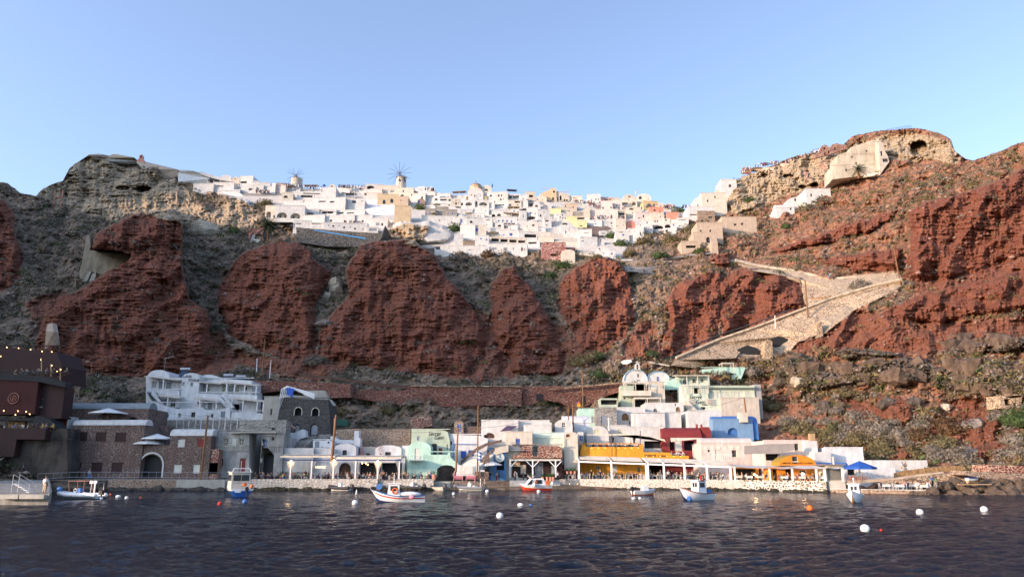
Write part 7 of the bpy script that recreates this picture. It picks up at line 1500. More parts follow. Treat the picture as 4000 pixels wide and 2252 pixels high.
def block(fr,x,y,r,seed):
    px,py=fr.p(x,y);Y=tsurf(px,py)[0];p=at(px,py,Y+r*.35);m=MB();m.sph((0,0,0),r*1.25,r,r*.8,7,4);vv=np.array(m.v);g=np.sign(vv)*np.abs(vv/r)**.55*r;g=g*(1+.3*fbm(vv[:,0]/r+seed*3.1,vv[:,2]/r+vv[:,1]/r+seed,2,3))[:,None];m.v=[tuple(q)for q in g];o=m.build('lava_block',plain('lavablock',(.125,.085,.06),.95,var=.45,bump=1.2,scale=1.2));o.location=p;o.rotation_euler=(0,rnd.uniform(-.3,.3),rnd.uniform(-.5,.5));tag(o,'one of the dark angular lava blocks in the layered band across the right slope','boulder','dark lava blocks on the right slope')
for i in range(70):
    q=rnd.random();ln=[((1970,930),(2330,925)),((1990,965),(2340,950)),((2360,925),(2600,935)),((2380,965),(2600,980)),((2400,872),(2600,862))][i % 5];block(OV,ln[0][0]+(ln[1][0]-ln[0][0])*q,ln[0][1]+(ln[1][1]-ln[0][1])*q+rnd.uniform(-12,12),.7+1.7*rnd.random()**2,i)
def palm(fr,x,ytop,ybot,label,R_=4.5,n=46,dY=-3,seed=2):
    px,py=fr.p(x,ybot);Y=surf(px,py)+dY;b=at(px,py,Y);H=at(px,fr.p(x,ytop)[1],Y).z-b.z;t=thing('palm_tree',label,'palm tree',b);rs=random.Random(seed)
    m=MB();m.cyl((0,0,-1),(0,0,H*.62),.42,.34,8);m.build('trunk','wood',t);m=MB();c=Vector((0,0,H*.62))
    for i in range(n):
        a=i*2.4;el=1.35-2.0*(i/n);L=R_*rs.uniform(.8,1.1);pr=None;d=Vector((cos(a),sin(a),0));side=Vector((-sin(a),cos(a),0));pts=[]
        for j in range(8):
            q=j/7;r_=L*q*cos(el*(1-.3*q));z=L*(sin(el)*q-.55*q*q);pts.append(c+d*r_+Vector((0,0,z)))
        for j in range(7):
            p0,p1=pts[j],pts[j+1];w=.55*(1-(j/7)**2)+.12
            for s_ in(-1,1):
                for k_ in range(2):
                    o_=p0.lerp(p1,k_/2);m.add([o_,o_+(p1-p0)*.35,o_+(p1-p0)*.6+side*s_*w+Vector((0,0,-w*.5))],[(0,1,2)])
    m.build('crown',plain('palmleaf',(.05,.065,.025),.6,var=.35),t);return t
palm(R2,465,785,1095,'big date palm in front of the stone arcade under the white houses',6.2,60,-4)
palm(R5,1285,335,405,'bushy palm growing against the old cream mansion',4.2,40,-7,4)
# ================================================================ poles and cables
def pole(fr,x0,y0,x1,y1,Y,label,r=.13,arm=0,mat='wood'):
    a=at(*fr.p(x0,y0),Y);c=at(*fr.p(x1,y1),Y)-a;t=thing('utility_pole',label,'utility pole',a);m=MB();m.cyl((0,0,-1),c,r*1.2,r*.8,7);m.build('shaft',mat,t)
    if arm:m=MB();m.bar((c.x-.6,c.y,c.z-.4),(c.x+.6,c.y,c.z-.4),.1);m.build('crossarm',mat,t)
    return a+c
pA=pole(Z1,1625,1150,1682,665,130.6,'tall leaning wooden pole in front of the reddish stone house',.2)
pB=pole(Z2,955,925,998,530,131.8,'tall leaning wooden double pole by the curtained restaurant',.2);pole(Z2,968,925,985,560,132.1,'shorter twin pole strapped to the tall double pole',.16)
pC=pole(Z2,2130,1010,2150,650,133.6,'wooden pole beside the mint arch with a small lamp arm',.16,1);pD=pole(Z2,2333,1050,2340,440,134.5,'tall thin dark pole rising through the wide staircase',.12)
pE=pole(Z3,908,795,906,570,149,'dark pole right of the round-gabled house',.16);pF=pole(Z3,871,700,869,585,150,'thin pole behind the round-gabled house',.1);pG=pole(Z3,988,620,982,310,170,'tall pole in front of the red terrace walls',.16,1)
pH=pole(Z4,1596,592,1576,450,160,'leaning pole behind the blue vaulted house',.18);pole(T6,1888,810,1904,595,182,'tall wooden pole on the gravel track',.18);pole(T6,1846,800,1848,735,180,'short white post left of the tall track pole',.09,0,'gloss_white');pole(T6,1940,845,1948,745,178,'thin white post right of the tall track pole',.09,0,'gloss_white')
pole(R5,903,750,886,598,surf(*R5.p(903,750))-3,'tall pole on the slope below the white cave house',.2);pole(R5,946,1318,928,1098,surf(*R5.p(946,1318))-4,'pole standing against the dark side of the red bluff',.2);pole(R5,1560,1100,1522,890,surf(*R5.p(1560,1100))-3,'leaning street lamp pole at the bend of the stone path',.17,1);pole(R5,730,1395,728,1332,surf(*R5.p(730,1395))-4,'short white post beside the stone ramp',.1,0,'gloss_white')
pole(T1,437,600,447,502,surf(211,790)-3,'left leg of the rusty twin-pole frame on the left hill',.25,0,'rust');pole(T1,495,615,512,500,surf(240,797)-3,'right leg of the rusty twin-pole frame on the left hill',.25,0,'rust')
a=at(*T1.p(440,560),surf(211,790)-3);c=at(*T1.p(505,560),surf(211,790)-3)-a;o=MB().bar((0,0,0),c,.3).build('crossbeam','rust');o.location=a;tag(o,'rusty crossbeam joining the twin-pole frame on the left hill','beam')
def cable(p,q,sag,label,r=.025):
    n=14;m=MB();m.tube([(q-p)*(i/n)+Vector((0,0,-sag*4*(i/n)*(1-i/n)))for i in range(n+1)],r,4);o=m.build('cable','rubber');o.location=p;tag(o,label,'cable')
cable(pA,at(*Z1.p(1190,580),152),.8,'black cable from the leaning pole to the left end of the cave hotel');cable(pA,pB,2.2,'black cable sagging between the leaning pole and the double pole');cable(pB,pC,1.8,'black cable sagging between the double pole and the mint house pole')
cable(pC,pE,1.5,'black cable from the mint house pole to the dark pole');cable(pE,pH,2.6,'long black cable sagging across the white houses to the leaning pole');cable(pC,pG+Vector((0,0,-2)),1.2,'black cable climbing from the mint house pole to the terraces')
# flags, warning sign
def flag(fr,x,ytop,ybot,w,h,label,Y):
    a=at(*fr.p(x,ybot),Y);s=Y/F/fr.k;t=thing('flag',label,'flag',a);H=(ybot-ytop)*s;m=MB();m.cyl((0,0,0),(0,0,H),.035,None,6);m.build('pole','gloss_white',t)
    for i in range(5):
        z1=H-.05-i*h/5;m=MB();n=5;vs=[]
        for j in range(n+1):xx=w*j/n;vs+=[(xx,.12*sin(j*1.5),z1-xx*.35),(xx,.12*sin(j*1.5),z1-h/5-xx*.35)]
        m.add(vs,[(2*j,2*j+2,2*j+3,2*j+1)for j in range(n)]);m.build('stripe','midblue' if i % 2==0 else 'gloss_white',t)
flag(Z2,2322,875,1052,.9,1.5,'blue and white striped flag hanging on a white pole by the wide staircase',134.3)
def sign():
    a=at(*Z3.p(955,625),168);t=thing('warning_sign','orange warning triangle on a yellow board beside the terrace walls','sign',a);s=168/F/2.071;m=MB();m.cyl((0,0,0),(0,0,30*s),.06,None,6);m.build('post','metal',t)
    m=MB();m.box(-14*s,14*s,-.08,0,28*s,52*s);m.build('board',plain('signyellow',(.75,.38,.02),.5),t);m=MB();m.add([(-11*s,-.1,50*s),(11*s,-.1,50*s),(0,-.1,74*s),(-11*s,.0,50*s),(11*s,.0,50*s),(0,.0,74*s)],[(0,1,2),(3,5,4),(0,1,4,3),(1,2,5,4),(2,0,3,5)]);m.build('triangle','orange',t)
sign()
# ================================================================ boats
def hull(root,L,B,H,rise=.6,bands=(),stern=.8,keel=.35,nst=14):
    """bow at +x; bands: (f0, f1, material, name, outset)"""
    def sec(t,f):                                   # t 0 stern..1 bow, f 0 keel..1 gunwale
        b=B/2*(stern+(1-stern)*min(1,t*2.2))*(1-max(0,(t-.45)/.55)**2.2);z0=-keel*(1-t**3*1.0);z1=H+rise*max(0,(t-.35)/.65)**2+.15*rise*(1-t)**2
        z0=z0+(z1-z0)*max(0,(t-.86)/.14)**2*.8
        return b*(f**.45 if f>0 else 0)*(.82+.18*f),z0+(z1-z0)*f
    for f0,f1,mat,nm,out in bands:
        m=MB();vs=[];nf=4
        for i in range(nst+1):
            t=i/nst
            for s in(-1,1):
                for j in range(nf+1):
                    y,z=sec(t,f0+(f1-f0)*j/nf);vs.append((-L/2+L*t+(.06*L*(j/nf*(f1-f0)+f0)if i==nst else 0),s*(y+out),z))
        w=2*(nf+1);fs=[]
        for i in range(nst):
            for s in(0,1):
                for j in range(nf):a=i*w+s*(nf+1)+j;fs.append((a,a+1,a+w+1,a+w))
        fs.append(tuple(range(nf+1))+tuple(range(2*nf+1,nf,-1)));m.add(vs,fs);m.build(nm,mat,root,False)
    m=MB();vs=[]
    for i in range(nst+1):
        y,z=sec(i/nst,.86);vs+=[(-L/2+L*i/nst,-y*.97,z),(-L/2+L*i/nst,y*.97,z)]
    m.add(vs,[(2*i,2*i+1,2*i+3,2*i+2)for i in range(nst)]);m.build('deck','cream',root);return sec
def wp(px,py,z=0):Y=yw(py,z);a=at(px,py,Y);a.z=z;return a
def cabin(root,x0,x1,w,z0,z1,mat='gloss_white',wins=True,taper=.1,roofmat=None):
    m=MB();t=taper;m.add([(x0,-w/2,z0),(x1,-w/2,z0),(x1,w/2,z0),(x0,w/2,z0),(x0+t,-w/2+t*.5,z1),(x1-t*1.5,-w/2+t*.5,z1),(x1-t*1.5,w/2-t*.5,z1),(x0+t,w/2-t*.5,z1)],[(0,3,2,1),(4,5,6,7),(0,1,5,4),(1,2,6,5),(2,3,7,6),(3,0,4,7)]);m.build('cabin',mat,root)
    if roofmat:m=MB();m.box(x0-.1,x1+.05,-w/2-.08,w/2+.08,z1+.004,z1+.08);m.build('cabin_roof',roofmat,root)
    if wins:
        h=z1-z0;zz0,zz1=z0+h*.5,z0+h*.85
        for s in(-1,1):m=MB();m.box(x0+.3,x1-.35,s*(w/2-.02)-.025,s*(w/2-.02)+.025,zz0,zz1);m.build('window','glass',root)
        for xx in(x0+.04,x1-.09):
            m=MB();m.box(xx-.02,xx+.03,-w/2+.25,-.05,zz0,zz1);m.build('window','glass',root);m=MB();m.box(xx-.02,xx+.03,.05,w/2-.25,zz0,zz1);m.build('window','glass',root)
def outboard(root,x,y=0,z=.5):
    m=MB();m.box(x-.28,x+.22,y-.2,y+.2,z+.15,z+.62);m.sph((x-.03,y,z+.62),.25,.2,.12,8,5);m.cyl((x-.08,y,z+.2),(x-.08,y,z-.8),.09,.07,8);m.build('outboard_motor','rubber',root)
def torus(m,c,R1,r,ax='x',n=14,k_=6):
    vs=[]
    for i in range(n):
        a=2*pi*i/n
        for j in range(k_):
            b=2*pi*j/k_;q=(R1+r*cos(b));p=(r*sin(b),q*cos(a),q*sin(a))if ax=='x' else(q*cos(a),r*sin(b),q*sin(a));vs.append((c[0]+p[0],c[1]+p[1],c[2]+p[2]))
    m.add(vs,[(i*k_+j,i*k_+(j+1)% k_,((i+1)% n)*k_+(j+1)% k_,((i+1)% n)*k_+j)for i in range(n)for j in range(k_)])
def boat(px,py,yaw,name,label,cat='boat'):return thing(name,label,cat,wp(px,py,0),yaw)
px,py=Z2.p(1590,1352);t=boat(px,py,pi+.12,'fishing_boat','white wooden fishing boat with blue gunwale, red stripe and orange lifebuoy')
hull(t,5.7,1.9,.62,.75,[(0,.3,'navy','bottom',0),(.301,.66,'gloss_white','hull',0),(.661,.78,'boatred','stripe',.012),(.781,.9,'gloss_white','topside',0),(.901,1,'midblue','gunwale',.03)],stern=.35)
cabin(t,-.1,1.3,1.1,.5,1.95,roofmat='gloss_white');m=MB();torus(m,(.45,.62,1.2),.28,.075,'y');m.build('lifebuoy','orange',t)
m=MB();m.cyl((.6,0,2),(.6,0,3.1),.04,.03,6);m.bar((.6,-.3,2.8),(.6,.3,2.8),.05);m.build('mast','gloss_white',t);m=MB();m.cyl((2.2,-.15,1.65),(2.2,.15,1.65),.32,.32,14);m.build('net_reel','midblue',t);m=MB();m.bar((2.2,0,.8),(2.2,0,1.6),.08);m.bar((2.5,.1,.9),(2.4,.1,2.0),.07);m.build('reel_frame','wood',t)
m=MB();m.sph((-1.4,.8,.55),.3,.16,.2);m.build('fender','pinkbench',t);m=MB();m.sph((-1.0,0,.85),1.4,.62,.28,14,8);m.build('cover','gloss_white',t)
t=boat(930,1936,R(118),'cabin_boat','blue and white cabin boat with two dark windows and a flag mast');hull(t,6.6,3.0,.95,.5,[(0,.22,'navy','bottom',0),(.221,.8,plain('boatblue',(.01,.07,.3),.3),'hull',0),(.801,1,'gloss_white','gunwale',.04)],stern=.92)
cabin(t,-1.6,1.9,2.5,.9,3.1,'cream',True,.15,'gloss_white');m=MB();m.tube([(-1.5,-1.15,3.2),(-1.5,-1.0,3.6),(-1.5,1.0,3.6),(-1.5,1.15,3.2)],.05);m.build('roof_rail','gloss_white',t);m=MB();m.bar((-.5,0,3.2),(-.5,0,4.6),.04);m.build('mast','gloss_white',t)
m=MB();m.sph((-3.25,-1.1,1.3),.22,.18,.3);m.sph((-2.6,-.3,1.55),.2,.3,.25);m.build('life_jacket','orange',t);m=MB();m.tube([(-3.2,-1.35,1.0),(-3.2,-1.35,1.75),(-3.2,1.35,1.75),(-3.2,1.35,1.0)],.035);m.bar((-3.2,0,1),(-3.2,0,1.75),.04);m.build('stern_rail','metal',t);outboard(t,-3.5,-.5,.55)
m=MB();m.box(-3.36,-3.33,.2,.95,.55,.9);m.build('name_plate','gloss_white',t)
def rib(px,py,yaw,label,L=4.7,tube='rubber',con='gloss_white',arch_=True,motors=1):
    t=boat(px,py,yaw,'inflatable_boat',label);m=MB();pts=[(-L/2,-.85,.42),(L*.2,-.85,.45),(L*.38,-.6,.55),(L/2,0,.68),(L*.38,.6,.55),(L*.2,.85,.45),(-L/2,.85,.42)]
    m.tube(pts,.27,10);[m.sph(p,.27,n=10,m=6)for p in pts];m.build('tube',tube,t);m=MB();m.box(-L/2+.1,L*.3,-.6,.6,.05,.32);m.build('hull','gloss_white',t)
    m=MB();m.add([(-.5,-.35,.3),(.3,-.35,.3),(.3,.35,.3),(-.5,.35,.3),(-.3,-.3,1.25),(.05,-.3,1.25),(.05,.3,1.25),(-.3,.3,1.25)],[(0,3,2,1),(4,5,6,7),(0,1,5,4),(1,2,6,5),(2,3,7,6),(3,0,4,7)]);m.build('console',con,t)
    m=MB();m.box(-1.3,-.8,-.4,.4,.3,.75);m.build('seat','gloss_white',t)
    if arch_:m=MB();m.tube([(-L/2+.3,-.75,.5),(-L/2+.3,-.7,1.9),(-L/2+.3,.7,1.9),(-L/2+.3,.75,.5)],.035);m.build('arch','metal',t)
    for i in range(motors):outboard(t,-L/2-.1,(i-(motors-1)/2)*.55,.35)
    return t
px,py=Z2.p(1035,1243);rib(px,py,R(152),'black inflatable boat with tall white console under the curtained restaurant');px,py=Z2.p(1710,1240);rib(px,py,R(165),'dark grey inflatable boat with two people-height frame near the mint house'.replace('two people-height','a folding'),4.3)
px,py=Z2.p(2255,1240);rib(px,py,R(155),'large light grey inflatable boat in front of the pink benches',5.6,'rubbergrey')
t=rib(308,1946,R(165),'white inflatable boat with blue console and roof frame beside the left pier',6.2,'gloss_white','midblue',True)
m=MB();m.tube([(-1.2,-.7,.4),(-1.2,-.7,2.1),(1.2,-.7,2.1),(.9,-.6,.5)],.03);m.tube([(-1.2,.7,.4),(-1.2,.7,2.1),(1.2,.7,2.1),(.9,.6,.5)],.03);m.build('roof_frame','rust',t);m=MB();torus(m,(.35,.37,1.),.2,.04,'y');m.build('lifebuoy','gloss_white',t);m=MB();m.sph((2.9,.2,1.1),.35,.3,.3);m.build('fender','midblue',t)
for dx in(-2.0,-2.6):m=MB();m.bar((dx,.4,.5),(dx,.4,2.),.04);m.box(dx-.2,dx+.2,.3,.5,1.8,2.15);m.build('instrument_pole','gloss_white',t)
px,py=Z2.p(1945,1240);t=boat(px,py,R(150),'dinghy','small cream dinghy with a black outboard beside the landing');hull(t,3.3,1.4,.5,.25,[(0,1,'cream','hull',0)],stern=.9);outboard(t,-1.7,0,.4)
px,py=Z3.p(605,1270);t=boat(px,py,pi+.25,'water_taxi','red and white cabin boat with rounded dark windows by the landing');hull(t,5.4,2.2,.85,.3,[(0,.55,plain('hullred',(.6,.07,.03),.35),'hull',0),(.551,1,'gloss_white','topside',.03)],stern=.9)
m=MB();m.add([(-1.5,-.95,.8),(1.9,-.8,.8),(1.9,.8,.8),(-1.5,.95,.8),(-1.2,-.8,1.95),(.9,-.7,1.95),(.9,.7,1.95),(-1.2,.8,1.95)],[(0,3,2,1),(4,5,6,7),(0,1,5,4),(1,2,6,5),(2,3,7,6),(3,0,4,7)]);m.build('cabin','gloss_white',t)
m=MB();m.prism([(.95,1.0),(1.75,.95),(.95,1.75),(.7,1.8)],.84,.9);m.prism([(-.9,1.1),(.35,1.1),(.2,1.75),(-.8,1.75)],.86,.93);m.build('window','glass',t)
m=MB();m.box(-2.2,-1.7,.5,1.0,.7,1.6);m.build('locker','orange',t);m=MB();m.sph((.55,1.15,.9),.3,.25,.36);m.sph((-2.7,.9,1.1),.28,.28,.34);m.build('fender','gloss_white',t);m=MB();torus(m,(.2,.98,1.35),.2,.05,'y');m.build('lifebuoy','orange',t)
px,py=Z4.p(705,1295);t=boat(px,py,R(20),'motor_boat','small white motor boat with an orange waterline below the yellow tavern');hull(t,3.6,1.5,.55,.3,[(0,.45,'orange','bottom',0),(.451,1,'gloss_white','hull',0)],stern=.9);cabin(t,-.3,.6,.9,.5,1.25,wins=False);outboard(t,-1.9,-.2,.4)
px,py=Z4.p(1165,1342);t=boat(px,py,R(212),'fishing_boat','white fishing boat with varnished edge and orange canopy in front of the taverns');hull(t,5.2,1.9,.75,.8,[(0,.2,'navy','bottom',0),(.201,.9,'gloss_white','hull',0),(.901,1,'rust','gunwale',.03)],stern=.6)
cabin(t,-1.1,.3,1.2,.7,2.2,roofmat='gloss_white');m=MB();m.bar((-1.6,0,2.35),(1.6,.3,2.9),.1);m.build('boom','wood',t);m=MB();torus(m,(-.4,.66,2.5),.3,.09,'y');m.build('lifebuoy','boatred',t);m=MB();m.sph((1.9,.7,.2),.3);m.build('fender','midblue',t);m=MB();m.box(-2,-1.3,-.5,.5,.75,1.15);m.build('crate','midblue',t)
px,py=Z5.p(710,1160);t=boat(px,py,R(238),'fishing_boat','small white cabin fishing boat off the right end of the taverns');hull(t,4.3,1.8,.72,.6,[(0,.2,'wood','bottom',0),(.201,1,'gloss_white','hull',0)],stern=.7);cabin(t,-.7,.6,1.15,.65,1.9,roofmat='gloss_white');m=MB();m.cyl((0,0,1.95),(0,0,2.5),.05,None,6);m.sph((0,0,2.5),.1);m.build('mast_light','gloss_white',t)
a=at(*Z5.p(1660,990),109);t=thing('rowing_boat','old white rowing boat with brown bottom resting on a plank above the boulders','boat',a,R(20));hull(t,2.3,1.0,.55,.2,[(0,.5,'palewood','bottom',0),(.501,.8,'gloss_white','hull',0),(.801,1,'navy','gunwale',.02)],stern=.8);m=MB();m.box(-2.2,2.4,-.3,.3,-.5,-.38);o=m.build('plank','palewood');o.location=a;tag(o,'long plank under the old rowing boat','plank')
# buoys
def buoy(px,py,r,label,mat='gloss_white',group=None,sq=1.0,cone=0):
    Y=yw(py);a=at(px,py,Y);a.z=0;R_=r*Y/F;t=thing('buoy',label,'buoy',a,0,group);m=MB()
    if cone:m.cyl((0,0,-.1),(0,0,R_*2),R_*.5,R_*.15,10)
    else:m.sph((0,0,R_*.55),R_*sq,R_,R_*.92,16,10)
    m.build('float',mat,t,True);m=MB();m.cyl((0,0,R_*1.3),(0,0,R_*1.62),R_*.12,None,6);m.build('ring','rubber',t)
for px,py,r,lb,mt,sq,cn in[(1386,1968,11,'white round buoy left of the blue and white fishing boat','gloss_white',1,0),(1952,2020,13,'white round buoy in the open water near the centre','gloss_white',1,0),(3380,2073,17,'largest white round buoy, nearest at the right','gloss_white',1,0),(3594,2007,13,'white round buoy between the largest one and the right edge','gloss_white',1,0),(3845,1996,13,'white round buoy nearest the right edge','gloss_white',1,0),
 (1392,1930,9,'slim white conical buoy under the black inflatable boat','gloss_white',1,1),(1772,1930,6,'small white buoy right of the cream dinghy','gloss_white',1,0),(1903,1921,7,'small white buoy right of the grey inflatable','gloss_white',1,0),(2033,1974,7,'floating white canister right of the centre','gloss_white',1.6,0),(2073,1974,5,'small blue float beside the white canister','midblue',1.2,0),(2104,1922,7,'small white buoy under the red and white boat','gloss_white',1,0),
 (2475,1948,5,'left one of two small white floats below the small motor boat','gloss_white',1.5,0),(2500,1947,5,'right one of two small white floats below the small motor boat','gloss_white',1.2,0),(3164,1990,12,'salmon-orange round buoy in front of the right-hand tavern','orange',1,0),(3442,2072,5,'tiny red float right of the largest white buoy','boatred',1,0),(858,1970,8,'red and white round buoy under the blue cabin boat','boatred',1,0),(956,1963,10,'blue tilted can buoy under the blue cabin boat','midblue',.9,0),
 (395,1950,6,'white float right beside the outboard of the left inflatable','gloss_white',.9,0),(461,1942,7,'lying white float between two orange ones','gloss_white',1.4,0),(494,1946,6,'small white float right of the lying one','gloss_white',1.1,0),(431,1932,4,'tiny orange float behind the white ones','orange',1,0),(548,1944,4,'tiny orange float farthest right of the left group','orange',1,0),(2780,1933,6,'small yellow float right of the white fishing boat','paleyellow',1,0)]:buoy(px,py,r,lb,mt,None,sq,cn)
# ================================================================ people
def skin(edges_r,sub=0):
    """edges_r: (verts [(x,y,z,r)], edges) -> mesh grown by a skin modifier"""
    vs,es=edges_r;me=bpy.data.meshes.new('b');me.from_pydata([v[:3]for v in vs],es,[]);o=bpy.data.objects.new('b',me);COL.objects.link(o);md=o.modifiers.new('s','SKIN');md.use_smooth_shade=True
    for i,v in enumerate(vs):r=v[3];me.skin_vertices[0].data[i].radius=r if isinstance(r,tuple)else(r,r)
    me.skin_vertices[0].data[0].use_root=True
    if sub:q=o.modifiers.new('u','SUBSURF');q.levels=sub
    bpy.context.view_layer.update();out=bpy.data.meshes.new_from_object(o.evaluated_get(bpy.context.evaluated_depsgraph_get()));bpy.data.objects.remove(o);out.materials.append(mget('skin'));return out
def figure(pose):
    J={}
    if pose=='sit':J=dict(p=(0,0,.52),c=(.06,0,1.0),n=(.08,0,1.1),h=(.13,0,1.27),k=(.42,.10,.52),a=(.40,.11,.09),f=(.56,.12,.04),s=(.06,.18,.98),e=(.16,.22,.76),w=(.38,.14,.80))
    if pose=='lean':J=dict(p=(0,0,.52),c=(.2,0,.94),n=(.27,0,1.03),h=(.37,0,1.17),k=(.42,.12,.52),a=(.3,.13,.1),f=(.45,.14,.04),s=(.2,.18,.93),e=(.33,.22,.74),w=(.5,.1,.85))
    if pose=='stand':J=dict(p=(0,0,.92),c=(.01,0,1.38),n=(.02,0,1.49),h=(.05,0,1.64),k=(.03,.1,.49),a=(-.02,.11,.08),f=(.12,.13,.03),s=(0,.19,1.38),e=(-.03,.25,1.1),w=(.08,.24,.87))
    if pose=='walk':J=dict(p=(0,0,.90),c=(.04,0,1.37),n=(.06,0,1.47),h=(.1,0,1.62),k=(.16,.09,.5),a=(.2,.1,.1),f=(.34,.11,.05),s=(.03,.19,1.36),e=(-.1,.24,1.1),w=(.1,.22,.92))
    V=[];E=[]
    def add(p,r,par=None):V.append((*p,r));E.append((par,len(V)-1))if par is not None else None;return len(V)-1
    L=lambda a,b,t:tuple(a[i]+(b[i]-a[i])*t for i in range(3));mir=lambda p,s:(p[0],p[1]*s,p[2])
    r0=add(J['p'],(.13,.15));w_=add(L(J['p'],J['c'],.45),(.11,.13),r0);c=add(L(J['p'],J['c'],.85),(.12,.155),w_);n=add(J['n'],.055,c);hd=J['h'];h0=add((hd[0]-.01,0,hd[2]-.07),.065,n);h1=add(hd,.095,h0);add((hd[0]-.01,0,hd[2]+.07),.075,h1);add((hd[0]+.10,0,hd[2]-.02),.022,h1)
    for s in(-1,1):
        k_,a,f=J['k'],J['a'],J['f']
        if pose=='walk' and s<0:k_,a,f=(.0,.09,.48),(-.28,.1,.16),(-.18,.1,.06)
        hp=add((J['p'][0],.09*s,J['p'][2]-.03),.085,r0);kn=add(mir(k_,s),.06,hp);an=add(mir(a,s),.04,kn);add(mir(f,s),.035,an)
        sh=add(mir(J['s'],s),.06,c);el=add(mir(J['e'],s),.042,sh);wr=add(mir(J['w'],s),.03,el);d=Vector(mir(J['w'],s))-Vector(mir(J['e'],s));d.normalize();pw=Vector(mir(J['w'],s));pm=add(tuple(pw+d*.07),.034,wr);side=Vector((0,1,0)).cross(d).normalized()
        for q in range(4):o_=side*(.03-.02*q);tip=add(tuple(pw+d*(.14-.006*abs(q-1.3))+o_),.011,pm);add(tuple(pw+d*(.175-.01*abs(q-1.3))+o_+Vector((0,-.02*s,-.01))),.009,tip)
        add(tuple(pw+d*.09+side*.055+Vector((0,-.02*s,0))),.011,wr)
    body=skin((V,E));V=[];E=[]
    r0=add(L(J['p'],J['c'],.05),(.15,.17));w_=add(L(J['p'],J['c'],.5),(.13,.155),r0);c=add(L(J['p'],J['c'],.9),(.135,.18),w_)
    for s in(-1,1):sh=add(mir(J['s'],s),.08,c);add(L(mir(J['s'],s),mir(J['e'],s),.75),.06,sh)
    shirt=skin((V,E));V=[];E=[];r0=add((J['p'][0],0,J['p'][2]-.02),(.145,.165))
    for s in(-1,1):
        k_,a=J['k'],J['a']
        if pose=='walk' and s<0:k_,a=(.0,.09,.48),(-.28,.1,.16)
        hp=add((J['p'][0]+.02,.09*s,J['p'][2]-.05),.10,r0);kn=add(mir(k_,s),.077,hp);add(L(mir(k_,s),mir(a,s),.8),.06,kn)
    legs=skin((V,E));m=MB();m.sph((hd[0]-.03,0,hd[2]+.035),.105,.098,.10,8,6);o=m.build('hair','hair');hair=o.data;bpy.data.objects.remove(o)
    return dict(body=body,shirt=shirt,trousers=legs,hair=hair)
FIG={p:figure(p)for p in('sit','lean','stand','walk')}
CL=dict(white=(.6,.6,.58),black=(.02,.02,.022),navy=(.025,.04,.1),blue=(.08,.2,.42),red=(.4,.04,.03),grey=(.22,.22,.23),beige=(.45,.36,.26),pink=(.55,.28,.27),green=(.1,.18,.1),yellow=(.55,.45,.1))
for k0,v in CL.items():plain('cloth_'+k0,v,.85,var=.15,scale=6)
TONE=[plain('skin_a',(.45,.25,.17),.6),plain('skin_b',(.32,.17,.11),.6),plain('skin_c',(.55,.34,.25),.6)];HR=[plain('hair_dark',(.02,.015,.012),.7),plain('hair_brown',(.09,.05,.025),.7),plain('hair_fair',(.35,.25,.12),.7)]
def person(loc,yaw,pose,top,low,label,group=None):
    t=thing('person',label,'person',loc,yaw,group);hr=rnd.choice(HR);sk=rnd.choice(TONE)
    for nm,mt in(('body',sk),('shirt',MATS['cloth_'+top]),('trousers',MATS['cloth_'+low]),('hair',hr)):
        o=bpy.data.objects.new(nm,FIG[pose][nm]);COL.objects.link(o);o.parent=t;o.material_slots[0].link='OBJECT';o.material_slots[0].material=mt
    return t
# ================================================================ tables and chairs
def fmesh(build):m=MB();build(m);return m
def proto(name,fn,mat):m=MB();fn(m);o=m.build(name,mat);me=o.data;bpy.data.objects.remove(o);return me
def chair_fn(m):
    m.box(-.22,.22,-.22,.22,.43,.47)
    for x in(-.2,.2):
        for y in(-.2,.2):m.box(x-.02,x+.02,y-.02,y+.02,0,.429 if x>0 else .95)
    for z in(.6,.74,.88):m.box(-.215,-.185,-.179,.179,z,z+.06)
def table_fn(m):
    m.box(-.42,.42,-.42,.42,.71,.75)
    for x in(-.36,.36):
        for y in(-.36,.36):m.box(x-.03,x+.03,y-.03,y+.03,0,.709)
def cloth_fn(m):m.add([(-.5,-.5,.76),(.5,-.5,.76),(.5,.5,.76),(-.5,.5,.76),(-.54,-.54,.42),(.54,-.54,.40),(.54,.54,.42),(-.54,.54,.40)],[(0,1,2,3),(0,4,5,1),(1,5,6,2),(2,6,7,3),(3,7,4,0)])
plain('chairwood',(.10,.045,.022),.6);plain('chairwhite',(.6,.6,.58),.5);plain('tablecloth',(.62,.6,.57),.8);plain('chairorange',(.45,.16,.06),.6)
FM={(n,c):proto(n,f,c)for n,f in(('chair',chair_fn),('table',table_fn),('tablecloth',cloth_fn))for c in('chairwood','chairwhite','tablecloth','chairorange')}
def put(kind,col,loc,yaw,label,cat,group):o=bpy.data.objects.new(kind,FM[(kind,col)]);COL.objects.link(o);o.location=loc;o.rotation_euler=(0,0,yaw);return tag(o,label,cat,group)
OR=['first','second','third','fourth','fifth','sixth','seventh','eighth','ninth','tenth','eleventh','twelfth','thirteenth','fourteenth','fifteenth','sixteenth','seventeenth','eighteenth','nineteenth','twentieth','21st','22nd','23rd','24th','25th','26th','27th','28th','29th','30th']
TOPS=['white','black','navy','white','beige','grey','blue','pink','red','white','black','green','yellow','white'];LOWS=['navy','black','beige','grey','white','blue']
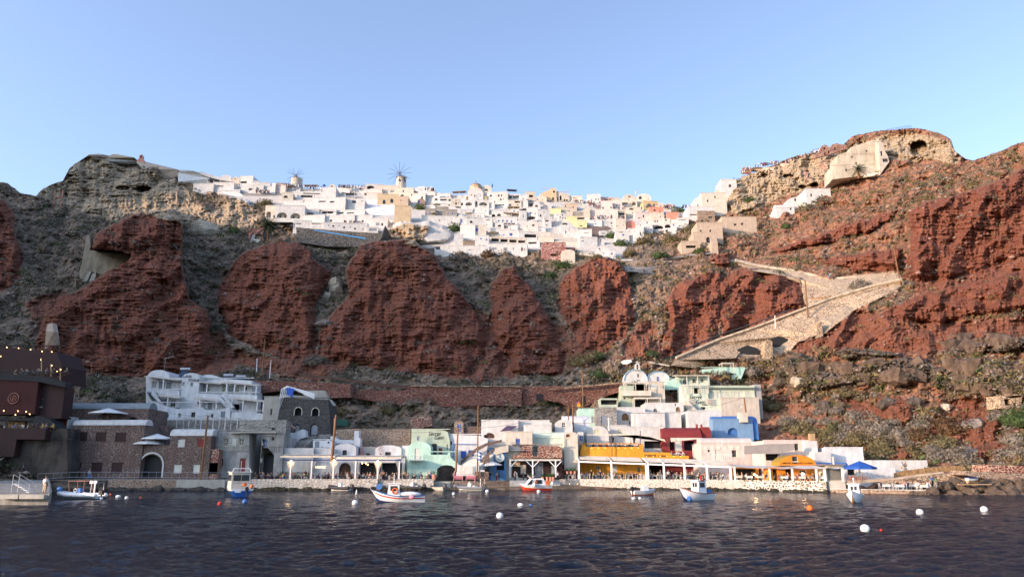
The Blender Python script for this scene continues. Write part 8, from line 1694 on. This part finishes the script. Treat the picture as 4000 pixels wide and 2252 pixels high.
def seating(pxs,Yf,z,style,where,seed,occ=.9,cloth=False):
    rs=random.Random(seed);wood={'wood':'dark wooden','white':'white','orange':'orange'}[style];col={'wood':'chairwood','white':'chairwhite','orange':'chairorange'}[style]
    for i,px in enumerate(sorted(pxs)):
        Y=Yf(px)+(rs.choice([0,.15,.3])if i % 2 else 2.1);a=at(px,1860,Y);a.z=z;o_=OR[i];w_='at the '+o_+' table from the left '+where
        put('table',col if not cloth else 'chairwhite',a,0,wood+' table, the '+o_+' from the left '+where,'table','tables '+where)
        if cloth:put('tablecloth','tablecloth',a+Vector((0,0,.004)),0,'white cloth on the '+o_+' table from the left '+where,'tablecloth','tablecloths '+where)
        for s,sd in((-1,'left'),(1,'right')):
            b=a+Vector((s*.72,rs.uniform(-.15,.15),0));yw_=0 if s<0 else pi;put('chair',col,b,yw_,wood+' chair, '+sd+' side, '+o_+' table from the left '+where,'chair','chairs '+where)
            if rs.random()<occ:
                tp=rs.choice(TOPS);person(b+Vector((0,0,0)),yw_+rs.uniform(-.25,.25),rs.choice(['sit','sit','lean']),tp,rs.choice(LOWS),'diner in '+tp+', '+sd+' side, '+o_+' table from the left '+where,'diners '+where)
        if rs.random()<occ*.6:
            b=a+Vector((rs.uniform(-.1,.1),.72,0));tp=rs.choice(TOPS);put('chair',col,b,-pi/2,wood+' chair behind the '+o_+' table from the left '+where,'chair','chairs '+where);person(b,-pi/2,'sit',tp,rs.choice(LOWS),'diner in '+tp+' facing the sea, '+o_+' table from the left '+where,'diners '+where)
wc=lambda L:[1060+x/3.903 for x in L]
seating(wc([-190,-90,40,225,340,470,560,760,860,1030,1120,1215,1340,1450,1560,1700,1800,1900,2010,2120,2230,2330,2420]),lambda px:Q(px)+1.3,ZQ,'wood','under the white curtains',21,.85)
seating([2205+i*23.4 for i in range(28)],lambda px:Q(px)+1.0,ZQ,'white','under the yellow tavern',22,.95)
seating([2885,2925,2968,3010,3030,3062,3095,3130,3165,3200,3222],lambda px:Q(px)+1.0,ZQ,'wood','under the right tavern',23,.9,True)
seating([3455,3508,3560,3600,3640,3700],lambda px:float(np.interp(px,[3430,3620,3720],[114.6,111.8,112.5])),.5,'white','on the lower quay',24,.95,True)
seating([2310,2335,2362,2385,2410,2436,2460,2480],lambda px:146.2,at(2390,1744,146.5).z-.55,'wood','on the yellow roof terrace',25,.9)
seating([2540,2585,2640,2660],lambda px:146.4,at(2600,1775,146.5).z-.6,'white','above the tavern name',26,.8)
seating([10,30,55,80,105,135,165,190],lambda px:132.4,at(90,1455,132.5).z-.5,'wood','on the upper red terrace',27,.8)
seating([5,45,95,125,150,165],lambda px:129.6,at(90,1671,129.8).z-.5,'wood','on the lower red terrace',28,.8)
seating([3310,3340,3365],lambda px:117.5,1.62,'orange','under the blue parasol',29,0);seating([3425,3450,3475],lambda px:119.5,1.7,'white','beside the reed fence',30,0)
for i,(fr,x,y,Y,z,yaw,pose,tp,lo,lb)in enumerate([
 (Z1,355,1300,79.2,1.1,1.4,'stand','white','beige','man in white standing on the left pier with his back turned'),(Z1,718,1172,130.4,1.75,0,'walk','white','blue','person in white walking along the promenade past the maroon windows'),(WC,515,480,136.5,ZQ,-1.5,'stand','black','black','person in black standing at the serving hatch'),(WC,1700,480,133.5,ZQ,-1.2,'stand','pink','navy','woman in pink standing under the white curtains'),
 (WC,2418,480,134.5,ZQ,-1.,'stand','white','blue','waiter in white standing beside the potted bush near the mint arch'),(WC,2025,480,135.6,ZQ,-2,'stand','beige','black','woman in beige standing left of the mint house wall'),(Z3,438,1168,138,1.36,-.5,'stand','grey','black','person in grey beside the white easel at the dark red shop'),(Z3,505,1165,139.2,1.36,0,'stand','black','black','man in black pointing under the white timber porch'),
 (Z3,555,1160,139.4,1.36,2.6,'lean','white','navy','seated person in white under the white timber porch'),(Z3,592,1165,139.8,1.36,-1.6,'stand','navy','grey','person in navy standing by the middle porch post'),(Z3,785,1140,140.5,1.36,-1.6,'stand','white','black','person in white behind the flower pots right of the porch'),(Z3,238,1150,138.5,1.36,-1,'stand','navy','blue','person in navy at the blue shop under the white parasols'),
 (Z3,290,1150,138.8,1.36,.5,'stand','white','red','person in white and red at the blue shop'),(Z3,310,1150,139.5,1.36,3,'stand','grey','navy','person in grey right of the white parasols'),(Z2,2115,1090,135.6,1.36,-1,'stand','pink','navy','girl in pink at the mint arch by the pink benches'),
 (Z4,245,1150,140.5,ZQ,-1,'stand','black','black','first waiter in black on the left of the yellow tavern'),(Z4,325,1150,140,ZQ,-2,'stand','black','black','second waiter in black on the left of the yellow tavern'),(Z4,760,1160,137.5,ZQ,-1.2,'stand','navy','black','man in navy standing right of the fourth pergola post'),(Z4,850,1160,137.5,ZQ,-1.2,'stand','grey','grey','person in grey standing left of the fifth pergola post'),
 (Z4,918,1165,134.9,ZQ,-1.8,'stand','white','black','woman in a white top and dark skirt standing under the pergola'),(Z4,948,1165,136.6,ZQ,-1.2,'stand','black','black','waiter in black standing near the clock under the pergola'),(Z4,1078,1165,136,ZQ,-1.5,'stand','beige','grey','person in beige standing right of the sixth pergola post'),(Z4,1180,1165,135.6,ZQ,-1.5,'stand','white','white','waiter in white standing under the right part of the pergola'),
 (Z4,1130,1170,132.9,ZQ,-2,'walk','beige','black','waitress in beige walking under the right part of the pergola'),(Z4,620,860,147.6,0,-1.5,'stand','black','black','waiter in black standing on the yellow roof terrace'),(Z4,432,860,147.8,0,-1.5,'stand','black','black','person in black standing at the terrace pole of the yellow tavern'),(Z5,1332,1040,109.8,.9,-1.2,'stand','blue','black','waiter in light blue standing by the lower quay tables'),
 (Z5,1365,1050,109.2,.7,.5,'walk','green','grey','person in green stepping down beside the lower quay waiter'),(Z5,1090,905,121,0,-1.4,'sit','white','beige','person in white sitting above the reed fence'),(Z5,1115,905,121.2,0,-1.6,'sit','beige','white','person in beige sitting above the reed fence'),(R5,1968,345,surf(*R5.p(1968,345))-5,0,0,'walk','red','black','hiker in red walking on the path under the right crag'),(R5,1088,1085,surf(*R5.p(1088,1085))-3.5,0,.3,'stand','navy','blue','person in navy on the upper zigzag path')]):
    px,py=fr.p(x,y);p=at(px,py,Y)
    if z:p.z=z
    person(p,yaw,pose,tp,lo,lb)
# ================================================================ restaurant fittings
def curtain(x,side,label):
    px=1060+x/3.903;Y=Q(px)+.75;a=at(px,1865,Y);a.z=ZQ;H=3.15;m=MB();n=10;k_=8;vs=[]
    for j in range(n+1):
        f_=j/n;z=H*(1-f_);w=.5*(1-f_*1.5)**2+.13 if f_<.62 else .16+.12*(f_-.62)
        for i in range(k_+1):vs.append((side*w*i/k_,.08*sin(i*2.2),z))
    m.add(vs,[(j*(k_+1)+i,j*(k_+1)+i+1,(j+1)*(k_+1)+i+1,(j+1)*(k_+1)+i)for j in range(n)for i in range(k_)]);o=m.build('curtain',plain('curtaincloth',(.48,.47,.45),.8),None,True);o.location=a+Vector((side*.12,0,0));tag(o,label,'curtain')
cx_=[285,605,940,1278,1618,1945];aw=thing('pergola','long flat white awning frame on curtained posts along the left restaurant','pergola',at(1060+285/3.903,1865,131.8))
aw.location.z=ZQ
for i,x in enumerate(cx_):
    px=1060+x/3.903;p=at(px,1865,Q(px)+.8)-aw.location;m=MB();m.box(p.x-.1,p.x+.1,p.y-.1,p.y+.1,0,3.25);m.build('post','gloss_white',aw)
    if i<5:curtain(x,1,'tied white curtain on the right of the '+OR[i]+' post, left restaurant')
    curtain(x,-1,'tied white curtain on the left of the '+OR[i]+' post, left restaurant')
for x0,x1,zz in((118,955,.35),(985,1970,.15)):
    a=at(1060+x0/3.903,1865,131.9)-aw.location;c=at(1060+x1/3.903,1865,131.9)-aw.location
    m=MB();m.box(a.x,c.x,-.1,.12,3.25+zz*.3,3.42+zz*.3);m.build('beam','navy',aw);m=MB();m.add([(a.x,-.1,3.5+zz),(c.x,-.1,3.5+zz),(c.x,2.8,3.95+zz),(a.x,2.8,3.95+zz),(a.x,-.1,3.8+zz),(c.x,-.1,3.8+zz),(c.x,2.8,4.1+zz),(a.x,2.8,4.1+zz)],[(0,3,2,1),(4,5,6,7),(0,1,5,4),(1,2,6,5),(2,3,7,6),(3,0,4,7)]);m.build('awning','canvas',aw)
    m=MB();m.box(a.x,c.x,-.16,-.11,3.82+zz,3.9+zz);m.build('awning_edge','navy',aw)
def lamp(p,label,r=.14,group=None,mat='bulb',power=0):
    t=thing('wall_lamp',label,'lamp',p,0,group);m=MB();m.sph((0,0,0),r,n=8,m=6);m.build('bulb',mat,t);m=MB();m.box(-.05,.05,.0,.25,r*.9,r*.9+.06);m.build('bracket','rubber',t)
    if power:l=bpy.data.lights.new('lamp_light','POINT');l.energy=power;l.color=(1,.62,.3);l.shadow_soft_size=.2;q=bpy.data.objects.new('lamp_light',l);COL.objects.link(q);q.location=p+Vector((0,-.3,-.25))
for x,y,lb in((300,235,'left'),(955,225,'middle'),(1622,238,'right')):px,py=WC.p(x,y);lamp(at(px,py,Q(px)+.4),lb+' bright lamp on the curtained posts',.17,None,'lampglow',28)
for x,y in((1385,262),(1440,262),(1470,285)):px,py=WC.p(x,y);lamp(at(px,py,134),'warm hanging bulb between the fourth and fifth curtained posts',.14,'hanging bulbs of the curtained restaurant')
for x,y,Y in((55,115,138.8),(150,122,138.8),(247,133,138.8),(340,148,138.8),(418,152,138.8),(330,215,131.5),(418,262,131.2),(490,295,131),(462,310,131.2),(5,188,138.8),(30,628,130.2),(145,630,130.2),(240,655,130),(125,660,130),(212,635,130)):
    lamp(at(*Z1.p(x,y),Y),'small orange lamp strung on the dark red restaurant at the left edge',.085,'lamps on the dark red restaurant','bulb',0)
for x,y0,y1 in((335,330,200),(413,350,250),(487,380,280)):a=at(*Z1.p(x,y0),131.4);c=at(*Z1.p(x,y1),131.4)-a;o=MB().cyl((0,0,0),c,.1,None,6).build('torch_pole','palewood');o.location=a;tag(o,'bamboo torch pole, '+{335:'left',413:'middle',487:'right'}[x]+' one on the red upper terrace','torch pole')
for x,y in[(250+i*58,888)for i in range(8)]+[(725+i*60,962)for i in range(6)]:px,py=Z4.p(x,y);lamp(at(px,py,144.5),'tiny lamp on the ochre wall of the yellow tavern',.05,'lamps on the yellow tavern wall')
for i in range(6):px,py=Z4.p(1240+i*57,885);lamp(at(px,py,141.2),'small lamp in the row on the rosy white house',.09,'lamps on the rosy white house')
for i in range(22):px=2225+i*30;py=np.interp(px,[2200,2900],[1888,1898]);lamp(at(px,py,Q(px)-.75),'small lamp on the whitewashed wall below the yellow tavern',.055,'lamps along the quay wall')
for x,y,r_,p_ in((112,903,.24,60),(280,932,.24,50),(22,938,.16,40),(-110,935,.16,40)):px,py=Z5.p(x,y);lamp(at(px,py,Q(px)+2.2),{112:'slanted bright lamp at the left of the orange wall',280:'round cream glowing lamp in front of the orange wall',22:'warm lamp by the canopy post of the right tavern',-110:'warm lamp deep inside the right tavern'}[x],r_,None,'lampglow',p_)
# roof terrace poles and sails of the yellow tavern
for pts,lb in(([(205,770),(560,765),(880,812),(895,835),(700,775),(440,780),(210,778)],'thin pale shade sail over the yellow roof terrace'),([(935,800),(1215,800),(1215,806),(940,836)],'pale triangular sail in front of the red vaulted house')):slab(Z4,pts,lb,'canvas','shade sail','shade_sail',Y=145.5,th=.1)
for x,y0,y1 in((180,860,740),(425,975,765),(672,860,738),(915,900,795)):a=at(*Z4.p(x,y0),144.5);c=at(*Z4.p(x,y1),144.5)-a;o=MB().cyl((0,0,0),c,.07,None,6).build('sail_mast','charcoal');o.location=a;tag(o,{180:'first',425:'second',672:'third',915:'fourth'}[x]+' mast from the left on the yellow tavern terrace','mast')
parasol(*Z5.p(745,878),117.2,2.35,2.2,'big blue parasol at the right end of the taverns',plain('parasolblue',(.02,.09,.36),.7),pointed=1.0,drop=.3)
for x,y,lb in((252,1062,'white parasol in front of the sky blue shop'),(205,1070,'smaller white parasol left of the one at the blue shop')):parasol(*Z3.p(x,y),138.2,1.9 if x>220 else 1.3,2.2,lb,'gloss_white',pointed=.6)
def bench(x,lb):
    a=at(*Z2.p(x,1118),134.4);a.z=1.36;t=thing('bench',lb,'bench',a);s=.85
    m=MB();m.box(-s,s,-.25,.25,.42,.47);m.build('seat','pinkbench',t);m=MB()
    for z in(.58,.74,.9):m.box(-s,s,.2,.24,z,z+.09)
    m.build('backrest','pinkbench',t)
    for q in(-s+.08,s-.08):m=MB();m.box(q-.04,q+.04,-.22,.28,0,.419);m.build('leg','pinkbench',t)
bench(2150,'left pink bench on the landing');bench(2268,'right pink bench on the landing')
def pot(fr,x,y,Y,z,lb,h=.75,tone='green',r=.28,mat='terracotta'):
    a=at(*fr.p(x,y),Y);a.z=z;t=thing('flower_pot',lb,'plant pot',a);m=MB();m.cyl((0,0,0),(0,0,h),r*.7,r,12);m.build('pot',mat,t);m=MB();rs=random.Random(int(x))
    for i in range(60):d=Vector((rs.gauss(0,r*.6),rs.gauss(0,r*.6),h+abs(rs.gauss(.2,.22 if tone=='green' else .9))));m.add([d,d+Vector((rs.uniform(-.15,.15),rs.uniform(-.1,.1),.16)),d+Vector((rs.uniform(-.15,.15),.1,.02))],[(0,1,2)])
    m.build('plant',plain('pot'+tone,dict(green=(.05,.11,.03),red=(.3,.03,.04))[tone],.8),t)
for i,x in enumerate((592/8.06+2000,960/8.06+2000,1110/8.06+2000,1218/8.06+2000,1298/8.06+2000)):pot(P4,x,1860,138.4,1.36,OR[i]+' terracotta pot from the left in front of the dark red shop')
for i,x in enumerate((2216,2231,2246)):pot(P4,x,1838,143,2.6,OR[i]+' small potted bush on the yellow wall left of the tavern',.5)
for x,y,Y,z,h,tn,lb in((WC.p(2480,0)[0],1865,133,ZQ,1.,'green','tall potted bush at the right end of the curtained restaurant'),(WC.p(150,0)[0],1865,136,ZQ,.8,'green','spiky green potted plant at the left of the serving hatch'),(1413,1770,139,at(1413,1786,139).z,.4,'red','red bougainvillea on the roof left of the recess'),(1486,1770,139,at(1486,1786,139).z,.4,'red','red bougainvillea in front of the right domed house')):pot(P4,x,y,Y,z,lb,h,tn,.45)
def easel(x,lb):a=at(*Z3.p(x,1168),138.6);a.z=1.36;m=MB();m.bar((-.35,0,0),(0,0,1.6),.07);m.bar((.35,0,0),(0,0,1.6),.07);m.bar((0,.5,0),(0,0,1.6),.06);m.box(-.22,.22,-.03,.0,.7,.78);o=m.build('easel','gloss_white');o.location=a;tag(o,lb,'easel')
easel(452,'white wooden easel in front of the dark red shop')
def gangway():
    a=at(*Z1.p(215,1295),80);a.z=1.1;t=thing('gangway','white metal gangway steps with handrails on the left pier','gangway',a);m=MB()
    for i in range(6):m.box(-1.3+i*.3,-.9+i*.3,-.45,.45,i*.0+.9-i*.16,.96-i*.16)
    m.build('steps','gloss_white',t)
    for y in(-.5,.5):m=MB();m.tube([(-1.3,y,0),(-1.3,y,1.9),(.5,y,.9),(.5,y,0)],.03);m.tube([(-1.3,y,1.4),(.5,y,.45)],.025);m.build('handrail','metal',t)
gangway()

for(fr,x0,y0,x1,y1,Yb,lb)in((Z2,1355,1290,1300,1120,131,'thin mooring rope from the blue and white fishing boat to the quay'),(Z2,255,1215,330,1120,130.5,'thin mooring rope from the blue cabin boat to the quay'),(Z3,490,1215,420,1170,138,'thin mooring rope from the red and white boat to the landing'),(Z4,1265,1290,1330,1190,131,'thin mooring rope from the white fishing boat to the tavern quay')):
    px,py=fr.p(x0,y0);a=at(px,py,Yb-(20 if 'blue' in lb else 7));a.z=max(.5,a.z);c=at(*fr.p(x1,y1),Yb);c.z=1.5;n=10;m=MB();m.tube([(c-a)*(i/n)+Vector((0,0,-2.2*(i/n)*(1-i/n)))for i in range(n+1)],.03,4);o=m.build('mooring_rope','canvas');o.location=a;tag(o,lb,'rope')
